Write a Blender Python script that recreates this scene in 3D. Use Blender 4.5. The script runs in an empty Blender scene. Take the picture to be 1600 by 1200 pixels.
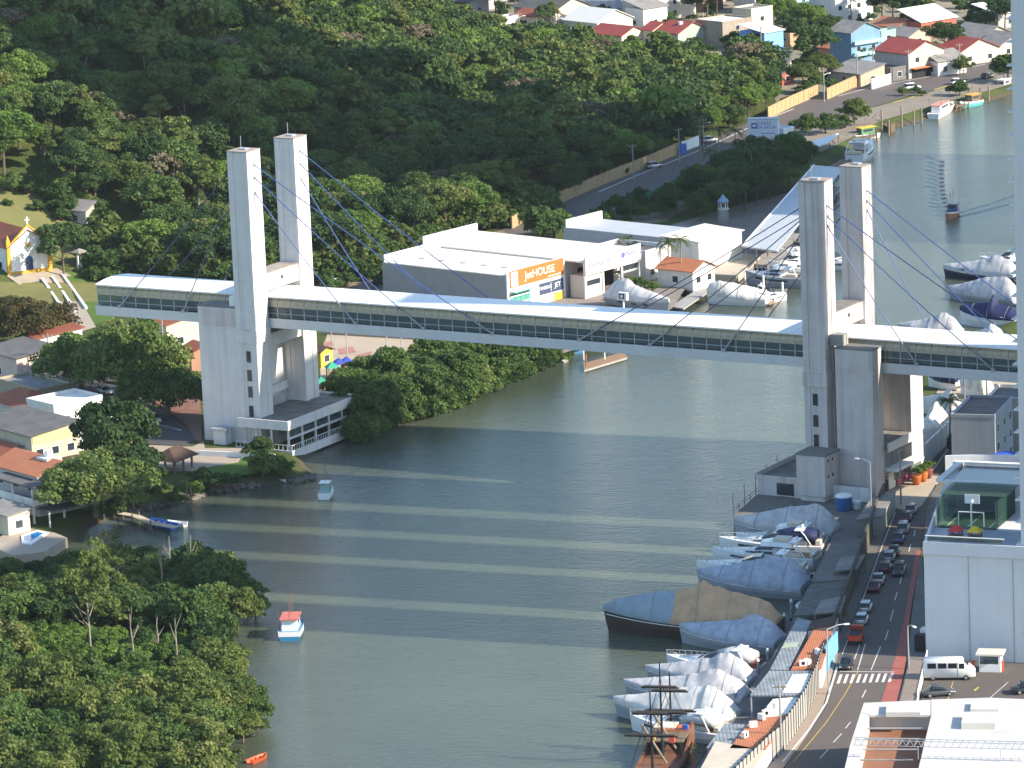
import bpy, math, random
import numpy as np
from mathutils import Matrix, Vector
random.seed(7)
SC = bpy.context.scene
COL = SC.collection
# ------------------------------------------------------------------ camera
CAM_F, CAM_TH, CAM_RO, CAM_H = 7417.17, .209, -.0419, 174.37
FW = np.array([0, math.cos(CAM_TH), -math.sin(CAM_TH)])
_up = np.array([0, math.sin(CAM_TH), math.cos(CAM_TH)]); _rt = np.array([1., 0, 0])
RT = math.cos(CAM_RO)*_rt + math.sin(CAM_RO)*_up
UP = -math.sin(CAM_RO)*_rt + math.cos(CAM_RO)*_up
cd = bpy.data.cameras.new('camera'); cam = bpy.data.objects.new('camera', cd); COL.objects.link(cam)
cd.sensor_width = 36.0; cd.lens = 36.0*CAM_F/1600.0; cd.clip_start = 5; cd.clip_end = 40000
M4 = Matrix(((RT[0], UP[0], -FW[0], 0), (RT[1], UP[1], -FW[1], 0), (RT[2], UP[2], -FW[2], CAM_H), (0, 0, 0, 1)))
cam.matrix_world = M4
SC.camera = cam
def P(x, y, z=0.0):
    "ground point at height z seen at survey position x, y of the photograph"
    d = FW + RT*(x-800)/CAM_F - UP*(y-600)/CAM_F
    t = (z-CAM_H)/d[2]
    return Vector((float(d[0]*t), float(d[1]*t), float(z)))
def Q(X):
    d = np.array([X[0], X[1], X[2]-CAM_H]); z = d@FW
    return 800+CAM_F*(d@RT)/z, 600-CAM_F*(d@UP)/z, CAM_F/z
# ------------------------------------------------------------------ light
SUN_EL = math.radians(30); SA = math.radians(21.5)
SUN_DIR = Vector((math.cos(SA)*math.cos(SUN_EL), -math.sin(SA)*math.cos(SUN_EL), math.sin(SUN_EL)))
w = bpy.data.worlds.new('World'); SC.world = w; w.use_nodes = True
nt = w.node_tree; bg = nt.nodes['Background']
sky = nt.nodes.new('ShaderNodeTexSky'); sky.sky_type = 'NISHITA'; sky.sun_disc = False
sky.sun_elevation = SUN_EL; sky.sun_rotation = math.atan2(SUN_DIR.x, SUN_DIR.y)
sky.air_density = 1.3; sky.dust_density = 0.4; sky.ozone_density = 3.5
nt.links.new(sky.outputs[0], bg.inputs[0]); bg.inputs[1].default_value = 0.15
sl = bpy.data.lights.new('sun', 'SUN'); sl.energy = 4.9; sl.angle = math.radians(.53); sl.color = (1, .89, .74)
so = bpy.data.objects.new('sun', sl); COL.objects.link(so)
so.rotation_euler = (-SUN_DIR).to_track_quat('-Z', 'Y').to_euler(); so.location = (300, 500, 400)
vs = SC.view_settings; vs.view_transform = 'Standard'; vs.look = 'None'; vs.gamma = 1; vs.use_curve_mapping = False
vs.exposure = 1.05
# ------------------------------------------------------------------ materials
MATS = {}
def lin(c):
    return tuple(((v/255)/12.92 if v/255 <= .04045 else ((v/255+.055)/1.055)**2.4) for v in c)
def paint(name, col, rough=.6, var=.12, scale=.6, streak=0, metal=0, bump=0, bscale=8, dirt=None, spec=.35, coords='Object', joint=0):
    "weathered coat: base colour with soft blotches, vertical run-off streaks and dirt"
    if name in MATS: return MATS[name]
    m = bpy.data.materials.new(name); MATS[name] = m; m.use_nodes = True
    nt = m.node_tree; n = nt.nodes; L = nt.links; b = n['Principled BSDF']
    b.inputs['Roughness'].default_value = rough; b.inputs['Metallic'].default_value = metal
    b.inputs['Specular IOR Level'].default_value = spec
    tc = n.new('ShaderNodeTexCoord')
    nz = n.new('ShaderNodeTexNoise'); nz.inputs['Scale'].default_value = scale; nz.inputs['Detail'].default_value = 6
    nz.inputs['Roughness'].default_value = .65
    L.new(tc.outputs[coords], nz.inputs['Vector'])
    mx = n.new('ShaderNodeMixRGB'); mx.blend_type = 'MIX'
    d = dirt or tuple(c*.45 for c in col)
    rmp = n.new('ShaderNodeMapRange'); rmp.inputs[1].default_value = .35; rmp.inputs[2].default_value = .75
    rmp.inputs[3].default_value = 0; rmp.inputs[4].default_value = min(1, var*3)
    L.new(nz.outputs[0], rmp.inputs[0]); L.new(rmp.outputs[0], mx.inputs[0])
    mx.inputs[1].default_value = (*col, 1); mx.inputs[2].default_value = (*d, 1)
    out = mx
    if streak:
        mp = n.new('ShaderNodeMapping'); mp.inputs['Scale'].default_value = (.9, .9, .03)
        L.new(tc.outputs[coords], mp.inputs[0])
        n2 = n.new('ShaderNodeTexNoise'); n2.inputs['Scale'].default_value = 1.3; n2.inputs['Detail'].default_value = 5
        L.new(mp.outputs[0], n2.inputs[0])
        r2 = n.new('ShaderNodeMapRange'); r2.inputs[1].default_value = .48; r2.inputs[2].default_value = .72; r2.inputs[4].default_value = streak
        L.new(n2.outputs[0], r2.inputs[0])
        m2 = n.new('ShaderNodeMixRGB'); L.new(r2.outputs[0], m2.inputs[0]); L.new(out.outputs[0], m2.inputs[1])
        m2.inputs[2].default_value = (*[c*.5 for c in d], 1); out = m2
    if joint:
        wv = n.new('ShaderNodeTexWave'); wv.bands_direction = 'Z'; wv.wave_profile = 'SAW'; wv.inputs['Scale'].default_value = .314/joint
        wv.inputs['Distortion'].default_value = .02; L.new(tc.outputs[coords], wv.inputs['Vector'])
        rj = n.new('ShaderNodeMapRange'); rj.inputs[1].default_value = .955; rj.inputs[2].default_value = .975; rj.inputs[4].default_value = .09
        L.new(wv.outputs['Fac'], rj.inputs[0]); m3 = n.new('ShaderNodeMixRGB'); L.new(rj.outputs[0], m3.inputs[0]); L.new(out.outputs[0], m3.inputs[1])
        m3.inputs[2].default_value = (*[c*.6 for c in d], 1); out = m3
    L.new(out.outputs[0], b.inputs['Base Color'])
    if bump:
        nb = n.new('ShaderNodeTexNoise'); nb.inputs['Scale'].default_value = bscale; nb.inputs['Detail'].default_value = 4
        L.new(tc.outputs[coords], nb.inputs['Vector'])
        bp = n.new('ShaderNodeBump'); bp.inputs['Strength'].default_value = bump; bp.inputs['Distance'].default_value = .1
        L.new(nb.outputs[0], bp.inputs['Height']); L.new(bp.outputs[0], b.inputs['Normal'])
    return m
def corrug(name, col, period=.35, axis=0, rough=.5, var=.12, dirt=None, scale=.4, strength=.35, metal=0):
    "roof sheet or tile with ribs along one local axis"
    if name in MATS: return MATS[name]
    m = paint(name, col, rough, var, scale, 0, metal, dirt=dirt)
    nt = m.node_tree; n = nt.nodes; L = nt.links; b = n['Principled BSDF']
    tc = [x for x in n if x.type == 'TEX_COORD'][0]
    wv = n.new('ShaderNodeTexWave'); wv.bands_direction = 'XYZ'[axis]; wv.inputs['Scale'].default_value = .314/period
    wv.inputs['Distortion'].default_value = .15
    L.new(tc.outputs['Object'], wv.inputs['Vector'])
    bp = n.new('ShaderNodeBump'); bp.inputs['Strength'].default_value = strength; bp.inputs['Distance'].default_value = .08
    L.new(wv.outputs['Fac'], bp.inputs['Height']); L.new(bp.outputs[0], b.inputs['Normal'])
    return m
def glass(name, col=(.03, .04, .05), rough=.08, alpha=1.0):
    if name in MATS: return MATS[name]
    m = bpy.data.materials.new(name); MATS[name] = m; m.use_nodes = True
    b = m.node_tree.nodes['Principled BSDF']; b.inputs['Base Color'].default_value = (*col, 1)
    b.inputs['Roughness'].default_value = rough; b.inputs['Specular IOR Level'].default_value = .6
    if alpha < 1:
        n = m.node_tree.nodes; L = m.node_tree.links
        tr = n.new('ShaderNodeBsdfTransparent'); mx = n.new('ShaderNodeMixShader'); mx.inputs[0].default_value = alpha
        tr.inputs[0].default_value = (.72, .8, .78, 1)
        L.new(tr.outputs[0], mx.inputs[1]); L.new(b.outputs[0], mx.inputs[2]); L.new(mx.outputs[0], n['Material Output'].inputs[0])
    return m
def leafmat(name, c1, c2, c3=None, trans=.35):
    if name in MATS: return MATS[name]
    m = bpy.data.materials.new(name); MATS[name] = m; m.use_nodes = True
    nt = m.node_tree; n = nt.nodes; L = nt.links; b = n['Principled BSDF']; b.inputs['Roughness'].default_value = .55
    b.inputs['Specular IOR Level'].default_value = .12
    g = n.new('ShaderNodeNewGeometry'); oi = n.new('ShaderNodeObjectInfo'); tc = n.new('ShaderNodeTexCoord')
    nz = n.new('ShaderNodeTexNoise'); nz.inputs['Scale'].default_value = .12; nz.inputs['Detail'].default_value = 3
    L.new(g.outputs['Position'], nz.inputs['Vector'])
    a = n.new('ShaderNodeMath'); a.operation = 'MULTIPLY_ADD'; a.inputs[1].default_value = .35
    L.new(g.outputs['Random Per Island'], a.inputs[0]); 
    a2 = n.new('ShaderNodeMath'); a2.operation = 'MULTIPLY_ADD'; a2.inputs[1].default_value = .55; L.new(oi.outputs['Random'], a2.inputs[0])
    s = n.new('ShaderNodeMath'); s.operation = 'MULTIPLY_ADD'; s.inputs[1].default_value = .9; s.inputs[2].default_value = -.33
    L.new(nz.outputs[0], s.inputs[0]); L.new(s.outputs[0], a2.inputs[2]); L.new(a2.outputs[0], a.inputs[2])
    cr = n.new('ShaderNodeValToRGB'); cr.color_ramp.elements[0].color = (*c1, 1); cr.color_ramp.elements[1].color = (*c2, 1)
    cr.color_ramp.elements[0].position = .1; cr.color_ramp.elements[1].position = .85
    if c3:
        e = cr.color_ramp.elements.new(.97); e.color = (*c3, 1)
    L.new(a.outputs[0], cr.inputs[0]); L.new(cr.outputs[0], b.inputs['Base Color'])
    tr = n.new('ShaderNodeBsdfTranslucent'); mx = n.new('ShaderNodeMixShader'); mx.inputs[0].default_value = trans
    L.new(cr.outputs[0], tr.inputs[0]); L.new(b.outputs[0], mx.inputs[1]); L.new(tr.outputs[0], mx.inputs[2])
    L.new(mx.outputs[0], n['Material Output'].inputs[0])
    return m
# ------------------------------------------------------------------ mesh helpers
class MB:
    "collects boxes, tubes and lofts into one mesh"
    def __init__(s): s.v = []; s.f = []
    def add(s, vs, fs):
        o = len(s.v); s.v += [tuple(p) for p in vs]; s.f += [tuple(i+o for i in f) for f in fs]; return s
    def box(s, x0, x1, y0, y1, z0, z1):
        v = [(x0,y0,z0),(x1,y0,z0),(x1,y1,z0),(x0,y1,z0),(x0,y0,z1),(x1,y0,z1),(x1,y1,z1),(x0,y1,z1)]
        return s.add(v, [(0,3,2,1),(4,5,6,7),(0,1,5,4),(1,2,6,5),(2,3,7,6),(3,0,4,7)])
    def prism(s, poly, z0, z1):
        n = len(poly); a = sum(poly[i][0]*poly[(i+1)%n][1]-poly[(i+1)%n][0]*poly[i][1] for i in range(n))
        if a < 0: poly = poly[::-1]
        v = [(p[0],p[1],z0) for p in poly]+[(p[0],p[1],z1) for p in poly]
        return s.add(v, [tuple(range(n))[::-1], tuple(range(n,2*n))]+[(i,(i+1)%n,(i+1)%n+n,i+n) for i in range(n)])
    def extr(s, prof, axis, a0, a1):
        "extrude a closed 2-D profile along axis x or y; profile is (other axis, z)"
        n = len(prof)
        if axis == 'x': v = [(a0,p[0],p[1]) for p in prof]+[(a1,p[0],p[1]) for p in prof]
        else: v = [(p[0],a0,p[1]) for p in prof]+[(p[0],a1,p[1]) for p in prof]
        return s.add(v, [tuple(range(n)), tuple(range(n,2*n))[::-1]]+[(i,i+n,(i+1)%n+n,(i+1)%n) for i in range(n)])
    def tube(s, a, b, r, r2=None, n=6, cap=True):
        a = Vector(a); b = Vector(b); d = (b-a)
        if d.length < 1e-6: return s
        d.normalize(); u = d.orthogonal().normalized(); w_ = d.cross(u); r2 = r if r2 is None else r2
        v = []
        for c, rr in ((a, r), (b, r2)):
            for k in range(n):
                t = 2*math.pi*k/n; v.append(c+(u*math.cos(t)+w_*math.sin(t))*rr)
        f = [(k,(k+1)%n,(k+1)%n+n,k+n) for k in range(n)]
        if cap: f += [tuple(range(n))[::-1], tuple(range(n,2*n))]
        return s.add(v, f)
    def path(s, pts, r, n=6):
        for a, b in zip(pts[:-1], pts[1:]): s.tube(a, b, r, n=n)
        return s
    def loft(s, rings, close=True, caps=True):
        n = len(rings[0]); v = [p for r in rings for p in r]; f = []
        for i in range(len(rings)-1):
            for k in range(n if close else n-1):
                a = i*n+k; b = i*n+(k+1)%n; f.append((a, b, b+n, a+n))
        if caps: f += [tuple(range(n))[::-1], tuple(range((len(rings)-1)*n, len(rings)*n))]
        return s.add(v, f)
    def mesh(s, name, smooth=False):
        m = bpy.data.meshes.new(name); m.from_pydata(s.v, [], s.f); m.update()
        if smooth: m.polygons.foreach_set('use_smooth', [True]*len(m.polygons))
        return m
    def build(s, name, mat, parent=None, smooth=False, loc=None, rotz=0):
        return ob(name, s.mesh(name, smooth), mat, parent, loc, rotz)
def ob(name, me, mat, parent=None, loc=None, rotz=0):
    o = bpy.data.objects.new(name, me); COL.objects.link(o)
    if mat is not None and not me.materials: me.materials.append(mat)
    if parent: o.parent = parent
    if loc is not None: o.location = loc
    if rotz: o.rotation_euler.z = rotz
    return o
def tag(o, label, cat, group=None, kind=None):
    if label: o['label'] = label
    if cat: o['category'] = cat
    if group: o['group'] = group
    if kind: o['kind'] = kind
    return o
def thing(name, label, cat, loc=(0,0,0), rotz=0, group=None):
    o = bpy.data.objects.new(name, None); COL.objects.link(o); o.empty_display_size = .5
    o.location = loc; o.rotation_euler.z = rotz
    return tag(o, label, cat, group)
def dup(root, loc, rotz=0, scale=None, label=None, group=None):
    r = root.copy(); COL.objects.link(r); r.location = loc; r.rotation_euler = (0, 0, rotz)
    if scale is not None: r.scale = scale if hasattr(scale, '__len__') else (scale,)*3
    if label: r['label'] = label
    if group: r['group'] = group
    for ch in root.children:
        c = ch.copy(); COL.objects.link(c); c.parent = r
        for g in ch.children:
            d = g.copy(); COL.objects.link(d); d.parent = c
    return r
def struct(o): o['kind'] = 'structure'; return o
def npmesh(name, V, F, smooth=False):
    "mesh from numpy arrays, F is (n,4) or (n,3)"
    me = bpy.data.meshes.new(name); n, k = F.shape
    me.vertices.add(len(V)); me.vertices.foreach_set('co', np.ascontiguousarray(V, dtype=np.float32).ravel())
    me.loops.add(n*k); me.loops.foreach_set('vertex_index', np.ascontiguousarray(F, dtype=np.int32).ravel())
    me.polygons.add(n); me.polygons.foreach_set('loop_start', np.arange(0, n*k, k, dtype=np.int32))
    if smooth: me.polygons.foreach_set('use_smooth', np.ones(n, dtype=bool))
    me.update(calc_edges=True); return me
# common colours (linear)
WHITE = (.74, .73, .70); C_WHITE = paint('white_render', WHITE, .7, .10, .5, .25)
C_CLEAN = paint('clean_white', (.8, .79, .76), .55, .06, .5)
C_CONC = paint('concrete', (.33, .32, .30), .85, .2, .8)
C_DARK = paint('dark_opening', (.015, .016, .018), .7, .1)
C_GREYM = paint('grey_metal', (.35, .37, .39), .45, .1)
C_WOOD = paint('weathered_wood', (.20, .14, .09), .8, .2, 2)
C_STEEL = paint('galvanised', (.42, .43, .44), .4, .1, metal=.3)
G_DARK = glass('dark_glass')
G_CLEAR = glass('clear_glass', (.10, .13, .13), .05, .45)
# ------------------------------------------------------------------ terrain and water
RIV = [(-45, 200)] + [tuple(P(x, y)[:2]) for x, y in [
 (330,1260),(340,1200),(352,1130),(350,1060),(335,1010),(355,960),(350,925),(300,900),(230,885),(150,885),(80,885),(20,886),(-80,892),
 (-80,872),(20,868),(70,860),(110,846),(140,824),(185,806),(240,796),(290,779),(330,769),(400,758),(462,754),(492,745),(482,733),(472,722),
 (500,701),(540,679),(570,670),(600,666),(660,655),(720,632),(770,607),(810,590),(860,570),(880,557),(930,540),(985,520),(1020,500),(1050,485),(1062,470),
 (1075,452),(1105,440),(1110,425),(1160,412),(1200,398),(1222,395),(1260,348),(1296,305),(1302,268),(1330,245),(1345,225),(1375,207),
 (1420,194),(1470,180),(1520,166),(1600,142),(1700,112)]] + [(260,1190),(900,1300),(900,1150),(240,1010),(170,960)] + [tuple(P(x, y)[:2]) for x, y in [
 (1610,440),(1585,500),(1500,540),(1430,590),(1390,640),(1345,690),(1300,720),(1262,742),(1238,770),(1245,806),(1312,812),
 (1292,852),(1258,922),(1228,987),(1193,1042),(1153,1102),(1098,1182),(1062,1240)]] + [(10, 500), (10, 200)]
RIVA = np.array(RIV)
def river_sdf(X, Y):
    "signed distance to the shore, negative in the water"
    n = len(RIVA); d2 = np.full(X.shape, 1e12); ins = np.zeros(X.shape, bool)
    for i in range(n):
        ax, ay = RIVA[i]; bx, by = RIVA[(i+1) % n]
        ex, ey = bx-ax, by-ay; t = np.clip(((X-ax)*ex+(Y-ay)*ey)/(ex*ex+ey*ey+1e-9), 0, 1)
        d2 = np.minimum(d2, (X-ax-t*ex)**2+(Y-ay-t*ey)**2)
        c = ((ay > Y) != (by > Y)); 
        with np.errstate(divide='ignore', invalid='ignore'):
            xi = (bx-ax)*(Y-ay)/((by-ay) if by != ay else 1e-9)+ax
        ins ^= c & (X < xi)
    d = np.sqrt(d2); return np.where(ins, -d, d)
HC = (-150., 1180.); HR = (150., 285.); HH = 78.
def hill(X, Y):
    r = np.sqrt(((X-HC[0])/HR[0])**2+((Y-HC[1])/HR[1])**2)
    h = np.clip(1-r, 0, 1)
    base = HH*h**1.12
    bump_ = 1.6*np.sin(X*.06+1.3)*np.sin(Y*.047)+1.1*np.sin(X*.13+Y*.09)
    far = np.clip((Y-1750)/900, 0, 1)*80*(1+.4*np.sin(X*.004))
    return base + bump_*np.clip(h*6, 0, 1) + far
LAND = 1.6
def ground_h(X, Y):
    X = np.asarray(X, float); Y = np.asarray(Y, float)
    d = river_sdf(X, Y)
    h = np.where(d < 0, np.clip(d*.45, -2.5, 0), np.minimum(d*.55, LAND))
    return h + hill(X, Y)*np.clip(d/20, 0, 1)
def gz(x, y):
    "terrain height read off the ground sheet itself"
    i = int(np.searchsorted(gx, x))-1; j = int(np.searchsorted(gy, y))-1
    i = min(max(i, 0), len(gx)-2); j = min(max(j, 0), len(gy)-2)
    u = (x-gx[i])/(gx[i+1]-gx[i]); v = (y-gy[j])/(gy[j+1]-gy[j])
    return float((GZ[j, i]*(1-u)+GZ[j, i+1]*u)*(1-v)+(GZ[j+1, i]*(1-u)+GZ[j+1, i+1]*u)*v)
def axis(lo, hi, step, outer):
    a = list(np.arange(lo, hi+.1, step)); s = step; x = hi; b = []
    while x < outer: s *= 1.35; x += s; b.append(x)
    s = step; x = lo; c = []
    while x > -outer: s *= 1.35; x -= s; c.append(x)
    return np.array(c[::-1]+a+b)
gx = axis(-175, 175, 2.6, 9000); gy = axis(545, 1420, 2.6, 14000)
GX, GY = np.meshgrid(gx, gy); GZ = ground_h(GX, GY)
V = np.stack([GX.ravel(), GY.ravel(), GZ.ravel()], 1); nx, ny = len(gx), len(gy)
I = (np.arange(ny-1)[:, None]*nx+np.arange(nx-1)[None, :]).ravel()
Fq = np.stack([I, I+1, I+1+nx, I+nx], 1)
def ground_mat():
    m = bpy.data.materials.new('ground'); m.use_nodes = True; nt = m.node_tree; n = nt.nodes; L = nt.links; b = n['Principled BSDF']
    b.inputs['Roughness'].default_value = .95; b.inputs['Specular IOR Level'].default_value = .1
    tc = n.new('ShaderNodeTexCoord')
    a = n.new('ShaderNodeTexNoise'); a.inputs['Scale'].default_value = .045; a.inputs['Detail'].default_value = 8; a.inputs['Roughness'].default_value = .7
    L.new(tc.outputs['Object'], a.inputs['Vector'])
    r = n.new('ShaderNodeValToRGB'); e = r.color_ramp.elements
    e[0].position = .3; e[0].color = (.035, .055, .014, 1); e[1].position = .62; e[1].color = (.085, .105, .028, 1)
    q = e.new(.72); q.color = (.16, .12, .06, 1)
    L.new(a.outputs[0], r.inputs[0])
    g = n.new('ShaderNodeNewGeometry'); sp = n.new('ShaderNodeSeparateXYZ'); L.new(g.outputs['Position'], sp.inputs[0])
    k = n.new('ShaderNodeMapRange'); k.inputs[1].default_value = .25; k.inputs[2].default_value = 1.1; L.new(sp.outputs[2], k.inputs[0])
    mx = n.new('ShaderNodeMixRGB'); mx.inputs[1].default_value = (.085, .068, .045, 1); L.new(k.outputs[0], mx.inputs[0]); L.new(r.outputs[0], mx.inputs[2])
    L.new(mx.outputs[0], b.inputs['Base Color'])
    nb = n.new('ShaderNodeTexNoise'); nb.inputs['Scale'].default_value = 1.5; nb.inputs['Detail'].default_value = 6; L.new(tc.outputs['Object'], nb.inputs['Vector'])
    bp = n.new('ShaderNodeBump'); bp.inputs['Strength'].default_value = .6; bp.inputs['Distance'].default_value = .3
    L.new(nb.outputs[0], bp.inputs['Height']); L.new(bp.outputs[0], b.inputs['Normal'])
    return m
struct(ob('ground', npmesh('ground', V, Fq, True), ground_mat()))
def water_mat():
    m = bpy.data.materials.new('river_water'); MATS['river_water'] = m; m.use_nodes = True; nt = m.node_tree; n = nt.nodes; L = nt.links; b = n['Principled BSDF']
    b.inputs['Roughness'].default_value = .10; b.inputs['IOR'].default_value = 1.33; b.inputs['Specular IOR Level'].default_value = .5
    tc = n.new('ShaderNodeTexCoord')
    c = n.new('ShaderNodeTexNoise'); c.inputs['Scale'].default_value = .02; c.inputs['Detail'].default_value = 4; L.new(tc.outputs['Object'], c.inputs['Vector'])
    r = n.new('ShaderNodeValToRGB'); r.color_ramp.elements[0].color = (.050, .063, .042, 1); r.color_ramp.elements[1].color = (.078, .092, .062, 1)
    r.color_ramp.elements[0].position = .35; r.color_ramp.elements[1].position = .7
    L.new(c.outputs[0], r.inputs[0]); L.new(r.outputs[0], b.inputs['Base Color'])
    hs = []
    for sc, w_, rot, st in ((.55, 1.0, .5, (1, 2.0, 1)), (1.7, .5, -.4, (1, 1.8, 1)), (.09, 1.3, .2, (1, 1.5, 1))):
        mp = n.new('ShaderNodeMapping'); mp.inputs['Rotation'].default_value = (0, 0, rot); mp.inputs['Scale'].default_value = st
        L.new(tc.outputs['Object'], mp.inputs[0])
        t = n.new('ShaderNodeTexNoise'); t.inputs['Scale'].default_value = sc; t.inputs['Detail'].default_value = 4; t.inputs['Roughness'].default_value = .6
        L.new(mp.outputs[0], t.inputs['Vector'])
        k = n.new('ShaderNodeMath'); k.operation = 'MULTIPLY'; k.inputs[1].default_value = w_; L.new(t.outputs[0], k.inputs[0]); hs.append(k)
    s1 = n.new('ShaderNodeMath'); L.new(hs[0].outputs[0], s1.inputs[0]); L.new(hs[1].outputs[0], s1.inputs[1])
    s2 = n.new('ShaderNodeMath'); L.new(s1.outputs[0], s2.inputs[0]); L.new(hs[2].outputs[0], s2.inputs[1])
    bp = n.new('ShaderNodeBump'); bp.inputs['Strength'].default_value = .32; bp.inputs['Distance'].default_value = .4
    L.new(s2.outputs[0], bp.inputs['Height']); L.new(bp.outputs[0], b.inputs['Normal'])
    return m
wm = water_mat()
struct(MB().add([(-9000,-3000,0),(9000,-3000,0),(9000,1700,0),(-9000,1700,0)], [(0,1,2,3)]).build('water', wm))
# ------------------------------------------------------------------ frames
AL = .528
BX = Vector((math.cos(AL), -math.sin(AL), 0)); BY = Vector((math.sin(AL), math.cos(AL), 0)); BO = Vector((-42.158, 773.96, 0))
def B(u, v, z=0): return BO+BX*u+BY*v+Vector((0, 0, z))
SE = Vector((math.cos(SA), -math.sin(SA), 0)); SN = Vector((math.sin(SA), math.cos(SA), 0))
def EN(e, n_, z=0): return SE*e+SN*n_+Vector((0, 0, z))
# ------------------------------------------------------------------ footbridge
FB = thing('footbridge', 'long white cable-stayed footbridge with glazed deck and paired towers over the river', 'footbridge', BO, -AL)
M_TOW = paint('tower_white', (.66, .635, .61), .75, .10, .35, .22, dirt=(.40, .37, .34), joint=4.2)
M_TOW2 = paint('tower_stained', (.60, .55, .525), .75, .16, .3, .42, dirt=(.40, .32, .29), joint=4.2)
M_RUST = paint('rusty_cap', (.34, .32, .29), .9, .3, .8, dirt=(.26, .15, .09))
M_ROOFW = paint('deck_roof_white', (.78, .77, .73), .5, .06, .25, dirt=(.5, .5, .48))
M_GIRD = paint('girder_white', (.60, .60, .59), .6, .08, .2, .06)
M_SLABG = paint('grey_slab', (.22, .21, .19), .9, .25, .5)
def leg(u1, v0, z0, z1, mat, wins=()):
    a = 3.9; b = 4.05
    # plan outline with a shallow groove down the front and right faces
    g = .14
    pl = [(u1-a,v0),(u1-a+1.0,v0),(u1-a+1.05,v0+g),(u1-.95,v0+g),(u1-.9,v0),(u1,v0),(u1,v0+1.1),(u1-g,v0+1.15),(u1-g,v0+b-1.4),(u1,v0+b-1.35),(u1,v0+b),(u1-a,v0+b)]
    o = MB().prism(pl, z0, z1).build('tower_leg', mat, FB)
    MB().box(u1-a-.06, u1+.06, v0-.06, v0+b+.06, z1, z1+.16).build('cap', M_RUST, o)
    MB().box(u1-a+1.3, u1-1.3, v0+1.6, v0+2.8, z1+.165, z1+.4).build('hatch', C_STEEL, o)
    MB().tube((u1-a+.6, v0+b-.6, z1+.16), (u1-a+.6, v0+b-.6, z1+2.2), .05).build('rod', C_STEEL, o)
    for (uc, zc) in wins:
        MB().box(uc-.42, uc+.42, v0+.06, v0+.3, zc-.95, zc+.95).build('window', G_DARK, o)
        MB().box(uc-.52, uc+.52, v0+.02, v0+.135, zc-1.05, zc-.955).build('window_sill', C_WHITE, o)
    return o
ZT = 51.0; G2 = 14.49; LT = 105.28
leg(0, 0, .5, ZT, M_TOW, [(-1.8, z) for z in (20.1, 16.5, 13.3, 10.5, 7.2)])
leg(0, G2, .5, ZT, M_TOW)
leg(LT, 0, .5, ZT, M_TOW2, [(LT-2.05, z) for z in (19.9, 16.7, 13.3, 10.2)])
leg(LT, G2, .5, ZT, M_TOW2)
def lower(u0, u1, side, mat, zf):
    "stair and lift block beside the legs, with the arched wall below the deck"
    b = MB().box(u0, u1, .3, 3.75, .5, zf); blk = b.build('stair_block', mat, FB)
    MB().box(u0-.08, u1+.08, .22, 3.85, zf, zf+.25).build('coping', M_SLABG, blk)
    MB().box(u0+.6, u1-.3, .2, .298, zf-3.2, zf-.3).build('stain_band', M_TOW2, blk)
    MB().box(u0, u1, G2-.6, G2+3.9, .5, 18.6).build('stair_block', mat, FB)
    # arched wall between the blocks
    uw = u0+.3 if side > 0 else u1-.7
    n = 12; pr = [(3.7, 7.5)]; pr += [(G2-.5, 7.5)]
    pr += [(G2-.5-(G2-4.2)*k/n, 17.4+2.3*math.sin(math.pi*k/n*.5)) for k in range(n+1)]
    MB().extr(pr, 'x', uw, uw+.6).build('arched_wall', M_TOW, FB)
    MB().box(uw+.6, u1+.6, 3.76, G2-.62, 8.6, 9.4).build('landing', M_SLABG, FB)
    MB().box(u1+.6, u1+.85, 3.7, G2-.6, 8.3, 9.7).build('landing_edge', M_TOW, FB)
lower(-11.6, -3.95, -1, M_TOW, 24.5)
lower(106.75, 113.1, 1, M_TOW2, 25.0)
MB().box(-5.6, -4.1, .9, 2.4, 24.76, 26.4).build('water_tank', C_CLEAN, FB)
MB().box(105.5, 107.6, 1.2, 3.4, 25.26, 27.0).build('machine_box', C_CONC, FB)
for k, (u0, m) in enumerate(((0, M_TOW), (LT, M_TOW2))):
    cb = MB().box(u0-3.6, u0-.35, 4.06, G2, 26.95, 29.8).build('crossbeam', m, FB)
    MB().box(u0-3.75, u0-.2, 4.08, G2-.02, 29.8, 30.0).build('cap', M_RUST if k == 0 else M_SLABG, cb)
    MB().box(u0-.349, u0-.30, 9.0, 9.6, 28.2, 28.8).build('vent', C_DARK, cb)
    MB().box(u0-3.3, u0-.4, 4.06, G2, 17.4, 19.6).build('lower_beam', m, FB)
    MB().box(u0-4.05, u0+.16, -.16, 4.2, 18.8, 21.0).build('leg_collar', m, FB)
# T1 terrace over the water
TR = paint('terrace_top', (.20, .19, .17), .9, .3, .35, dirt=(.06, .06, .055))
MB().box(-3.4, 6.3, -1.6, 20.6, 5.75, 6.1).build('terrace_roof', TR, FB)
tp = MB().box(6.3, 6.6, -1.9, 20.9, 4.9, 6.45).build('terrace_parapet', M_TOW, FB)
MB().box(-3.4, 6.3, -1.9, -1.6, 4.9, 6.45).build('terrace_parapet', M_TOW, FB)
MB().box(-3.4, 6.3, 20.6, 20.9, 4.9, 6.45).build('terrace_parapet', M_TOW, FB)
MB().box(-3.5, 7.6, -2.6, 18.2, .55, .95).build('balcony_floor', M_SLABG, FB)
MB().box(7.6, 7.85, -2.85, 18.45, .35, 1.75).build('balcony_parapet', M_TOW, FB)
MB().box(-3.5, 7.6, -2.85, -2.6, .35, 1.75).build('balcony_parapet', M_TOW, FB)
for v in np.linspace(-1.2, 19.8, 6):
    MB().box(6.0, 6.29, v-.16, v+.16, .96, 4.9).build('column', M_TOW, FB)
for u in (0, 3.): MB().box(u-.15, u+.15, -1.6, -1.3, .96, 4.9).build('column', M_TOW, FB)
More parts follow.
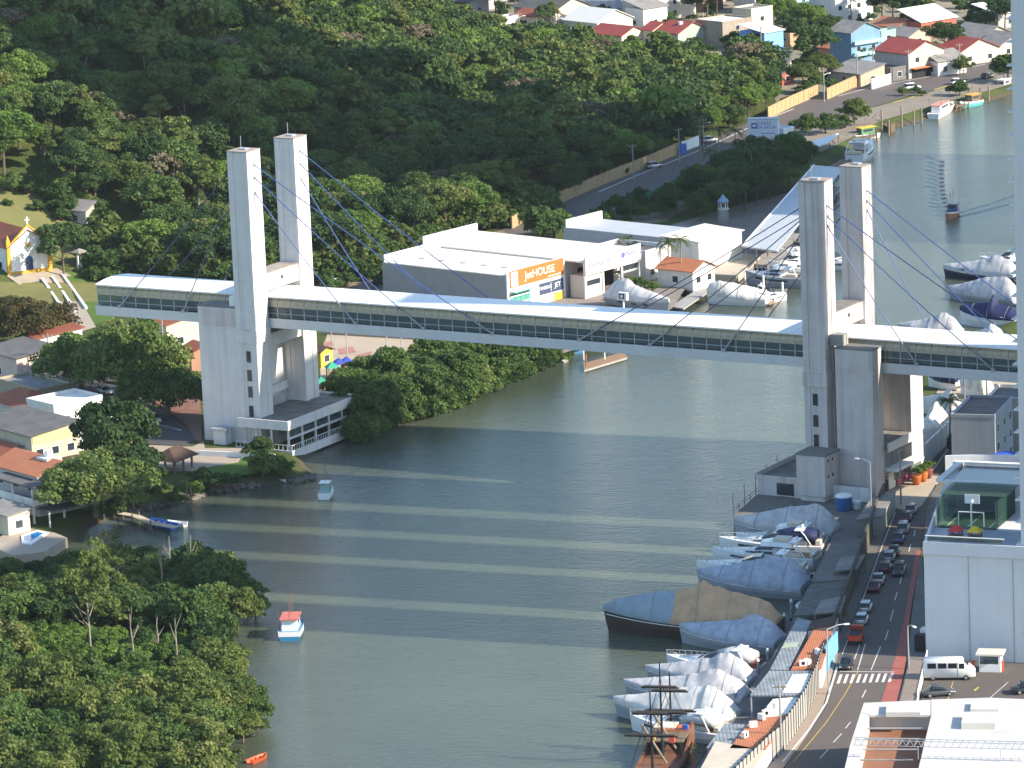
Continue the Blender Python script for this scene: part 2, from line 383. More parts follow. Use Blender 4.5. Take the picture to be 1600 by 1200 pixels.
MB().box(5.9, 6.295, -1.2, 19.8, 3.2, 3.55).build('transom', M_TOW, FB)
for i in range(10):
    v0 = -1.0+i*2.1
    MB().box(6.05, 6.12, v0+.15, v0+1.95, 3.56, 4.75).build('glass_panel', G_CLEAR, FB)
MB().box(-3.4, 2.0, 2, 18.5, .96, 4.85).build('inner_wall', C_CONC, FB)
rl = MB()
for v in np.linspace(-2.7, 18.3, 29): rl.box(7.68, 7.74, v-.03, v+.03, 1.75, 2.6)
rl.box(7.66, 7.76, -2.75, 18.35, 2.6, 2.68); rl.build('railing', C_WHITE, FB)
rl = MB()
for u in np.linspace(-3.3, 7.6, 14): rl.box(u-.03, u+.03, -2.76, -2.70, 1.75, 2.6)
rl.box(-3.4, 7.66, -2.78, -2.68, 2.6, 2.68); rl.build('railing', C_WHITE, FB)
for v in (0, 6, 12, 17): MB().box(4.6, 5.6, v, v+.9, -2, .55).build('pier', C_CONC, FB)
# T2 annex and terrace
an = MB().box(LT-3.0, LT+1.9, -5.2, -.02, 2.6, 9.0).build('annex', M_TOW2, FB)
MB().box(LT-3.15, LT+2.05, -5.35, -.03, 9.0, 9.25).build('annex_roof', M_SLABG, FB)
MB().box(LT-2.6, LT+1.5, -4.8, -.03, .8, 2.6).build('annex_base', M_TOW, FB)
for v, z in ((-4.2, 7.9), (-2.6, 7.9), (-4.2, 5.4), (-2.6, 5.4)):
    MB().box(LT+1.85, LT+1.96, v, v+.35, z, z+.5).build('vent', C_DARK, FB)
MB().box(LT-10.5, LT-3.9, -3.6, 11.5, .6, 1.0).build('balcony_floor', M_SLABG, FB)
MB().box(LT-10.5, LT-3.05, -3.9, -3.6, .3, 4.9).build('terrace_wall', M_TOW2, FB)
MB().box(LT-10.8, LT-10.5, -3.9, 11.8, 4.2, 5.3).build('terrace_parapet', M_TOW2, FB)
MB().box(LT-10.5, LT-3.95, -3.6, 11.5, 4.3, 4.6).build('terrace_roof', TR, FB)
MB().box(LT-7.2, LT-4.2, -3.93, -3.88, 2.0, 3.9).build('glass_panel', G_DARK, FB)
for v in np.linspace(-3, 11, 5): MB().box(LT-10.4, LT-10.1, v, v+.3, 1.0, 4.3).build('column', M_TOW2, FB)
for v in (-2, 5, 10): MB().box(LT-9.5, LT-8.6, v, v+.9, -2.2, .6).build('pier', C_CONC, FB)
# right-hand entrance under the deck at T2
MB().box(113.12, 115.2, 3.9, G2-.65, 5.2, 5.6).build('canopy', C_WHITE, FB)
MB().box(114.6, 114.75, 4.0, G2-.8, 3.9, 5.15).build('glass_panel', G_CLEAR, FB)
for k, c in enumerate(((.8,.8,.78), (.6,.1,.08), (.35,.05,.3))):
    MB().box(113.13, 113.2, 5+k*3, 7.4+k*3, 2.0, 4.6).build('banner', paint('banner_%d' % k, c, .7, .1, .4), FB)
# deck
U0, U1 = -35.0, 147.0; VF, VB = 4.75, 13.75
MB().box(U0, U1, VF, VB, 20.85, 21.1).build('deck_soffit', C_CONC, FB)
MB().box(U0-.3, U1, VF-.35, VF-.01, 20.75, 22.35).build('girder', M_GIRD, FB)
MB().box(U0-.3, U1, VB+.01, VB+.35, 20.75, 22.35).build('girder', M_GIRD, FB)
MB().box(U0-.3, U0-.01, VF, VB, 20.75, 22.3).build('girder', M_GIRD, FB)
MB().box(U0, U1, VF, VB, 22.0, 22.2).build('walkway_floor', paint('walk_floor', (.16, .16, .15), .8, .15, .4), FB)
BAY = 2.6; NB = int(round((U1-U0)/BAY)); ZR = 26.1
# curved roof panels, one per bay
def roofpanel(n=8, gap=.02, w=BAY, vf=VF-.55, vb=VB+.5, rise=.5):
    m = MB(); r0 = []; r1 = []
    for k in range(n+1):
        t = k/n; v = vf+(vb-vf)*t; z = rise*(1-(2*t-1)**2)
        r0.append((gap, v, z)); r1.append((w-gap, v, z))
    low0 = [(p[0], p[1], p[2]-.22) for p in r0[::-1]]; low1 = [(p[0], p[1], p[2]-.22) for p in r1[::-1]]
    m.loft([r0+low0, r1+low1]); return m.mesh('roof_panel')
RP = roofpanel(); RP.materials.append(M_ROOFW)
M_MUL = paint('mullion_grey', (.40, .43, .45), .45, .08)
mul = MB().box(-.07, .07, -.09, .09, 0, ZR-22.35).mesh('mullion'); mul.materials.append(M_MUL)
cr = MB()
arc = [(0, 2.0), (-.02, 2.55), (.12, 3.0), (.4, 3.35), (.9, 3.62)]
for (a, b) in zip(arc[:-1], arc[1:]): cr.tube((0, a[0], a[1]), (0, b[0], b[1]), .06, n=5)
CRM = cr.mesh('curved_rib'); CRM.materials.append(M_MUL)
PG = bpy.data.materials.new('deck_glass'); PG.use_nodes = True
def _pg():
    n = PG.node_tree.nodes; L = PG.node_tree.links; b = n['Principled BSDF']
    b.inputs['Base Color'].default_value = (.16, .2, .2, 1); b.inputs['Roughness'].default_value = .06
    tr = n.new('ShaderNodeBsdfTransparent'); tr.inputs[0].default_value = (.62, .72, .70, 1)
    mx = n.new('ShaderNodeMixShader'); mx.inputs[0].default_value = .42
    L.new(tr.outputs[0], mx.inputs[1]); L.new(b.outputs[0], mx.inputs[2]); L.new(mx.outputs[0], n['Material Output'].inputs[0])
_pg()
pane = MB().box(.08, BAY-.08, -.015, .015, .15, 1.95).mesh('pane'); pane.materials.append(PG)
up_ = MB(); ra = [(.08, a[0], a[1]+.0) for a in arc]; rb = [(BAY-.08, a[0], a[1]) for a in arc]
up_.loft([ra, rb], close=False, caps=False); UPM = up_.mesh('curved_pane')
M_CURV = paint('cream_curved_lining', (.50, .43, .31), .35, .2, .5, .25, dirt=(.3, .27, .2)); UPM.materials.append(M_CURV)
for i in range(NB):
    u = U0+i*BAY
    ob('roof_panel', RP, None, FB, (u, 0, ZR))
    if not (-3.9 < u+BAY/2 < .2 or LT-3.9 < u+BAY/2 < LT+.2) or True:
        for v, s in ((VF+.12, 1), (VB-.12, -1)):
            o = ob('mullion', mul, None, FB, (u, v, 22.35))
            p = ob('pane', pane, None, FB, (u, v, 22.35))
            q = ob('curved_pane', UPM, None, FB, (u, v-.1*s, 22.3)); q.scale = (1, s, 1)
            c = ob('curved_rib', CRM, None, FB, (u, v-.14*s, 22.3)); c.scale = (1, s, 1)
for v in (VF+.12, VB-.12):
    for z in (23.15, 24.3): MB().box(U0, U1, v-.1, v+.1, z-.05, z+.05).build('rail', M_MUL, FB)
MB().box(U0, U1, VF+.5, VB-.5, 25.65, 25.85).build('ceiling', paint('deck_ceiling', (.35, .33, .30), .8, .1), FB)
# things dimly seen on the walkway: benches
for u in (-27, -20, 20, 34, 52, 66, 80, 92, 117, 126):
    MB().box(u, u+1.8, 8.4, 9.0, 22.2, 22.65).build('bench', C_CLEAN if u > 100 else C_WOOD, FB)
# cables
M_CABL = paint('cable_blue_lit', (.045, .09, .27), .5, .05)  # cables on the sun side of each tower, sunlight painted in as paler blue
M_CABD = paint('cable_blue_shaded', (.03, .045, .10), .5, .05)  # same cables on the side away from the sun, shade painted in as darker blue
def cable(ua, va, za, ub, vb, mat):
    a = Vector((ua, va, za)); b = Vector((ub, vb, 22.45)); d = b-a; n = 10; pts = []
    for k in range(n+1):
        t = k/n; p = a+d*t; p.z -= .35*math.sin(math.pi*t); pts.append(p)
    o = MB().path(pts, .085, 5).build('cable', mat, FB)
    s = (pts[-2]-b).normalized()
    MB().tube(b, b+s*4.6, .14).build('sleeve', C_GREYM, o)
    MB().box(ua-.16, ua+.16, va-.16, va+.16, za-.22, za+.22).build('anchor', C_GREYM, o)
    MB().box(ub-.3, ub+.3, vb-.2, vb+.2, 22.2, 22.75).build('anchor', C_GREYM, o)
ZA = (48.7, 46.5, 43.9)
for (va, vb) in ((2.15, VF-.2), (16.4, VB+.2)):
    for z, ub in zip(ZA, (42.9, 29.8, 16.7)): cable(-.1, va, z, ub, vb, M_CABL)
    for z, ub in zip(ZA[:2], (-30.4, -17.4)): cable(-3.8, va, z, ub, vb, M_CABD)
    for z, ub in zip((47.1, 45.4, 43.9), (59., 71.9, 85.2)): cable(LT-3.8, va, z, ub, vb, M_CABD)
    for z, ub in zip((47.1, 45.4, 43.9), (144.5, 131.6, 118.7)): cable(LT-.1, va, z, ub, vb, M_CABL)
# ------------------------------------------------------------------ high-rise towers along the right bank
M_HR = paint('tower_block_white', (.55, .56, .58), .7, .06, .1, .12)
def highrise(e0, e1, n0, n1, z0, z1, label, balc=False):
    t = thing('apartment_tower', label, 'building', EN(e0, n0, 0), -SA)
    w_, d_ = e1-e0, n1-n0
    MB().box(0, w_, 0, d_, z0, z1).build('wall', M_HR, t)
    MB().box(-.15, w_+.15, -.15, d_+.15, z1, z1+1.1).build('roof_parapet', C_CLEAN, t)
    fl = 3.1; k = 0; z = z0+1.2
    wmesh = MB().box(-.06, .04, -.9, .9, 0, 1.5).mesh('window'); wmesh.materials.append(G_DARK)
    slab = MB().box(-.9, -.01, -1.6, 1.6, 0, .14).mesh('balcony_slab'); slab.materials.append(C_WHITE)
    while z < z1-2:
        for yy in np.arange(2.2, d_-1.5, 4.5):
            ob('window', wmesh, None, t, (0, yy, z))
            if balc and yy < 9: ob('balcony_slab', slab, None, t, (0, yy, z-.5))
        z += fl
    return t
HZ = 97
highrise(-164.2, -135, 601, 615.2, 1.5, HZ+6, 'tall pale grey apartment tower at the right edge of the photo', True)
for a, b, nm in ((619.8, 638.0, 'second'), (642.2, 654.3, 'third'), (658.7, 670.2, 'fourth'), (674.7, 689.9, 'fifth'), (706.2, 729.7, 'sixth')):
    highrise(-150, -118, a, b, 1.5, HZ+9 + (5 if a > 690 else 0), 'pale apartment tower standing %s in the row behind the tower at the right edge' % nm)
highrise(-150, -120, 908, 977.9, 1.5, 250, 'very tall pale apartment tower on the far right bank, nearer one of two')
highrise(-150, -120, 978.1, 1014, 1.5, 250, 'very tall pale apartment tower on the far right bank, farther one of two')
# ------------------------------------------------------------------ vegetation
def leaf_quads(rng, C, D, size):
    "one bent leaf cluster per row: centre C, facing D"
    n = len(C); r = rng.normal(size=(n, 3)); D = D/np.linalg.norm(D, axis=1, keepdims=True)
    T = r-(r*D).sum(1, keepdims=True)*D; T /= np.linalg.norm(T, axis=1, keepdims=True); W = np.cross(D, T)
    a = size*(.6+.8*rng.random((n, 1))); b = a*(.55+.35*rng.random((n, 1)))
    V = np.stack([C-T*a, C-W*b+T*a*.15, C+T*a, C+W*b-T*a*.1], 1).reshape(-1, 3)
    return V, np.arange(n*4).reshape(-1, 4)
def crown_arrays(seed, R, H, zc, nclump=38, per=70, leaf=.42, cl=.34, flat=0.0, fill=.25, lobes=None):
    rng = np.random.default_rng(seed); cs = []; rr = []
    for k in range(nclump):
        d = rng.normal(size=3); d /= np.linalg.norm(d)
        if d[2] < -.35: d[2] *= -.6
        t = (.72+.33*rng.random()) if rng.random() > fill else .2+.5*rng.random()
        wob = 1+.22*math.sin(3*math.atan2(d[1], d[0])+seed)+.12*math.sin(5*math.atan2(d[1], d[0])+2*seed)
        p = np.array([d[0]*R*t*wob, d[1]*R*t*wob, d[2]*H*.5*t*(1-flat*.3)])
        cs.append(p); rr.append(R*cl*(.6+.75*rng.random()))
    C = []; D = []
    for p, r_ in zip(cs, rr):
        m = int(per*(r_/(R*cl))**1.5)+8
        d = rng.normal(size=(m, 3)); d[:, 2] = np.abs(d[:, 2])*1.1-.35*rng.random(m); d /= np.linalg.norm(d, axis=1, keepdims=True)
        q = p+d*(r_*(.72+.38*rng.random((m, 1))))*np.array([1, 1, .72])
        C.append(q); D.append(d+.8*rng.normal(size=(m, 3))+np.array([0, 0, .3]))
    C = np.concatenate(C); D = np.concatenate(D); C[:, 2] += zc
    C[:, 2] = np.maximum(C[:, 2], .15)
    return leaf_quads(rng, C, D, leaf)
M_BARK = paint('bark', (.16, .12, .085), .9, .3, 2)
M_BARKP = paint('pale_bark', (.29, .25, .19), .85, .3, 1.5)
def trunk_mesh(seed, h, r, zc, R, limbs=6):
    rng = random.Random(seed); m = MB(); bend = (rng.uniform(-.4, .4), rng.uniform(-.4, .4)); pts = []
    for k in range(5):
        t = k/4; pts.append((bend[0]*t*t*1.5, bend[1]*t*t*1.5, zc*.95*t, r*(1.15-.55*t)))
    for a, b in zip(pts[:-1], pts[1:]): m.tube(a[:3], b[:3], a[3], b[3], 7, False)
    for k in range(limbs):
        a = rng.uniform(0, 6.28); t0 = rng.uniform(.5, .95); s = Vector((bend[0]*t0*t0*1.5, bend[1]*t0*t0*1.5, zc*.95*t0))
        e = s+Vector((math.cos(a)*R*.62, math.sin(a)*R*.62, rng.uniform(.25, .6)*h*.45)); mid = (s+e)/2+Vector((0, 0, -.1*R))
        m.tube(s, mid, r*.5, r*.34, 5, False); m.tube(mid, e, r*.34, r*.1, 5, False)
    return m.mesh('trunk', True)
L_MID = leafmat('leaf_mid', (.032, .070, .020), (.115, .178, .045), (.19, .21, .06))
L_DEEP = leafmat('leaf_deep', (.022, .054, .018), (.072, .122, .036))
L_OLIVE = leafmat('leaf_olive', (.052, .086, .022), (.150, .188, .048), (.23, .22, .08))
L_BRIGHT = leafmat('leaf_bright', (.062, .124, .024), (.165, .250, .050))
L_DRY = leafmat('leaf_dry', (.10, .09, .05), (.2, .17, .10))
L_FLAME = leafmat('leaf_flame', (.045, .06, .02), (.15, .085, .035), (.40, .10, .04))
L_MANG = leafmat('leaf_mangrove', (.034, .074, .020), (.112, .180, .046), (.18, .21, .06))
KIND = {}
def kind(name, seed, R, H, zc, leafm, trunk_r=.22, bark=M_BARK, **kw):
    V_, F_ = crown_arrays(seed, R, H, zc, **kw); me = npmesh('crown', V_, F_); me.materials.append(leafm)
    tm = trunk_mesh(seed, zc+H*.4, trunk_r, zc, R); tm.materials.append(bark)
    KIND[name] = (me, tm, V_, F_, leafm, R, zc+H*.5)
FOREST = []
for i in range(6):
    kind('mid%d' % i, 10+i, 4.3+.35*(i % 3), 6.6+.6*(i % 2), 6.2+.5*(i % 3), (L_MID, L_DEEP, L_OLIVE, L_MID, L_DEEP, L_BRIGHT)[i], nclump=60, per=150, leaf=.26, cl=.3)
    FOREST.append('mid%d' % i)
kind('tall0', 31, 3.4, 9.0, 7.8, L_MID, nclump=50, per=140, leaf=.26); kind('tall1', 32, 3.0, 8.0, 9.0, L_OLIVE, nclump=38, per=130, leaf=.26, bark=M_BARKP, trunk_r=.16)
kind('open0', 33, 5.0, 4.6, 8.2, L_DRY, nclump=20, per=34, leaf=.4, cl=.24, bark=M_BARKP, trunk_r=.24)
FOREST += ['tall0', 'tall1', 'open0']
kind('spread', 41, 7.4, 8.6, 5.0, L_MID, nclump=120, per=170, leaf=.27, cl=.24, trunk_r=.5)
kind('flame', 42, 8.0, 7.6, 4.6, L_FLAME, nclump=120, per=170, leaf=.27, cl=.24, trunk_r=.45)
kind('bush0', 51, 2.5, 3.6, 1.7, L_MANG, nclump=34, per=110, leaf=.22, cl=.36)
kind('bush1', 52, 2.9, 4.4, 2.2, L_MANG, nclump=38, per=110, leaf=.22, cl=.34)
kind('bush2', 53, 2.1, 3.0, 1.4, L_DEEP, nclump=30, per=110, leaf=.2, cl=.36)
kind('mang0', 61, 3.3, 5.6, 3.4, L_MANG, nclump=54, per=110, leaf=.23, cl=.3)
kind('mang1', 62, 3.8, 6.4, 4.0, L_OLIVE, nclump=60, per=110, leaf=.24, cl=.27)
kind('mang2', 63, 3.0, 4.6, 2.8, L_DEEP, nclump=46, per=110, leaf=.23, cl=.3)
kind('mang3', 64, 3.0, 3.4, 2.2, L_BRIGHT, nclump=46, per=110, leaf=.22, cl=.29)
kind('thin', 65, 3.4, 9.5, 6.8, L_OLIVE, nclump=44, per=46, leaf=.19, cl=.24, bark=M_BARKP, trunk_r=.13)
def tree(kd, x, y, s=1, label='', group=None, z=None, name='tree', rot=None, sz=None, cat='tree'):
    me, tm = KIND[kd][:2]
    t = thing(name, label, cat, (x, y, (gz(x, y) if z is None else z)-.1), random.uniform(0, 6.28) if rot is None else rot, group)
    t.scale = (s, s, s*(sz or random.uniform(.9, 1.12)))
    c = ob('crown', me, None, t); ob('trunk', tm, None, t)
    return t
def tpx(kd, px, py, s=1, label='', group=None, z=LAND, **kw):
    p = P(px, py, z); return tree(kd, p.x, p.y, s, label, group, z, **kw)
def inpoly(x, y, poly):
    r = False; n = len(poly)
    for i in range(n):
        a = poly[i]; b = poly[(i+1) % n]
        if (a[1] > y) != (b[1] > y) and x < (b[0]-a[0])*(y-a[1])/(b[1]-a[1])+a[0]: r = not r
    return r
def poisson(poly, rmin, seed, dens=8):
    rng = random.Random(seed); xs = [p[0] for p in poly]; ys = [p[1] for p in poly]; g = {}; out = []
    A = (max(xs)-min(xs))*(max(ys)-min(ys)); n = int(A/(rmin*rmin)*dens)
    for _ in range(n):
        x = rng.uniform(min(xs), max(xs)); y = rng.uniform(min(ys), max(ys)); k = (int(x//rmin), int(y//rmin)); ok = True
        for i in (-1, 0, 1):
            for j in (-1, 0, 1):
                for q in g.get((k[0]+i, k[1]+j), ()):
                    if (q[0]-x)**2+(q[1]-y)**2 < rmin*rmin: ok = False
        if ok and inpoly(x, y, poly): g.setdefault(k, []).append((x, y)); out.append((x, y))
    return out
def stuff_join(name, items, label, cat):
    "many plants of one mass as one object; items are (kind, x, y, z, scale, rot)"
    Vs = []; Fs = []; o = 0; mats = []; mi = []
    for kd, x, y, z, s, r in items:
        V_, F_, lm = KIND[kd][2], KIND[kd][3], KIND[kd][4]
        if len(F_) > 1700:
            st_ = max(1, len(F_)//1500); sel = np.arange(0, len(F_), st_); V_ = V_.reshape(-1, 4, 3)[sel]; c = V_.mean(1, keepdims=True)
            V_ = (c+(V_-c)*min(2.0, math.sqrt(st_)*.95)).reshape(-1, 3); F_ = np.arange(len(V_)).reshape(-1, 4)
        if lm not in mats: mats.append(lm)
        co, si = math.cos(r)*s, math.sin(r)*s
        W = np.stack([V_[:, 0]*co-V_[:, 1]*si+x, V_[:, 0]*si+V_[:, 1]*co+y, V_[:, 2]*s+z], 1)
        Vs.append(W); Fs.append(F_+o); o += len(W); mi.append(np.full(len(F_), mats.index(lm), dtype=np.int32))
    me = npmesh(name, np.concatenate(Vs), np.concatenate(Fs))
    for m in mats: me.materials.append(m)
    me.polygons.foreach_set('material_index', np.concatenate(mi))
    o_ = ob(name, me, None); tag(o_, label, cat, None, 'stuff'); return o_
def pw(x, y, z=2): p = P(x, y, z); return (p.x, p.y)
FP = [pw(150,400,4), pw(262,424), pw(360,438), pw(480,428), pw(585,426), pw(598,398), pw(690,374), pw(795,350), pw(850,306), pw(920,277), pw(990,244), pw(1050,220), pw(1090,201), pw(1155,172),
      pw(1205,150), pw(1212,128), pw(1130,112), pw(1000,100), pw(900,88), pw(760,68), (-25,1290), (-30,1400), (-330,1400), (-330,985), (-128,990), (-113,962)]
cand = []
_pts = np.array(poisson(FP, 4.9, 3)); _zz = ground_h(_pts[:, 0], _pts[:, 1])
for (x, y), z in zip(_pts.tolist(), _zz.tolist()):
    px, py, s = Q((x, y, z+5))
    if not (-90 < px < 1690 and -130 < py < 700): continue
    if z > 30 and y > 1290: continue
    bx_, by_, _ = Q((x, y, z))
    if (bx_ < 115 and 292 < by_ < 430) or (110 < bx_ < 190 and 338 < by_ < 420) or (180 < bx_ < 240 and 372 < by_ < 425): continue
    cand.append((s, x, y, z))
cand.sort(reverse=True)
rest = []
FLOOK = {'mid0': 'medium green rounded', 'mid1': 'dark green rounded', 'mid2': 'olive rounded', 'mid3': 'broad medium green', 'mid4': 'broad dark green', 'mid5': 'bright green', 'tall0': 'tall narrow green', 'tall1': 'tall olive pale-trunked', 'open0': 'thin-crowned pale dry'}
rng = random.Random(11)
for i, (s, x, y, z) in enumerate(cand):
    q = rng.random()
    px, py, _ = Q((x, y, z))
    kd = rng.choice(FOREST[:6]) if q < .74 else rng.choice(FOREST[6:8]) if q < .95 else 'open0'
    if px > 560 and kd in ('mid5', 'mid2') and rng.random() < .6: kd = 'mid4'
    sc = rng.uniform(.55, 1.05)*(1.3 if rng.random() < .14 else 1)
    if y > 1130 and px > 520: sc *= .78
    if i < 290:
        where = ('on the slope above the chapel' if px < 210 else 'behind the left tower pair' if px < 520 else 'between the left tower and the warehouses' if px < 720 else 'behind the warehouse roofs' if px < 880 else 'beside the far road')
        tree(kd, x, y, sc, FLOOK[kd]+' tree in the forest '+where, 'trees of the forest', z, name='forest_tree')
    else: rest.append((kd, x, y, z-.1, sc*1.02, rng.uniform(0, 6.28)))
if rest: stuff_join('far_forest', rest, 'dense dark forest covering the hillside behind the footbridge', 'forest')
print('forest', len(cand), len(rest))
# ------------------------------------------------------------------ builders: sheets, buildings, vehicles, boats
def poly_px(pts, z): return [(P(x, y, z).x, P(x, y, z).y) for x, y in pts]
def sheet(name, pts, z, mat, thick=0, label=None, kindv='structure', cat=None):
    "flat ground cover given by surveyed corners; thick > 0 makes a raised slab with real edges"
    w_ = poly_px(pts, z); m = MB()
    if thick: m.prism(w_, z-thick, z)
    else:
        n = len(w_); a = sum(w_[i][0]*w_[(i+1) % n][1]-w_[(i+1) % n][0]*w_[i][1] for i in range(n))
        if a < 0: w_ = w_[::-1]
        m.add([(p[0], p[1], z) for p in w_], [tuple(range(n))])
    o = m.build(name, mat); 
    if kindv: o['kind'] = kindv
    if label: o['label'] = label
    if cat: o['category'] = cat
    return o
def strip(name, pts, w_, z, mat, par=None):
    "painted line of width w_ along surveyed points"
    q = [P(x, y, z) for x, y in pts]; m = MB()
    for a, b in zip(q[:-1], q[1:]):
        d = (b-a).normalized(); s = Vector((-d.y, d.x, 0))*w_/2
        m.add([a-s, b-s, b+s, a+s], [(0, 1, 2, 3)])
    o = m.build(name, mat, par)
    if par is None: struct(o)
    return o
def frame(px, py, z): return P(px, py, z)
M_TILE = corrug('clay_tile', (.30, .085, .040), .32, 0, .8, .2, dirt=(.16, .06, .04))
M_TILEO = corrug('orange_tile', (.42, .155, .07), .32, 0, .8, .15, dirt=(.30, .10, .05))
M_TILER = corrug('red_tile', (.32, .06, .045), .32, 0, .75, .15)
M_TILEB = corrug('brown_tile', (.085, .05, .035), .3, 0, .85, .25)
M_FIB = corrug('fibre_cement', (.26, .245, .22), .3, 0, .85, .25, dirt=(.12, .11, .10))
M_FIBD = corrug('dark_fibre_cement', (.13, .125, .12), .3, 0, .85, .25)
M_SHW = corrug('white_sheet_roof', (.72, .69, .62), .5, 0, .45, .08, dirt=(.5, .46, .4), strength=.35)
M_SHG = corrug('grey_sheet_roof', (.42, .44, .46), .5, 0, .45, .12, strength=.35)
M_SHB = corrug('blue_grey_sheet', (.25, .275, .29), .5, 0, .6, .3, strength=.4)
def roof_mat_axis(m): return m
def house(name, label, cx, cy, w_, d_, h, rot=-28, wall=(.6, .58, .5), roof='gable_x', rmat=None, z=LAND, rise=None, over=.45, wf=None, ws=None, door=None, extra=None, group=None, cat='house', wmat=None, parap=.5, fh=2.9):
    "house with its near ground corner at the surveyed spot; x runs left along the front, y back along the sunny side"
    p = P(cx, cy, z); t = thing(name, label, cat, p, math.radians(rot), group)
    wm_ = wmat or paint('wall_%.2f_%.2f_%.2f' % wall, wall, .8, .1, .5, .18)
    rmat = rmat or M_TILE; rise = rise if rise is not None else (w_ if roof == 'gable_y' else d_)*.22
    MB().box(-w_, 0, 0, d_, -.4, h).build('wall', wm_, t)
    o = over; th = .14
    if roof in ('flat', 'none'):
        MB().box(-w_+.2, -.2, .2, d_-.2, h, h+.06).build('roof', rmat, t)
        if parap:
            for b in ((-w_-.06, .06, -.06, .2, h, h+parap), (-w_-.06, .06, d_-.2, d_+.06, h, h+parap), (-w_-.06, -w_+.2, .2, d_-.2, h, h+parap), (-.2, .06, .2, d_-.2, h, h+parap)):
                MB().box(*b).build('parapet', wm_, t)
    elif roof == 'gable_x':
        for s in (0, 1):
            a = (-o, h-.25*o) if s == 0 else (d_+o, h-.25*o); c = (d_/2, h+rise)
            MB().extr([(a[0], a[1]), (c[0], c[1]), (c[0], c[1]+th), (a[0], a[1]+th)], 'x', -w_-o, o).build('roof', rmat, t)
        MB().extr([(0.0, h), (d_, h), (d_/2, h+rise-.02)], 'x', -w_+.01, -.01).build('gable', wm_, t)
    elif roof == 'gable_y':
        for s in (0, 1):
            a = (-w_-o, h-.25*o) if s == 0 else (o, h-.25*o); c = (-w_/2, h+rise)
            MB().extr([(a[0], a[1]), (c[0], c[1]), (c[0], c[1]+th), (a[0], a[1]+th)], 'y', -o, d_+o).build('roof', rmat, t)
        MB().extr([(-w_, h), (0, h), (-w_/2, h+rise-.02)], 'y', .01, d_-.01).build('gable', wm_, t)
    elif roof == 'hip':
        A = [(-w_-o, -o, h-.1), (o, -o, h-.1), (o, d_+o, h-.1), (-w_-o, d_+o, h-.1)]
        if w_ >= d_: R1 = (-w_+d_/2, d_/2, h+rise); R2 = (-d_/2, d_/2, h+rise)
        else: R1 = (-w_/2, w_/2, h+rise); R2 = (-w_/2, d_-w_/2, h+rise)
        if w_ >= d_: F = [(A[0], A[1], R2, R1), (A[1], A[2], R2), (A[2], A[3], R1, R2), (A[3], A[0], R1)]
        else: F = [(A[0], A[1], R1), (A[1], A[2], R2, R1), (A[2], A[3], R2), (A[3], A[0], R1, R2)]
        for q in F: MB().add(q, [tuple(range(len(q)))]).build('roof', rmat, t)
        MB().box(-w_-o, o, -o, d_+o, h-.22, h-.11).build('eaves', wm_, t)
    elif roof == 'shed_y':    # falls towards the front
        MB().extr([(-o, h), (d_+o, h+rise), (d_+o, h+rise+th), (-o, h+th)], 'x', -w_-o, o).build('roof', rmat, t)
        MB().extr([(0, h-.01), (d_, h-.01), (d_, h+rise-.02), (0, h+.0)], 'x', -w_+.01, -.01).build('gable', wm_, t)
    elif roof == 'shed_x':    # falls towards the sunny side
        MB().extr([(o, h), (-w_-o, h+rise), (-w_-o, h+rise+th), (o, h+th)], 'y', -o, d_+o).build('roof', rmat, t)
    fr = C_CLEAN
    def win(side, a, zc, ww, hh):
        if side == 'f':
            f = MB().box(a-ww/2-.08, a+ww/2+.08, -.05, .02, zc-hh/2-.08, zc+hh/2+.08).build('window', fr, t)
            MB().box(a-ww/2, a+ww/2, -.058, -.04, zc-hh/2, zc+hh/2).build('pane', G_DARK, f)
        else:
            f = MB().box(-.02, .05, a-ww/2-.08, a+ww/2+.08, zc-hh/2-.08, zc+hh/2+.08).build('window', fr, t)
            MB().box(.04, .058, a-ww/2, a+ww/2, zc-hh/2, zc+hh/2).build('pane', G_DARK, f)
    nf = max(1, int(h//fh))
    for fl in range(nf):
        zc = fl*fh+1.6
        if wf is None or wf > 0:
            k = wf or max(1, int(w_/3.6))
            for i in range(k): win('f', -w_+(i+.5)*w_/k, zc, 1.3, 1.2)
        if ws is None or ws > 0:
            k = ws or max(1, int(d_/3.6))
            for i in range(k):
                if door == i and fl == 0: continue
                win('s', (i+.5)*d_/k, zc, 1.3, 1.2)
    if door is not None:
        k = ws or max(1, int(d_/3.6)); MB().box(0, .05, (door+.5)*d_/k-.5, (door+.5)*d_/k+.5, 0, 2.2).build('door', C_WOOD, t)
    if extra: extra(t)
    return t
# --- vehicles
G_CAR = glass('car_glass', (.015, .018, .022), .05)
C_TYRE = paint('tyre', (.015, .015, .016), .8, .1)
C_RIM = paint('rim', (.45, .45, .46), .3, .1, metal=.6)
C_LAMP = paint('lamp_lens', (.8, .8, .78), .2, .05); C_TAIL = paint('tail_lens', (.45, .02, .015), .3, .05)
WHL = MB(); 
_r = [[(x, .0+r_*math.cos(2*math.pi*k/14), r_*math.sin(2*math.pi*k/14)) for k in range(14)] for x, r_ in ((-.1, .29), (-.09, .33), (.09, .33), (.1, .29))]
WHL.loft([[(p[1], p[0], p[2]) for p in r_] for r_ in _r]); WHM = WHL.mesh('wheel', True); WHM.materials.append(C_TYRE)
RIM = MB(); RIM.loft([[(r_*math.cos(2*math.pi*k/10), y, r_*math.sin(2*math.pi*k/10)) for k in range(10)] for y, r_ in ((-.115, .19), (.115, .19))]); RIMM = RIM.mesh('rim'); RIMM.materials.append(C_RIM)
def ring(x, hw, z0, z1, b=.1):
    return [(x, -hw+b, z0), (x, hw-b, z0), (x, hw, z0+b), (x, hw, z1-b), (x, hw-b, z1), (x, -hw+b, z1), (x, -hw, z1-b), (x, -hw, z0+b)]
CARMESH = {}
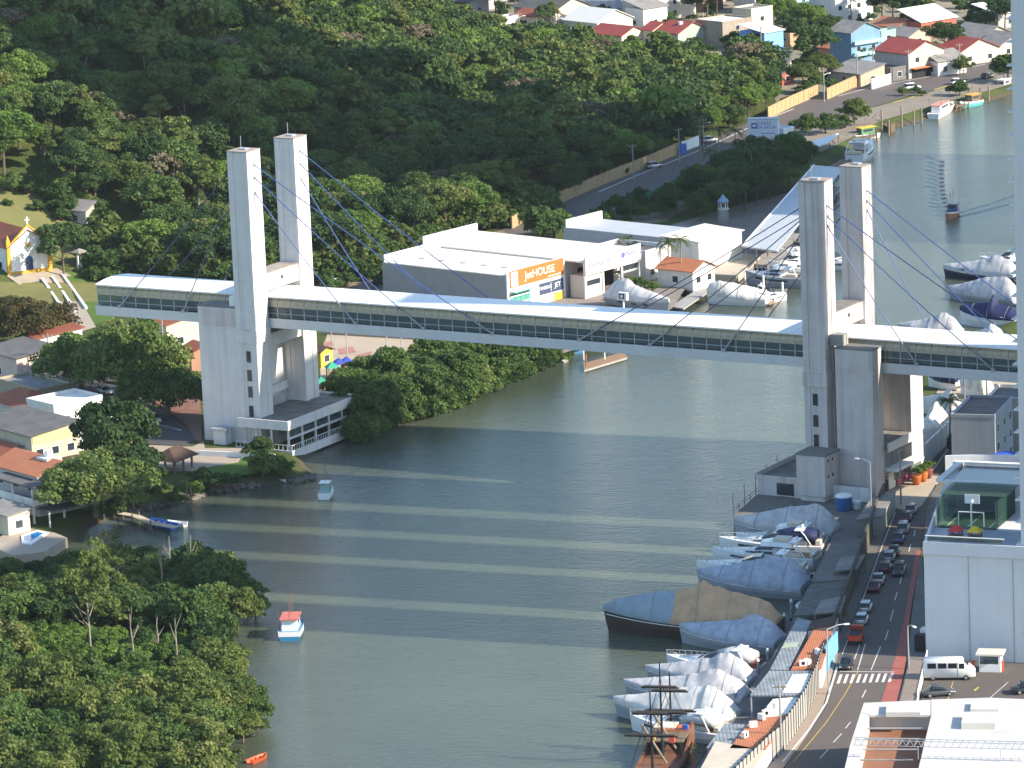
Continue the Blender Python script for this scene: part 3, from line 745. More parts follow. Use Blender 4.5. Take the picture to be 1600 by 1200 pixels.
def car(p, rot, col, kindc='hatch', label='', group=None, name='car'):
    t = thing(name, label, 'car', p, rot, group)
    L = {'hatch': 3.95, 'sedan': 4.4, 'suv': 4.5, 'pickup': 5.0}[kindc]; hb = {'suv': .95, 'pickup': .98}.get(kindc, .84); ht = {'suv': 1.68, 'pickup': 1.7}.get(kindc, 1.47)
    cm = paint('car_paint_%.2f_%.2f_%.2f' % col, col, .28, .03, .5, spec=.6)
    key = (kindc, col)
    if key not in CARMESH:
        h = L/2
        b = MB().loft([ring(-h, .66, .42, hb-.12), ring(-h+.12, .8, .28, hb-.02), ring(-h+.8, .86, .24, hb+.03), ring(0, .87, .24, hb), ring(h-1.0, .86, .24, hb-.03), ring(h-.25, .8, .28, hb-.16), ring(h, .6, .36, hb-.26)])
        c0, c1, c2, c3 = {'hatch': (-h+.1, -h+.55, h-1.75, h-1.05), 'sedan': (-h+.75, -h+1.35, h-1.9, h-1.15), 'suv': (-h+.08, -h+.4, h-1.85, h-1.15), 'pickup': (-h+2.0, -h+2.2, h-1.9, h-1.2)}[kindc]
        g = MB().loft([ring(c0, .76, hb-.06, hb+.04, .03), ring(c1, .68, hb-.06, ht-.06, .08), ring(c2, .68, hb-.06, ht-.06, .08), ring(c3, .78, hb-.1, hb+.0, .03)])
        r_ = MB().loft([ring(c1-.08, .6, ht-.13, ht-.03, .03), ring(c1+.1, .67, ht-.11, ht, .03), ring(c2-.1, .67, ht-.11, ht, .03), ring(c2+.1, .58, ht-.14, ht-.04, .03)])
        pl = MB()
        for y in (-.7, .7): pl.tube(((c1+c2)/2, y*1.08, hb), ((c1+c2)/2, y*.95, ht-.08), .05, n=4)
        CARMESH[key] = (b.mesh('body', True), g.mesh('windows', True), r_.mesh('roof', True), pl.mesh('pillar'))
        for k in (0, 2, 3): CARMESH[key][k].materials.append(cm)
        CARMESH[key][1].materials.append(G_CAR)
    bm_, gm, rm, pm = CARMESH[key]
    ob('body', bm_, None, t); ob('windows', gm, None, t); ob('roof', rm, None, t)
    for x in (-L*.31, L*.31):
        for y in (-.78, .78):
            w_ = ob('wheel', WHM, None, t, (x, y, .33)); ob('rim', RIMM, None, w_)
    for y in (-.55, .55):
        MB().box(L/2-.16, L/2-.04, y-.16, y+.16, hb-.36, hb-.22).build('headlight', C_LAMP, t)
        MB().box(-L/2-.01, -L/2+.1, y-.16, y+.16, hb-.3, hb-.12).build('tail_light', C_TAIL, t)
    if kindc == 'pickup': MB().box(-L/2+.2, -L/2+1.9, -.7, .7, hb-.0, hb+.06).build('bed', C_DARK, t)
    return t
def carpx(px, py, head, col, kindc, label, group=None, z=LAND+.05):
    return car(P(px, py, z), math.radians(head), col, kindc, label, group)
# --- boats
def hb_f(t, bm): return bm/2*((.90+.10*t/.35) if t < .35 else max(.015, 1-((t-.35)/.65)**2.3))
def zd_f(t, fr): return fr*(1+.45*t*t)
C_HULLW = paint('gelcoat_white', (.78, .78, .77), .25, .04, .3, spec=.5)
C_HULLN = paint('hull_navy', (.012, .018, .045), .25, .06, .3, spec=.5)
C_HULLD = paint('hull_dark_wood', (.055, .04, .032), .5, .15, .4)
C_HULLG = paint('hull_grey', (.32, .34, .37), .35, .08, .3)
C_TEAK = paint('teak', (.33, .20, .11), .7, .15, 2)
C_CUSH = paint('cream_cushion', (.66, .58, .45), .8, .08, 1)
C_REDC = paint('red_cushion', (.30, .07, .05), .8, .1, 1)
COVERS = {'grey': paint('cover_grey', (.52, .51, .51), .8, .26, .7, 0, bump=.5, bscale=1.2), 'blue': paint('cover_bluegrey', (.38, .42, .48), .8, .26, .7, 0, bump=.5, bscale=1.2),
          'tan': paint('cover_tan', (.50, .32, .185), .8, .2, .6, 0, bump=.5, bscale=1), 'white': paint('cover_white', (.66, .63, .58), .8, .18, .8, 0, bump=.5, bscale=1.2),
          'navy': paint('cover_navy', (.012, .018, .07), .7, .1, .6, 0, bump=.4, bscale=1.2), 'slate': paint('cover_slate', (.25, .31, .35), .8, .15, .5, 0, bump=.5, bscale=1.2)}
def hull_mesh(L, bm, fr, mat, t, name='hull', n=12):
    rings = []
    for k in range(n+1):
        s = k/n; h = hb_f(s, bm); z = zd_f(s, fr); x = L*s*(1-.0)+ (0 if s < 1 else 0)
        rk = .10*L*max(0, s-.75)/.25*.35
        rings.append([(x-rk, 0, -.55), (x-rk*.8, h*.72, -.3), (x-rk*.35, h*.95, z*.45), (x, h, z), (x, h*.97, z+.05), (x, -h*.97, z+.05), (x, -h, z), (x-rk*.35, -h*.95, z*.45), (x-rk*.8, -h*.72, -.3)])
    return MB().loft(rings).build(name, mat, t)
from mathutils import noise as _nz
C_ROPE = paint('strap_grey', (.24, .24, .25), .8, .1)
def cover_mesh(L, bm, fr, prof, mat, t, seed=0, t0=0., t1=1., n=44, name='cover'):
    "tarpaulin draped over a boat: taut ridge line, hanging folds and sagging panels"
    rng = random.Random(seed); rings = []; m_ = 7
    def hp(s):
        for (a, x), (b, y) in zip(prof[:-1], prof[1:]):
            if a <= s <= b: return x+(y-x)*(s-a)/(b-a)
        return prof[-1][1]
    sup = [rng.uniform(.9, 1.0) for _ in range(12)]
    for k in range(n+1):
        s = t0+(t1-t0)*k/n; h = hb_f(s, bm)+.08; z = zd_f(s, fr); x = L*s
        f = s*9.0; i = int(f); fr_ = f-i; r = hp(s)*(1-.045*math.sin(math.pi*fr_))*(sup[i % 12]*(1-fr_)+sup[(i+1) % 12]*fr_)
        half = []
        for j in range(m_+1):
            u = j/m_                                   # 0 at the hem, 1 at the ridge
            if u < .2: y = h*(1.0+.02*math.sin(j)); zz = z-.55+u/.2*.6
            else:
                v = (u-.2)/.8; y = h*(1-v)**.8; zz = z+.05+r*v**.82
            half.append((u, y, zz))
        rr = []
        for sg, hl in ((1, half), (-1, half[::-1][1:])):
            for u, y, zz in hl:
                q = Vector((x*.55+seed*7.3, sg*y*.5, zz*.35)); q2 = q*2.7
                w_ = .11*_nz.noise(q)+.045*_nz.noise(q2)+.10*(1-u)*math.sin(x*2.1+3*_nz.noise(q*.7))*.5
                if u > .97: w_ *= .35
                rr.append((x+.12*_nz.noise(q2+Vector((9, 0, 0))), sg*(y+w_*.8*(1 if y > .2 else .2)), zz+w_*.55))
        rings.append(rr)
    m = MB().loft(rings, close=False, caps=False)
    for rr, rev in ((rings[0], False), (rings[-1], True)): m.add(rr, [tuple(range(len(rr))) if not rev else tuple(range(len(rr)))[::-1]])
    o = m.build(name, mat, t, True); me = o.data; fl = [True]*len(me.polygons)
    for i, pl in enumerate(me.polygons):
        if i % (2*m_) in (m_-1, m_): fl[i] = False      # taut creases at the frames and along the ridge
    me.polygons.foreach_set('use_smooth', fl)
    for k in range(7, n, 13): MB().path([Vector(p)+Vector((0, 0, .03)) for p in rings[k]], .045, 4).build('strap', C_ROPE, o)
    return o
def boat_frame(bow, stern, label, name, cat, group=None, z=0):
    a = P(*stern, z); b = P(*bow, z); d = b-a
    t = thing(name, label, cat, a, math.atan2(d.y, d.x), group); return t, d.length
def rail(t, L, bm, fr, a=.55, b=.99, h=.65):
    m = MB(); pts = [[], []]
    for k in range(9):
        s = a+(b-a)*k/8
        for i, sg in enumerate((1, -1)):
            base = (L*s, sg*hb_f(s, bm)*.94, zd_f(s, fr)); top = (L*s+.1, sg*hb_f(s, bm)*.94, zd_f(s, fr)+h); m.tube(base, top, .03, n=4); pts[i].append(top)
    m.path(pts[0], .035, 4); m.path(pts[1], .035, 4); m.tube(pts[0][-1], pts[1][-1], .035, n=4)
    return m.build('bow_rail', C_STEEL, t)
def fenders(t, L, bm, fr):
    for s in (.25, .5):
        MB().tube((L*s, -hb_f(s, bm)-.14, .2), (L*s, -hb_f(s, bm)-.14, .9), .13, n=6).build('fender', C_CLEAN, t)
def covered_boat(bow, stern, bm, fr, prof, cov, label, hullm=C_HULLG, seed=0, cov2=None, split=.5, name='covered_yacht', group=None, extra=True, z=0):
    t, L = boat_frame(bow, stern, label, name, 'boat', group, z)
    hull_mesh(L, bm, fr, hullm, t)
    if cov2:
        cover_mesh(L, bm, fr, prof, COVERS[cov2], t, seed+1, .0, split); cover_mesh(L, bm, fr, prof, COVERS[cov], t, seed, split-.01, 1., 24)
    else: cover_mesh(L, bm, fr, prof, COVERS[cov], t, seed)
    MB().box(-.9, .05, -bm*.38, bm*.38, .25, .4).build('swim_platform', C_TEAK, t)
    for sg in (1, -1):
        m = MB(); m.path([(L*s, sg*(hb_f(s, bm)+.03), zd_f(s, fr)*.72) for s in np.linspace(0, .98, 12)], .06, 4); m.build('rub_rail', C_CLEAN, t)
    for s0 in (.3, .52, .7): MB().box(L*s0-.5, L*s0+.5, -hb_f(s0, bm)-.03, -hb_f(s0, bm)+.1, zd_f(s0, fr)*.3, zd_f(s0, fr)*.52).build('hull_window', G_DARK, t)
    if extra: fenders(t, L, bm, fr)
    return t, L
def open_yacht(bow, stern, bm, fr, label, hullm=C_HULLW, cush=C_CUSH, bimini=None, fly=False, name='motor_yacht', arch=True, group=None):
    t, L = boat_frame(bow, stern, label, name, 'boat', group)
    hull_mesh(L, bm, fr, hullm, t)
    # sheer stripe and port windows
    for sg in (1, -1):
        m = MB(); a = []; b = []
        for k in range(9):
            s = .25+.55*k/8; hw = hb_f(s, bm)+.012; z = zd_f(s, fr); a.append((L*s, sg*hw*.985, z*.62)); b.append((L*s, sg*hw, z*.80))
        m.loft([a, b], close=False, caps=False); m.build('side_window', G_DARK, t)
    zf = zd_f(.5, fr)
    # foredeck hump and raked windscreen
    def sec(x, hw, z0, z1): return [(x, -hw, z0), (x, -hw*.8, z1), (x, hw*.8, z1), (x, hw, z0)]
    MB().loft([sec(L*.36, bm*.40, zf-.2, zf+1.05), sec(L*.5, bm*.38, zf-.2, zf+.95), sec(L*.62, bm*.33, zf-.1, zf+.62), sec(L*.86, bm*.14, zf, zf+.42)]).build('cabin_top', C_HULLW, t, True)
    MB().loft([sec(L*.40, bm*.395, zf+.25, zf+.8), sec(L*.52, bm*.375, zf+.25, zf+.78), sec(L*.66, bm*.28, zf+.3, zf+.58)]).build('cabin_window', G_DARK, t)
    MB().loft([sec(L*.40, bm*.36, zf+.95, zf+1.65), sec(L*.47, bm*.35, zf+.9, zf+1.55), sec(L*.57, bm*.30, zf+.7, zf+.92)]).build('windscreen', G_DARK, t)
    MB().box(0.15, L*.36, -bm*.36, bm*.36, zf-.45, zf-.05).build('cockpit_sole', C_TEAK, t)
    MB().box(.3, 1.0, -bm*.33, bm*.33, zf-.05, zf+.55).build('seat', cush, t)
    MB().box(L*.14, L*.30, bm*.16, bm*.34, zf-.05, zf+.5).build('seat', cush, t)
    MB().box(-.9, .05, -bm*.38, bm*.38, .25, .4).build('swim_platform', C_TEAK, t)
    if arch:
        for sg in (1, -1): MB().path([(L*.10, sg*bm*.43, zf), (L*.16, sg*bm*.40, zf+1.5), (L*.20, sg*bm*.34, zf+2.1)], .1).build('arch_leg', C_HULLW, t)
        MB().box(L*.17, L*.26, -bm*.36, bm*.36, zf+2.05, zf+2.2).build('radar_arch', C_HULLW, t)
        MB().tube((L*.2, 0, zf+2.2), (L*.2, 0, zf+2.75), .25, .18, 8).build('radar_dome', C_CLEAN, t)
    if fly:
        MB().loft([sec(L*.22, bm*.36, zf+1.4, zf+2.0), sec(L*.44, bm*.35, zf+1.4, zf+2.1), sec(L*.52, bm*.26, zf+1.3, zf+1.9)]).build('flybridge', C_HULLW, t)
        MB().box(L*.26, L*.40, -bm*.28, bm*.28, zf+2.1, zf+2.5).build('flybridge_seat', cush, t)
    if bimini:
        r_ = []
        for k in range(7):
            a = math.pi*k/6; r_.append((0, bm*.42*math.cos(a), zf+.9+1.3*math.sin(a)**.6))
        MB().loft([[(L*.06, p[1]*.9, p[2]-.3) for p in r_], [(L*.14, p[1], p[2]) for p in r_], [(L*.32, p[1], p[2]) for p in r_], [(L*.44, p[1]*.85, p[2]-.45) for p in r_]]).build('canvas_top', COVERS[bimini], t, True)
    rail(t, L, bm, fr); fenders(t, L, bm, fr)
    MB().tube((L*.9, 0, zd_f(.9, fr)), (L*.9, 0, zd_f(.9, fr)+.5), .12, n=6).build('windlass', C_STEEL, t)
    return t, L
def row_boat(bow, stern, bm, fr, mat, label, name='rowing_boat', inner=C_WOOD, z=0, group=None):
    t, L = boat_frame(bow, stern, label, name, 'boat', group, z); n = 10; ro = []; 
    for k in range(n+1):
        s = k/n; h = hb_f(s, bm); zz = fr*(.85+.5*(s-.4)**2*2)
        ro.append([(L*s, h*.9, zz), (L*s, h, zz), (L*s-.1*s, h*.6, -.1), (L*s-.1*s, -h*.6, -.1), (L*s, -h, zz), (L*s, -h*.9, zz), (L*s, -h*.5, .08), (L*s, h*.5, .08)])
    MB().loft(ro).build('hull', mat, t)
    for s in (.25, .5, .72): MB().box(L*s-.12, L*s+.12, -hb_f(s, bm)*.85, hb_f(s, bm)*.85, fr*.55, fr*.62).build('thwart', inner, t)
    return t, L
def fishing_boat(bow, stern, bm, fr, hullm, top, wheel, label, masts=2, gun=None, gh=.12, name='fishing_boat', cab=(.12, .55), group=None):
    t, L = boat_frame(bow, stern, label, name, 'boat', group); hull_mesh(L, bm, fr, hullm, t)
    g = MB()
    for sg in (1, -1):
        a = []; b = []
        for k in range(11):
            s = k/10; a.append((L*s, sg*(hb_f(s, bm)+.02), zd_f(s, fr)-gh)); b.append((L*s, sg*(hb_f(s, bm)+.02), zd_f(s, fr)+.22))
        g.loft([a, b], close=False, caps=False)
    g.add([(-.02, -hb_f(0, bm), fr-gh), (-.02, hb_f(0, bm), fr-gh), (-.02, hb_f(0, bm), fr+.22), (-.02, -hb_f(0, bm), fr+.22)], [(0, 1, 2, 3)])
    g.build('gunwale', gun or C_CLEAN, t)
    c0, c1 = cab; zf = zd_f(.3, fr)
    MB().box(L*c0, L*c1, -bm*.33, bm*.33, zf, zf+1.7).build('wheelhouse', wheel, t)
    MB().box(L*c0-.4, L*c1+.35, -bm*.40, bm*.40, zf+1.7, zf+1.85).build('roof', top, t)
    MB().box(L*c1+.005, L*c1+.02, -bm*.26, bm*.26, zf+.8, zf+1.4).build('window', G_DARK, t)
    for sg in (1, -1): MB().box(L*(c0+.08), L*(c1-.06), sg*bm*.332-.012, sg*bm*.332+.012, zf+.85, zf+1.4).build('window', G_DARK, t)
    MB().box(L*.66, L*.8, -bm*.2, bm*.2, zf, zf+.4).build('hatch', C_WOOD, t)
    for k in range(masts):
        x = L*(c0+.05+.5*k/max(1, masts-1)) if masts > 1 else L*.35
        m = MB().tube((x, 0, zf+1.8), (x, 0, zf+4.6), .05, n=5).build('mast', C_WOOD, t)
    for sg in (1, -1): MB().tube((L*c0, sg*bm*.36, zf+.2), (L*c0-.1, sg*bm*.5, zf+3.4), .045, n=4).build('outrigger', C_WOOD, t)
    MB().path([(L*.95, 0, zd_f(.95, fr)), (L*.5, 0, zf+3.6)], .02, 3).build('forestay', C_DARK, t)
    return t, L
# --- small street pieces
def lamp(px, py, h=9, arm=2.2, a=0, label='', z=LAND, name='street_lamp', group=None, wood=False):
    p = P(px, py, z); t = thing(name, label, 'street lamp' if not wood else 'utility pole', p, a, group)
    MB().tube((0, 0, -.3), (0, 0, h), .13 if not wood else .16, .08 if not wood else .12, 7).build('pole', C_CONC if wood else C_STEEL, t)
    if wood:
        MB().box(-.9, .9, -.06, .06, h-.6, h-.45).build('crossarm', C_WOOD, t)
        for x in (-.8, 0, .8): MB().tube((x, 0, h-.45), (x, 0, h-.25), .06, n=5).build('insulator', C_CLEAN, t)
        if arm: MB().path([(0, 0, h-1.5), (arm*.7, 0, h-1.1), (arm, 0, h-1.1)], .04, 5).build('arm', C_STEEL, t); MB().box(arm-.1, arm+.5, -.14, .14, h-1.2, h-1.06).build('lamp_head', C_CLEAN, t)
    else:
        MB().path([(0, 0, h-.1), (arm*.6, 0, h+.35), (arm, 0, h+.35)], .06, 5).build('arm', C_STEEL, t)
        MB().box(arm-.15, arm+.55, -.16, .16, h+.25, h+.40).build('lamp_head', C_CLEAN, t)
    return t
def palm(px, py, h=7, label='', z=LAND, group=None, seed=0, fl=2.6, n=16, dry=False):
    rng = random.Random(seed); p = P(px, py, z); t = thing('palm_tree', label, 'palm', p, rng.uniform(0, 6), group)
    tr = MB(); q = [(math.sin(k*.5)*.12, math.cos(k*.7)*.1, h*k/5) for k in range(6)]
    for a, b in zip(q[:-1], q[1:]): tr.tube(a, b, .2-.02*q.index(a), .18-.02*q.index(a), 7, False)
    tr.build('trunk', M_BARKP if h > 8 else M_BARK, t, True)
    m = MB(); top = Vector(q[-1])
    for k in range(n):
        az = 6.283*k/n+rng.uniform(-.2, .2); el = rng.uniform(-.1, 1.15); L_ = fl*rng.uniform(.8, 1.15); pts = []
        for s in range(7):
            u = s/6; r_ = L_*u*math.cos(el*.8); zz = L_*u*math.sin(el)-1.15*L_*.5*u*u*1.3; pts.append(top+Vector((math.cos(az)*r_, math.sin(az)*r_, zz)))
        side = Vector((-math.sin(az), math.cos(az), 0))
        for s in range(6):
            a, b = pts[s], pts[s+1]; wd = .36*fl*(1-.75*abs(s/6-.35))*.5
            for j in range(3):
                c = a+(b-a)*(j/3); fwd = (b-a).normalized()
                for sg in (1, -1):
                    tip = c+side*sg*wd+fwd*wd*.55+Vector((0, 0, -wd*.45)); m.add([c, c+fwd*.16, tip], [(0, 1, 2)])
    m.build('fronds', leafmat('leaf_palm', (.035, .06, .018), (.10, .13, .04)), t)
    return t
# ------------------------------------------------------------------ right bank: quay, street, marina
M_ASPH = paint('asphalt', (.075, .072, .072), .9, .2, .25, 0, bump=.2, bscale=6, dirt=(.045, .044, .045))
M_ASPHB = paint('asphalt_brown', (.105, .09, .08), .9, .2, .2, 0, bump=.2, bscale=6, dirt=(.09, .075, .065))
M_PAVE = paint('pavement', (.30, .235, .185), .9, .15, .6, 0, dirt=(.2, .16, .13))
M_QUAY = paint('quay_concrete', (.17, .16, .145), .9, .25, .4, 0, dirt=(.08, .078, .07))
M_LINE = paint('road_paint', (.62, .61, .57), .8, .2, 1.5)
M_YEL = paint('road_paint_yellow', (.55, .40, .08), .8, .2, 1.5)
M_REDL = paint('red_lane', (.33, .10, .08), .85, .12, .5)
M_SAND = paint('sandy_yard', (.40, .33, .24), .95, .2, .15, 0, dirt=(.3, .24, .17))
Z0 = LAND+.03
quay = [(1238,772),(1245,812),(1312,816),(1293,853),(1259,923),(1229,988),(1194,1043),(1154,1103),(1099,1183),(1040,1270),(1180,1270),(1250,1200),(1300,1080),(1330,985),(1368,890),(1392,815),(1400,790),(1420,740),(1380,700),(1290,735)]
sheet('quay', quay, LAND+.1, M_QUAY, 2.6)
road = [(1190,1245),(1225,1200),(1262,1150),(1290,1105),(1303,1060),(1310,1030),(1322,1000),(1340,948),(1358,898),(1376,848),(1392,805),(1402,780),(1436,725),(1480,665),(1540,600),(1570,600),(1520,660),(1470,735),(1456,770),(1448,800),(1438,860),(1420,960),(1403,1025),(1398,1060),(1380,1100),(1330,1245)]
sheet('road', road, LAND+.14, M_ASPHB)
M_ASPH2 = M_ASPHB
# red cycle lane, kerb line, pavement
sheet('cycle_lane', [(1374,1105),(1398,1030),(1413,965),(1428,880),(1432,860),(1439,860),(1436,880),(1422,960),(1418,1000),(1416,1030),(1405,1092),(1402,1105)], LAND+.16, M_REDL)
sheet('pavement', [(1110,1245),(1215,1212),(1258,1150),(1285,1105),(1298,1060),(1306,1030),(1312,1005),(1302,1000),(1290,1035),(1284,1055),(1278,1078),(1260,1120),(1238,1153),(1205,1193),(1150,1245)], LAND+.26, M_PAVE, .4)
sheet('pavement', [(1404,1095),(1420,1030),(1450,1032),(1432,1095)], LAND+.26, M_PAVE, .4)
sheet('plaza', [(1360,790),(1396,760),(1425,742),(1440,722),(1452,742),(1470,745),(1440,790),(1420,800),(1395,792)], LAND+.18, paint('plaza_stone', (.42,.36,.28), .9, .12, .5))
sheet('pavement', [(1440,862),(1452,1030),(1420,1030),(1424,965),(1436,880)], LAND+.2, M_QUAY, .3)
sheet('pavement', [(1440,858),(1448,800),(1456,770),(1490,715),(1496,715),(1478,790),(1446,858)], LAND+.2, M_QUAY, .3)
strip('kerb_line', [(1223,1190),(1264,1140),(1291,1098),(1302,1062),(1308,1042)], .28, LAND+.275, M_LINE)
strip('edge_line', [(1316,1022),(1344,948),(1372,870),(1399,800)], .14, LAND+.165, M_LINE)
strip('lane_line', [(1335,1030),(1344,1006)], .14, LAND+.165, M_LINE)
for a, b in (((1340,1047),(1352,1006)),((1361,1047),(1376,1010)),((1383,1000),(1388,985)),((1391,970),(1396,953)),((1398,938),(1402,925)),((1406,912),(1409,900)),((1413,890),(1415,880)),((1347,1090),(1353,1078)),((1321,1138),(1329,1128)),((1302,1160),(1315,1146)),((1281,1185),(1294,1171)),((1420,862),(1423,850)),((1428,838),(1430,828))):
    strip('lane_dash', [a, b], .15, LAND+.166, M_LINE)
strip('wear_line', [(1240,1190),(1290,1130),(1320,1085),(1340,1050)], .12, LAND+.167, M_YEL)
for k in range(9):
    x = 1311+k*10.0
    sheet('crosswalk_bar', [(x-4, 1068-k*.3), (x+1, 1054-k*.2), (x+5.5, 1053.6-k*.2), (x+.7, 1067.6-k*.3)], LAND+.17, M_LINE)
strip('stop_line', [(1312,1049),(1398,1050)], .25, LAND+.168, M_LINE)
for k in range(3):
    sheet('crosswalk_bar', [(1462+k*7, 757), (1470+k*7, 744), (1474+k*7, 744), (1466+k*7, 757)], LAND+.17, M_LINE)
strip('edge_line', [(1408,790),(1455,738),(1490,690)], .2, LAND+.165, M_LINE)
# parking lot
sheet('parking_lot', [(1436,1110),(1448,1034),(1600,1034),(1720,1030),(1720,1130)], LAND+.15, M_ASPHB)
strip('bay_line', [(1481,1093),(1489,1065)], .12, LAND+.17, M_YEL); strip('bay_line', [(1545,1092),(1575,1066)], .12, LAND+.17, M_LINE)
sheet('painted_arrow', [(1521,1078),(1528,1073),(1530,1074),(1524,1080)], LAND+.17, M_YEL)
# parked and moving cars
WHT = (.72, .72, .71); SIL = (.42, .43, .44); BLK = (.015, .016, .018); DGR = (.06, .065, .07); RED = (.38, .03, .02); BLU = (.03, .06, .16); WIN = (.10, .02, .025)
GP = 'cars parked along the marina wall'
for (x, y, c, k, lab) in ((1424,800,SIL,'hatch','silver hatchback, farthest car parked along the marina wall'),(1416,812,DGR,'hatch','dark grey hatchback parked second from the far end of the marina wall'),
    (1412,830,SIL,'suv','silver off-roader parked beside the marina wall near the white wall corner'),(1404,846,BLU,'sedan','blue-grey saloon parked behind the silver off-roader'),
    (1397,866,DGR,'sedan','dark saloon parked by the marina wall between two pale cars'),(1390,874,SIL,'hatch','silver hatchback parked just behind a dark saloon'),
    (1384,891,DGR,'hatch','grey hatchback parked by the wall across from the moving black car'),(1373,910,SIL,'sedan','silver-roofed saloon parked above a wine-coloured car'),
    (1366,922,WIN,'sedan','wine-coloured saloon parked by the marina wall'),(1353,953,WHT,'hatch','white hatchback parked second from the red truck'),(1347,972,WHT,'hatch','white hatchback parked directly above the red truck')):
    carpx(x, y, 80, c, k, lab, GP, LAND+.15)
carpx(1405,897, 260, BLK, 'suv', 'black car driving down the middle of the shaded street', None, LAND+.15)
carpx(1322,1043, 260, BLK, 'hatch', 'black hatchback stopped beside the zebra crossing', None, LAND+.15)
carpx(1466,1087, 10, DGR, 'sedan', 'dark saloon in the lot behind the white-roofed hall', None, LAND+.16)
carpx(1606,1082, 10, BLK, 'sedan', 'black car at the right edge of the parking lot', None, LAND+.16)
# red truck
t = thing('truck', 'small truck with a red cargo bed parked below the white hatchbacks', 'truck', P(1338,1003,LAND+.15), math.radians(80))
MB().box(-2.3, .8, -.95, .95, .75, 1.5).build('cargo_bed', paint('truck_red', (.5, .05, .02), .45, .1), t)
MB().box(-2.2, .7, -.85, .85, 1.5, 1.55).build('load', C_DARK, t)
MB().loft([ring(1.0, .9, .5, 2.05), ring(2.0, .9, .5, 2.05), ring(2.6, .88, .5, 1.4)]).build('cab', paint('truck_cab', (.3, .04, .02), .4, .1), t)
MB().box(2.0, 2.3, -.75, .75, 1.35, 1.85).build('windscreen', G_CAR, t)
MB().box(-2.3, 2.5, -.4, .4, .45, .74).build('chassis', C_DARK, t)
for x in (-1.4, 1.9):
    for y in (-.82, .82): ob('rim', RIMM, None, ob('wheel', WHM, None, t, (x, y, .33)))
# white van
t = thing('minibus', 'white passenger minibus with dark windows parked below the blank white wall', 'van', P(1483,1060,LAND+.16), math.radians(-6)); t.scale = (1.12,)*3
vm = paint('van_white', (.70, .69, .66), .35, .05, spec=.5)
MB().loft([ring(-3.0, .92, .4, 2.35), ring(-2.9, .98, .32, 2.5), ring(1.55, .98, .32, 2.5), ring(2.3, .95, .32, 1.75), ring(3.0, .88, .34, 1.25), ring(3.15, .7, .4, .95)]).build('body', vm, t, True)
for x in (-2.55, -1.3, -.1): MB().box(x, x+1.05, -.995, -.96, 1.5, 2.15).build('window', G_CAR, t)
MB().box(1.2, 1.85, -.99, -.95, 1.45, 2.1).build('window', G_CAR, t); MB().box(1.0, 1.06, -.995, -.97, .5, 2.3).build('door_gap', C_DARK, t)
MB().loft([[(1.62, -.85, 2.40), (1.62, .85, 2.40), (1.6, .85, 2.36), (1.6, -.85, 2.36)], [(2.36, -.82, 1.78), (2.36, .82, 1.78), (2.3, .82, 1.72), (2.3, -.82, 1.72)]]).build('windscreen', G_CAR, t)
for x in (-1.9, 2.0):
    for y in (-.88, .88): ob('rim', RIMM, None, ob('wheel', WHM, None, t, (x, y, .33)))
for y in (-.62, .62): MB().box(3.0, 3.16, y-.14, y+.14, .85, 1.05).build('headlight', C_LAMP, t)
# booth
t = thing('parking_booth', 'small white ticket booth with flat roof in front of the blank wall', 'booth', P(1530,1050,LAND+.16), math.radians(-14))
MB().box(0, 2.9, 0, 2.2, 0, 1.1).build('lower_wall', C_CLEAN, t); MB().box(.05, 2.6, .05, 2.1, 1.1, 2.35).build('window', G_CLEAR, t)
MB().box(2.6, 2.9, 0, 2.2, 1.1, 2.35).build('post', C_CLEAN, t); MB().box(0, .12, 0, .12, 1.1, 2.35).build('post', C_CLEAN, t)
MB().box(-.4, 3.3, -.5, 2.6, 2.35, 2.6).build('roof', paint('booth_roof', (.62, .57, .46), .8, .1), t)
for x, nm in ((1521, 'left'), (1566, 'right')):
    tag(MB().box(-.2, .2, -.2, .2, 0, 1.4).build('bollard', paint('bollard_orange', (.55, .10, .03), .6, .1), None, loc=P(x, 1048, LAND+.16)), 'orange bollard on the %s of the ticket booth' % nm, 'bollard')
# white fence of the lot
t = thing('lot_fence', 'white slatted fence between the parking lot and the pavement', 'fence', (0, 0, 0))
a, b = P(1434,1098,LAND+.15), P(1449,1034,LAND+.15); d = (b-a); n = 34
for k in range(n+1):
    p = a+d*k/n; MB().box(p.x-.06, p.x+.06, p.y-.06, p.y+.06, LAND+.1, LAND+1.7).build('slat', C_CLEAN, t)
MB().tube(a+Vector((0, 0, 1.6)), b+Vector((0, 0, 1.6)), .07).build('rail', C_CLEAN, t); MB().tube(a+Vector((0, 0, .4)), b+Vector((0, 0, .4)), .07).build('rail', C_CLEAN, t)
# podium
t = thing('podium_building', 'big blank white podium with a terrace and ball court on top', 'building', EN(0, 0), -SA)
pod = [(-177.6,600.2),(-120,600.2),(-120,645),(-186.6,645)]
M_POD = paint('podium_white', (.60, .61, .63), .75, .14, .12, .05, dirt=(.40, .41, .43))
MB().prism(pod, 1.2, 16.4).build('wall', M_POD, t)
MB().box(-177.6, -120, 599.9, 600.19, 16.3, 18.0).build('parapet', M_POD, t)
for k in range(1, 6): MB().box(-177.6+k*6.2, -177.6+k*6.2+.05, 600.12, 600.197, 1.3, 16.2).build('wall_joint', C_CONC, t)
a = Vector((-177.6, 600.2, 0)); b = Vector((-186.6, 645, 0)); sd = (b-a).normalized().cross(Vector((0, 0, 1)))*.35
MB().prism([(a.x, a.y), (b.x, b.y), (b.x+sd.x, b.y+sd.y), (a.x+sd.x, a.y+sd.y)], 16.41, 17.8).build('parapet', M_POD, t)
MB().box(-177.0, -166.5, 600.0, 600.08, 18.25, 18.8).build('glass_panel', G_CLEAR, t)
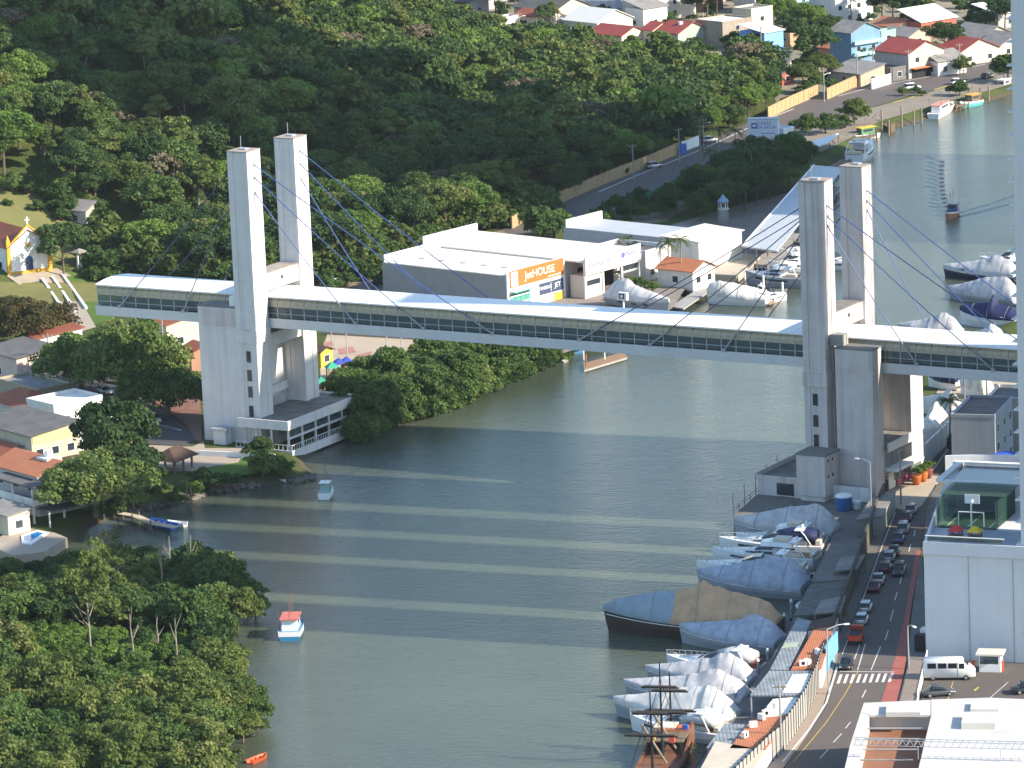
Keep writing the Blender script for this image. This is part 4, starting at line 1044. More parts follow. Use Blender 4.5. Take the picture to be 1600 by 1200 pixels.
MB().box(-177.3, -166.3, 599.95, 600.12, 18.8, 18.92).build('handrail', C_CLEAN, t)
MB().box(-177.2, -166, 602, 613.9, 16.41, 16.46).build('terrace_floor', paint('terrace_grey', (.34, .36, .40), .8, .1), t)
MB().box(-179.6, -171.4, 614.2, 624.2, 16.47, 16.52).build('court', paint('court_green', (.06, .13, .075), .7, .1), t)
for e in (-178.6, -175.6, -172.6): MB().box(e, e+.12, 614.6, 623.8, 16.525, 16.53).build('court_line', M_LINE, t)
netm = glass('court_net', (.03, .08, .06), .5, .34)
MB().box(-179.7, -171.3, 624.4, 624.46, 16.5, 20.3).build('court_net', netm, t); MB().box(-179.75, -179.7, 614.1, 624.3, 16.5, 20.3).build('court_net', netm, t)
MB().box(-171.35, -171.3, 614.1, 624.3, 16.5, 20.3).build('court_net', netm, t)
MB().box(-180.2, -170.8, 617.5, 624.9, 20.35, 20.4).build('court_net', glass('roof_net', (.06, .12, .07), .5, .3), t)
for e in (-179.7, -171.3):
    for n_ in (614.2, 624.4): MB().tube((e, n_, 16.4), (e, n_, 20.4), .08).build('net_post', C_STEEL, t)
MB().path([(-175.0, 614.9, 16.5), (-175.0, 614.9, 19.6), (-175.0, 615.6, 20.2)], .13).build('hoop_post', C_CLEAN, t)
MB().box(-176.1, -174.0, 615.6, 615.7, 19.7, 21.0).build('backboard', C_CLEAN, t)
MB().path([(-177.0, 615.5, 16.5), (-177.0, 615.5, 18.5), (-173.4, 615.5, 18.5), (-173.4, 615.5, 16.5)], .08).build('goal_frame', C_CLEAN, t)
MB().prism([(-182.2,626.4),(-168,626.4),(-168,639.2),(-184.4,639.2)], 16.41, 19.6).build('upper_block', M_POD, t)
MB().prism([(-181.0,627.6),(-169,627.6),(-169,638),(-183,638)], 19.605, 19.65).build('pool', glass('pool_dark', (.02, .03, .06), .15), t)
for bx in ((-182.2,-168,626.4,627.4,19.61,20.1), (-184.2,-168,638.2,639.2,19.61,20.1), (-183.6,-182.6,627.4,638.2,19.61,20.1), (-168.8,-168,627.4,638.2,19.61,20.1)): MB().box(*bx).build('pool_coping', C_WHITE, t)
pr = [(-186+21*k/12, 640.5+2.2*math.sin(math.pi*k/12)) for k in range(13)]
m = MB(); m.loft([[(x, y, 17.0), (x, y+.5, 17.0), (x, y+.5, 20.3), (x, y, 20.3)] for x, y in pr]); m.build('curved_parapet', M_POD, t)
for k, (e, c, nm) in enumerate(((-175.3, (.62, .04, .03), 'red'), (-172.6, (.75, .48, .02), 'yellow'))):
    q = EN(e, 608, 16.47); g = thing('playhouse', '%s-roofed play shelter on the podium terrace' % nm, 'play shelter', q, -SA)
    for x in (-.7, .7):
        for y in (-.7, .7): MB().box(x-.08, x+.08, y-.08, y+.08, 0, 1.3).build('post', C_WOOD, g)
    MB().add([(-1.0, -1.0, 1.3), (1.0, -1.0, 1.3), (1.0, 1.0, 1.3), (-1.0, 1.0, 1.3), (-.25, 0, 2.0), (.25, 0, 2.0)], [(0, 1, 5, 4), (1, 2, 5), (2, 3, 4, 5), (3, 0, 4), (3, 2, 1, 0)]).build('roof', paint('play_%s' % nm, c, .5, .08), g)
    MB().box(-.9, .9, -.9, .9, .5, .6).build('platform', C_WOOD, g)
for k in range(3):
    tag(MB().box(0, 2.2, 0, 1.4, 0, 2.4).build('service_box', (C_DARK, C_CLEAN, C_CONC)[k], None, loc=EN(-179.9-.15*k, 602.5+k*3.3, 1.7), rotz=-SA), ('dark', 'white', 'grey')[k]+' service box against the street side of the podium', 'box')
# hall with white roof at the bottom right
t = thing('white_hall', 'white-roofed hall with an open brown court at the bottom right corner', 'building', (0, 0, 0))
zr = 9.0
out = poly_px([(1350,1098),(1395,1096),(1440,1094),(1545,1090),(1640,1094),(1640,1245),(1310,1245),(1327,1165),(1338,1118)], zr)
hole = poly_px([(1359,1117),(1457,1118),(1425,1245),(1328,1245)], zr)
M_HALL = paint('hall_white', (.54, .52, .48), .65, .16, .25, dirt=(.38, .35, .31))
R_ = poly_px([(1455,1118),(1455,1093),(1545,1090),(1640,1094),(1640,1260),(1421,1260)], zr)
MB().prism(R_, zr-.3, zr).build('roof', M_HALL, t)
MB().prism(poly_px([(1350,1098),(1454,1093.5),(1454,1117),(1359,1117),(1345,1112)], zr), zr-.3, zr-.005).build('roof', M_HALL, t)
MB().prism(poly_px([(1345,1112.5),(1358,1117.5),(1327,1260),(1306,1260),(1328,1165)], zr), zr-.3, zr-.01).build('roof', M_HALL, t)
MB().prism(poly_px([(1330,1170),(1350,1110),(1640,1104),(1640,1260),(1312,1260)], zr)[0:5], 1.7, zr-.32-6.2).build('base', M_HALL, t)
M_BRN = corrug('brown_court_roof', (.26, .115, .06), .8, 1, .85, .2, dirt=(.15, .07, .04))
MB().prism(poly_px([(1352,1122),(1462,1122),(1430,1265),(1320,1265)], zr-2.2), zr-2.6, zr-2.2).build('court_floor', M_BRN, t)
wl = poly_px([(1306,1262),(1328,1166),(1345,1112.6),(1350,1098.5)], zr-.31)
for a, b in zip(wl[:-1], wl[1:]): MB().add([(a[0], a[1], 1.6), (b[0], b[1], 1.6), (b[0], b[1], zr-.31), (a[0], a[1], zr-.31)], [(0, 1, 2, 3)]).build('side_wall', C_GREYM, t)
wl = poly_px([(1359,1117.5),(1328,1262)], zr-.31); MB().add([(wl[0][0], wl[0][1], zr-2.2), (wl[1][0], wl[1][1], zr-2.2), (wl[1][0], wl[1][1], zr-.32), (wl[0][0], wl[0][1], zr-.32)], [(0, 1, 2, 3)]).build('court_wall', M_HALL, t)
wl = poly_px([(1456,1118.5),(1423,1262)], zr-.31); MB().add([(wl[0][0], wl[0][1], zr-2.2), (wl[1][0], wl[1][1], zr-2.2), (wl[1][0], wl[1][1], zr-.32), (wl[0][0], wl[0][1], zr-.32)], [(0, 1, 2, 3)]).build('court_wall', M_HALL, t)
wl = poly_px([(1359,1117.5),(1456,1118)], zr-.31); MB().add([(wl[0][0], wl[0][1], zr-2.2), (wl[1][0], wl[1][1], zr-2.2), (wl[1][0], wl[1][1], zr-.32), (wl[0][0], wl[0][1], zr-.32)], [(0, 1, 2, 3)]).build('court_wall', M_HALL, t)
for k in range(6):
    a = P(1354-k*8.5, 1138+k*16.5, zr-.6); b = P(1452-k*8.5, 1138+k*16.5, zr-.6); MB().tube(a, b, .12, n=5).build('court_beam', C_CONC, t)
MB().prism(poly_px([(1505,1112),(1558,1112),(1555,1130),(1502,1130)], zr+.8), zr+.002, zr+.8).build('roof_box', M_HALL, t)
MB().prism(poly_px([(1518,1095),(1562,1095),(1560,1108),(1516,1108)], zr+.5), zr+.002, zr+.5).build('roof_box', M_HALL, t)
MB().prism(poly_px([(1386,1098),(1440,1097),(1438,1113),(1384,1113)], zr+.6), zr+.002, zr+.6).build('roof_box', M_HALL, t)
# lattice mast lying over the hall roof
t = thing('lattice_truss', 'thin dark lattice truss spanning above the white hall roof', 'truss', (0, 0, 0))
ta, tb = P(1334,1164,zr+1.6), P(1640,1172,zr+1.6); dn = (tb-ta); n = 26
ch = [Vector((0, 0, 0)), Vector((0, 0, .95))]
for k in range(2): MB().tube(ta+ch[k], tb+ch[k], .05, n=4).build('chord', C_GREYM, t)
MB().tube(ta+Vector((.1, .9, .4)), tb+Vector((.1, .9, .4)), .05, n=4).build('chord', C_GREYM, t)
for k in range(n):
    a = ta+dn*k/n; b = ta+dn*(k+.5)/n; c = ta+dn*(k+1)/n
    MB().tube(a, b+ch[1], .035, n=4).build('brace', C_GREYM, t); MB().tube(b+ch[1], c, .035, n=4).build('brace', C_GREYM, t); MB().tube(a, b+Vector((.1, .9, .4)), .03, n=4).build('brace', C_GREYM, t)
for x in (.33, .75): q = ta+dn*x; MB().tube(q, q-Vector((0, 0, 1.6)), .05, n=4).build('post', C_GREYM, t)
# ---------------- marina sheds between quay and street
def shed(label, pts, z, rmat, wmat, thick=.2, inset=.0, name='shed', posts=False, cat='shed', slope=0):
    t = thing(name, label, cat, P(pts[0][0], pts[0][1], LAND)); o = t.location
    w_ = [(x-o.x, y-o.y) for x, y in poly_px(pts, z)]; cx = sum(p[0] for p in w_)/len(w_); cy = sum(p[1] for p in w_)/len(w_)
    MB().prism(w_, z-thick-o.z, z-o.z).build('roof', rmat, t)
    iw = [(cx+(x-cx)*.97, cy+(y-cy)*.97) for x, y in w_]
    if posts:
        for p in iw: MB().box(p[0]-.1, p[0]+.1, p[1]-.1, p[1]+.1, -.1, z-thick-o.z).build('post', wmat, t)
    else: MB().prism(iw, -.2, z-thick-o.z-.003).build('wall', wmat, t)
    return t
M_CORW = corrug('corrugated_wall', (.33, .32, .29), .8, 0, .7, .15)
shed('long beige shed roof at the bottom of the marina strip', [(1118,1158),(1196,1172),(1150,1245),(1070,1245)], 4.6, paint('beige_roof', (.52,.46,.36), .8, .12, .4), C_WHITE)
shed('blue-grey metal roof beside the lowest orange tiles', [(1132,1130),(1172,1132),(1140,1170),(1104,1168)], 4.3, M_SHB, C_GREYM)
shed('lower orange tiled shed roof carrying air conditioners', [(1174,1124),(1238,1116),(1196,1170),(1140,1169)], 4.6, M_TILEO, C_WHITE)
shed('pale ribbed tile roof above the lower orange tiles', [(1208,1092),(1252,1088),(1238,1114),(1184,1120)], 4.7, M_SHW, C_WHITE)
shed('wide blue and white striped metal roof by the crossing', [(1202,1048),(1274,1048),(1258,1086),(1172,1086)], 5.0, M_SHB, C_GREYM, posts=True)
sh = shed('cluster of white sheet panels on the striped roof', [(1238,1054),(1268,1052),(1256,1082),(1222,1082)], 5.12, M_SHW, C_GREYM, thick=.1, posts=True, name='roof_sheets')
shed('long blue-grey walkway roof beside the moored yachts', [(1246,965),(1268,970),(1232,1047),(1203,1046)], 4.4, M_SHB, C_GREYM, posts=True)
shed('green tinted sheet roof in the walkway roof row', [(1226,1005),(1248,1003),(1244,1010),(1221,1012)], 4.52, paint('green_sheet', (.36,.42,.30), .5, .1), C_GREYM, thick=.08, posts=True)
shed('upper orange tiled shed roof with pipes and vents', [(1272,983),(1303,978),(1284,1043),(1236,1046)], 4.7, M_TILEO, C_WHITE)
shed('brown tiled roof end above the upper orange tiles', [(1268,970),(1310,960),(1304,977),(1262,984)], 4.6, M_TILEB, C_WHITE)
shed('grey canopy of weathered tiles, nearest on the quay', [(1283,938),(1322,930),(1314,955),(1272,958)], 4.6, M_FIB, C_WOOD, posts=True)
shed('pale tiled canopy in the middle of the quay', [(1312,872),(1352,866),(1340,888),(1303,892)], 4.4, M_FIB, C_WOOD, posts=True)
shed('mossy fibre roof below the right tower', [(1362,778),(1400,768),(1378,806),(1337,812)], 4.6, M_FIB, C_CONC)
for k, (x, y) in enumerate(((1197,1118),(1203,1112),(1190,1124),(1177,1136),(1212,1106),(1262,1038),(1255,1040),(1164,1152),(1278,1022))):
    a = thing('air_conditioner', 'white air conditioner unit on an orange tiled marina roof', 'air conditioner', P(x, y, 4.7), .3+k, 'air conditioners on the marina roofs')
    MB().box(-.5, .5, -.25, .25, 0, .75).build('casing', C_CLEAN, a); MB().tube((0, -.255, .38), (0, -.262, .38), .26, n=10).build('fan', C_DARK, a)
# street wall of vertical panels
t = thing('panel_wall', 'grey wall of upright panels between marina sheds and pavement', 'wall', (0, 0, 0))
wp = [(1150,1245),(1206,1190),(1219,1180),(1240,1150),(1261,1117),(1279,1075),(1288,1046)]
for a, b in zip(wp[:-1], wp[1:]):
    a = P(*a, LAND+.2); b = P(*b, LAND+.2); L_ = (b-a).length; n = max(2, int(L_/1.5)); ang = math.atan2(b.y-a.y, b.x-a.x)
    for k in range(n):
        q = a+(b-a)*((k+.5)/n); MB().box(-L_/n/2+.05, L_/n/2-.05, -.05, .05, 0, 3.7).build('panel', M_CORW, t, loc=q, rotz=ang)
        MB().box(-.07, .07, -.12, .12, 0, 3.9).build('post', C_DARK, t, loc=a+(b-a)*(k/n), rotz=ang)
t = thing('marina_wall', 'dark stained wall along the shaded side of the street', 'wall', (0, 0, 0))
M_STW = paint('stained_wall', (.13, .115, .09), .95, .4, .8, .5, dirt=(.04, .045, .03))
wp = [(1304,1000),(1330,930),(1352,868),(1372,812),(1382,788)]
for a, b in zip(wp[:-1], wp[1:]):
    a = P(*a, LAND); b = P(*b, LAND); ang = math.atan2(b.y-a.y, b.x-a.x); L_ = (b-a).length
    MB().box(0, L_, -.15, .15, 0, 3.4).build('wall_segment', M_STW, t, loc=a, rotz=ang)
t = thing('blue_mural_wall', 'sky-blue painted wall panel beside the zebra crossing', 'wall', P(1290,1052,LAND+.2), math.radians(76))
M_MUR = paint('mural_blue', (.16, .42, .72), .7, .15, .6)
MB().box(0, 6.5, -.12, .12, 0, 3.6).build('panel', M_MUR, t); MB().box(-.6, -.01, -.14, .14, 0, 3.4).build('doorway', C_DARK, t); MB().box(6.5, 9.5, -.12, .12, .6, 3.3).build('panel', M_MUR, t)
# blue water tank
def watertank(px, py, z, r, h, label, mat):
    t = thing('water_tank', label, 'water tank', P(px, py, z)); rr = [(r*.86, 0), (r*.9, .1), (r*.97, h*.75), (r, h*.8), (r, h*.88), (r*.9, h*.95), (r*.3, h)]
    MB().loft([[(a*math.cos(2*math.pi*k/18), a*math.sin(2*math.pi*k/18), b) for k in range(18)] for a, b in rr]).build('body', mat, t, True)
    MB().loft([[(a*math.cos(2*math.pi*k/18), a*math.sin(2*math.pi*k/18), b) for k in range(18)] for a, b in ((r*1.03, h*.86), (r*1.03, h*.9), (r*.9, h*1.0), (r*.2, h*1.04))]).build('lid', C_CLEAN if 'blue' in label else mat, t, True)
    return t
watertank(1319,797,LAND+.1,1.35,2.5,'big blue water tank beside the foot of the right tower', paint('tank_blue', (.03,.13,.36), .5, .08))
watertank(1339,795,LAND+.1,.8,1.3,'small white water tank next to the blue tank', C_CLEAN)
tag(MB().box(-3.2, 3.2, -.1, .1, 0, 2.3).build('wall', C_WHITE, None, loc=P(1330,783,LAND), rotz=-AL), 'low white wall behind the blue water tank', 'wall')
# planters
for k, (x, y, c, nm) in enumerate(((1432,757,(.50,.13,.03),'nearest orange'),(1442,752,(.50,.15,.03),'middle orange'),(1450,747,(.22,.07,.05),'dark red'))):
    t = thing('planter', '%s plant pot with green shrub on the lit plaza' % nm, 'planter', P(x, y, LAND+.2))
    MB().loft([[(a*math.cos(2*math.pi*j/14), a*math.sin(2*math.pi*j/14), b) for j in range(14)] for a, b in ((.45, 0), (.75, .6), (.85, 1.3), (.92, 1.5), (.8, 1.5))]).build('pot', paint('pot_%d' % k, c, .6, .1), t, True)
    V_, F_ = crown_arrays(80+k, .95, 1.1, 2.0, 16, 30, .2, .45); ob('shrub', npmesh('shrub', V_, F_), L_BRIGHT, t)
# T2 surroundings: yard, walls, buildings, palms
sheet('yard', [(1330,720),(1400,700),(1440,660),(1470,600),(1520,560),(1640,500),(1700,560),(1560,640),(1480,720),(1440,740)], LAND+.06, M_SAND)
t = thing('white_wall', 'long white compound wall with panels beside the street behind the right tower', 'wall', P(1436,738,LAND), 0)
a = P(1436,738,LAND); b = P(1520,655,LAND); ang = math.atan2(b.y-a.y, b.x-a.x); L_ = (b-a).length; t.rotation_euler.z = ang
for k in range(10): MB().box(L_*k/10+.06, L_*(k+1)/10-.06, -.12, .12, -.2, 3.6).build('panel', C_CLEAN, t); MB().box(L_*k/10-.05, L_*k/10+.05, -.2, .2, -.2, 3.75).build('post', C_WHITE, t)
palm(1485,702,8.0,'dark palm with drooping fronds beside the white compound wall', seed=3, fl=3.4, n=18)
palm(1509,655,8.2,'lit yellow-green palm standing in the sandy yard', seed=5, fl=3.2, n=16)
palm(1542,635,9,'slim palm farthest back in the sandy yard', seed=6, fl=2.6, n=12)
house('yard_building','blue-grey flat building with white trim between the compound wall and the tower',1556,745,7,14,9.5,-18,(.34,.38,.46),'flat',M_FIBD,ws=3,wf=0,cat='building')
house('yard_building','white building with a wide dark window near the right edge',1600,712,6,10,9,-18,(.62,.60,.55),'flat',M_FIBD,ws=2,wf=1,cat='building')
for k, (x, y, s) in enumerate(((1508,712,1.3),(1520,695,1.1),(1545,668,.9),(1560,660,1.0),(1575,655,1.0),(1590,650,1.1))):
    tpx('bush2', x, y, s, 'dark shrub of the hedge behind the compound wall', 'hedge shrubs by the yard', name='shrub', cat='shrub')
t = thing('blue_tarpaulin', 'bright blue tarpaulin heap on the podium side near the right edge', 'tarpaulin', P(1570,716,12))
rg = random.Random(4); V_ = []; 
for j in range(7):
    for i in range(12): V_.append((i*.7-4, j*.6-2, (1.2*math.exp(-((i-6)/4)**2-((j-3)/2.5)**2)+rg.uniform(-.12, .12))))
MB().add(V_, [(j*12+i, j*12+i+1, (j+1)*12+i+1, (j+1)*12+i) for j in range(6) for i in range(11)]).build('sheet', paint('tarp_blue', (.05,.11,.55), .5, .1), t)
MB().box(-5, 5, -3, 3, -.9, -.12).build('roof_slab', C_CONC, t); MB().box(-4.8, 4.8, -2.8, 2.8, -11, -.9).build('support', C_WHITE, t)
# lamps and poles
lamp(1295,1085,9,2.6,.3,'tall street lamp with curved arm beside the blue mural wall', LAND+.2)
lamp(1221,1180,9.5,0,0,'concrete utility pole on the pavement by the panel wall', LAND+.2, name='utility_pole', wood=True)
lamp(1362,822,10,2.0,2.6,'grey lamp post between the mossy roof and the marina quay')
lamp(1408,790,9,0,1.2,'dark utility pole at the corner of the lit plaza', name='utility_pole', wood=True)
lamp(1420,1045,6,1.8,-1.2,'low lamp post with a blue sign at the parking lot corner', LAND+.2)
# pier left of T2
t = thing('pier', 'concrete fishing pier with thin rails beside the right tower', 'pier', (0, 0, 0))
pp = poly_px([(1145,806),(1215,744),(1240,752),(1240,790),(1168,812)], 1.8)
MB().prism(pp, 1.35, 1.8).build('deck', M_QUAY, t)
for x, y in ((1150,808),(1160,800),(1178,786),(1196,770),(1212,758),(1172,812),(1200,800)):
    q = P(x, y, 1.35); MB().tube((q.x, q.y, -2), (q.x, q.y, 1.35), .4, n=8).build('pile', M_QUAY, t)
a, b = P(1146,806,1.8), P(1215,745,1.8)
for k in range(9): q = a+(b-a)*k/8; MB().tube(q, q+Vector((0, 0, 1.1 if k % 2 else 3.6)), .05, n=5).build('rail_post', C_DARK, t)
for z in (.55, 1.05): MB().tube(a+Vector((0, 0, z)), b+Vector((0, 0, z)), .035, n=4).build('rail', C_DARK, t)
# quay fingers and mooring posts
for k, (x, y) in enumerate(((1300,838),(1287,862),(1272,893),(1262,915),(1250,935),(1237,968),(1226,990),(1212,1018),(1200,1046),(1185,1062),(1165,1092),(1150,1112),(1125,1150))):
    q = P(x, y, 0); t = thing('mooring_post', 'white-capped mooring post at the marina quay edge', 'mooring post', q, 0, 'mooring posts of the quay')
    MB().tube((0, 0, -1), (0, 0, 2.6), .22, n=8).build('post', C_CONC, t); MB().tube((0, 0, 2.6), (0, 0, 3.0), .24, .12, n=8).build('cap', C_CLEAN, t)
shed('long flat mossy concrete roof over the quay walkway', [(1300,846),(1346,842),(1324,905),(1268,910)], 3.6, M_QUAY, C_CONC, posts=True, name='walkway_roof')
shed('lower stretch of the mossy concrete walkway roof', [(1267,912),(1322,907),(1302,958),(1240,962)], 3.5, paint('quay_roof', (.15,.145,.13), .95, .3, .5), C_CONC, posts=True, name='walkway_roof')
# boats along the quay
PR_A = [(0, .6), (.05, 2.6), (.17, 4.0), (.3, 3.6), (.42, 3.3), (.6, 2.3), (.8, 1.1), (1, .1)]
PR_B = [(0, .5), (.06, 2.4), (.2, 3.4), (.3, 3.5), (.38, 2.6), (.62, 1.6), (.85, .7), (1, .1)]
PR_C = [(0, .8), (.05, 3.2), (.18, 4.2), (.36, 4.9), (.42, 6.2), (.455, 5.0), (.58, 3.7), (.72, 3.2), (.86, 2.0), (1, .3)]
covered_boat((1146,836),(1308,846),5.2,1.9,PR_A,'grey','large yacht under a grey cover beside the right tower pier',C_HULLG,1)
open_yacht((1124,862),(1288,866),4.4,1.6,'white sports yacht with a navy canvas top moored among the shaded boats',bimini='navy')
open_yacht((1112,878),(1280,886),4.4,1.6,'white motor yacht with radar arch next to the navy-topped boat',fly=True)
open_yacht((1088,896),(1262,902),4.2,1.4,'white low motor boat half hidden behind the blue-grey cover')
covered_boat((1090,918),(1262,934),5.2,1.9,PR_A,'blue','yacht under a blue-grey cover moored behind the big dark-hulled ship',C_HULLG,5)
covered_boat((944,986),(1218,1000),6.4,2.5,PR_C,'slate','big dark-hulled ship with slate cover at the bow and tan cover aft',C_HULLD,8,'tan',.58,name='covered_ship')
covered_boat((1062,1003),(1222,1020),5.2,1.8,PR_B,'blue','grey-blue covered yacht moored just below the big dark ship',C_HULLG,12)
open_yacht((1042,1046),(1190,1058),4.4,1.5,'white sports cruiser with dark hull band, red seats and grey canvas top',C_HULLW,C_REDC,'grey')
covered_boat((976,1090),(1168,1106),5.0,1.7,PR_B,'grey','yacht under a pale grey cover, upper of the two sunlit covered boats',C_HULLG,15)
covered_boat((960,1118),(1150,1140),5.2,1.8,PR_A,'white','yacht under a whitish cover, lower of the two sunlit covered boats',C_HULLG,19,'white',.3)
open_yacht((985,1140),(1135,1160),4.4,1.5,'white cruiser with cream canvas top beside the wooden sailing ship',bimini='white')

open_yacht((1150,852),(1290,858),4.0,1.4,'white motor boat squeezed between the big grey cover and the navy-topped yacht',fly=True)
covered_boat((1010,1064),(1178,1078),4.6,1.5,PR_B,'grey','grey-covered cruiser behind the white sports cruiser with red seats',C_HULLG,17)
for k, (x, y, c) in enumerate(((1286,872,BLK),(1270,905,SIL),(1253,950,WHT),(1240,975,DGR),(1190,1075,WHT),(1172,1100,SIL))):
    t = thing('dinghy', ('black','silver','white','dark grey','white lower','pale grey')[k]+' inflatable dinghy tied at the quay edge', 'dinghy', P(x, y, .25), 1.2+k*.2)
    dm = paint('dinghy_%.2f' % c[0], c, .6, .1); MB().path([(-1.4, -.6, .25), (.6, -.65, .25), (1.5, 0, .4), (.6, .65, .25), (-1.4, .6, .25)], .26, 8).build('tube', dm, t); MB().box(-1.3, .7, -.5, .5, .05, .14).build('floor', C_CONC, t); MB().box(-1.6, -1.3, -.2, .2, .3, 1.1).build('outboard', C_DARK, t)
# ------------------------------------------------------------------ left bank
def PG_(x, y):
    "surveyed point dropped on the terrain"
    z = LAND
    for _ in range(14): p = P(x, y, z); z = .5*z+.5*gz(p.x, p.y)
    return P(x, y, z)
def drape(name, rows, mat, lift=.08):
    "path following the slope: rows are (left px, right px)"
    V_ = []; n = 0
    dense = []
    for (a, b) in zip(rows[:-1], rows[1:]):
        for k in range(5): dense.append(tuple(tuple(a[i][j]+(b[i][j]-a[i][j])*k/5 for j in (0, 1)) for i in (0, 1)))
    dense.append(rows[-1])
    for l, r in dense:
        V_ += [PG_(*l)+Vector((0, 0, lift)), PG_(*r)+Vector((0, 0, lift))]
    F_ = [(2*i, 2*i+1, 2*i+3, 2*i+2) for i in range(len(dense)-1)]
    o = MB().add(V_, F_).build(name, mat); o['kind'] = 'structure'; return o
M_LAWN = paint('lawn', (.085, .145, .03), .95, .2, .25, 0, bump=.4, bscale=4, dirt=(.06, .09, .025), spec=.1)
M_LAWNY = paint('dry_lawn', (.17, .165, .06), .95, .2, .2, 0, bump=.4, bscale=4, dirt=(.10, .11, .04), spec=.1)
M_BRICK = paint('brick_paving', (.22, .11, .085), .9, .2, .5)
M_CONCP = paint('beige_paving', (.36, .30, .23), .9, .2, .3, dirt=(.25, .2, .15))
sheet('road', [(20,598),(70,580),(140,566),(175,585),(215,618),(252,640),(292,668),(304,688),(290,697),(232,694),(218,668),(180,655),(120,640),(60,625)], LAND+.08, M_ASPH)
sheet('plaza', [(205,690),(225,695),(300,698),(318,690),(320,700),(385,700),(372,722),(330,728),(300,735),(220,735),(205,715)], LAND+.16, M_CONCP, .3)
sheet('brick_walk', [(215,612),(245,600),(312,610),(316,690),(304,686),(292,664),(255,637)], LAND+.14, M_BRICK, .3)
sheet('lawn', [(372,722),(386,702),(425,706),(430,728),(400,740),(330,748),(300,742),(332,730)], LAND+.1, M_LAWN)
sheet('pavement', [(30,575),(70,560),(140,548),(142,562),(70,577),(25,594)], LAND+.15, M_CONCP, .3)
for k in range(4): strip('zebra_bar', [(243+k*7,662+k*1.5),(262+k*7,668+k*1.5)], .5, LAND+.1, M_LINE)
drape('grass_slope', [((-20,285),(60,300)),((-20,330),(75,330)),((-20,365),(120,365)),((-20,400),(140,400)),((-20,440),(165,440)),((-20,480),(175,480)),((-20,510),(165,505))], M_LAWNY, .03)
drape('lawn', [((95,425),(150,428)),((112,455),(165,450)),((125,490),(175,478)),((140,510),(180,500))], M_LAWN, .09)
drape('stair_path', [((68,438),(98,433)),((86,464),(114,456)),((104,492),(134,484)),((125,520),(150,512))], M_CONCP, .14)
for l, r in (((66,438),(104,494)), ((82,435),(118,488)), ((98,432),(135,484))):
    a = PG_(*l); b = PG_(*r); m = MB(); n = 8
    for k in range(n):
        p = PG_(l[0]+(r[0]-l[0])*k/n, l[1]+(r[1]-l[1])*k/n); q = PG_(l[0]+(r[0]-l[0])*(k+1)/n, l[1]+(r[1]-l[1])*(k+1)/n)
        d = (q-p).normalized(); s = Vector((-d.y, d.x, 0))*.25; u = Vector((0, 0, .55))
        m.loft([[p-s, p+s, p+s+u, p-s+u], [q-s, q+s, q+s+u, q-s+u]])
    tag(m.build('stair_wall', C_WHITE), 'white side wall of the church steps, %s' % {66: 'left one', 82: 'middle one', 98: 'right one'}[l[0]], 'wall')
drape('church_forecourt', [((10,432),(88,420)),((30,446),(112,432))], M_CONCP, .16)
# church
M_OCHRE = paint('ochre_trim', (.60, .34, .04), .75, .1, .6)
def church_x(t):
    d_ = 9.0; h = 5.4; rise = 3.2
    for y in (0, d_): MB().box(-.25, .3, y-.4, y+.4, -.4, h+1.6).build('corner_pier', M_OCHRE, t); MB().loft([[( -.2, y-.3, h+1.6), (.25, y-.3, h+1.6), (.25, y+.3, h+1.6), (-.2, y+.3, h+1.6)], [(0, y-.03, h+2.6), (.05, y-.03, h+2.6), (.05, y+.03, h+2.6), (0, y+.03, h+2.6)]]).build('finial', M_OCHRE, t)
    MB().box(.01, .2, .4, d_-.4, -.4, .5).build('plinth', M_OCHRE, t)
    for s in (0, 1):
        a = (.2, h+.2) if s == 0 else (d_-.2, h+.2); c = (d_/2, h+rise+.75)
        MB().extr([(a[0], a[1]), (c[0], c[1]), (c[0], c[1]+.45), (a[0], a[1]+.45)], 'x', -.1, .28).build('gable_trim', M_OCHRE, t)
    MB().extr([(0.0, h), (d_, h), (d_/2, h+rise+.7)], 'x', -.05, .1).build('facade_gable', C_CLEAN, t)
    MB().box(.1, .16, d_/2-.75, d_/2+.75, -.3, 2.6).build('door', paint('door_blue_dark', (.02, .03, .09), .5, .1), t)
    MB().tube((.1, d_/2, 2.6), (.158, d_/2, 2.6), .75, n=16).build('door_arch', paint('door_blue', (.04, .12, .30), .5, .1), t)
    MB().tube((.1, d_/2, 5.6), (.2, d_/2, 5.6), .5, n=14).build('round_window', M_OCHRE, t)
    MB().box(0, .2, d_/2-.12, d_/2+.12, h+rise+1.1, h+rise+2.6).build('cross', C_CLEAN, t); MB().box(.02, .18, d_/2-.5, d_/2+.5, h+rise+1.9, h+rise+2.1).build('cross_arm', C_CLEAN, t)
pc = PG_(15, 430)
house('church','small white chapel with ochre trim, red tiled roof and blue door',15,430,22,9.0,5.4,-58,(.76,.75,.72),'gable_x',M_TILE,z=pc.z,rise=3.2,wf=3,ws=0,extra=church_x,cat='chapel')
t = thing('bell_shelter', 'small white bell shelter among shrubs right of the chapel', 'shelter', PG_(122, 420), -.6)
for y in (0, 1.1): MB().box(-.2, .2, y-.15, y+.15, 0, 3.2).build('pillar', C_WHITE, t)
MB().box(-1.1, 1.1, -.9, 2.0, 3.2, 3.4).build('roof', M_FIB, t); MB().loft([[(-1.1, -.9, 3.4), (1.1, -.9, 3.4), (1.1, 2.0, 3.4), (-1.1, 2.0, 3.4)], [(-.1, 0.3, 4.0), (.1, .3, 4.0), (.1, .8, 4.0), (-.1, .8, 4.0)]]).build('roof_cap', M_FIB, t)
def hz(x, y): return PG_(x, y).z
house('hill_house','small stucco house with pale tiled roof at the forest edge above the chapel',135,354,5.5,7,3.2,-35,(.42,.38,.33),'gable_x',M_FIB,z=hz(135,354),wf=1,ws=2)
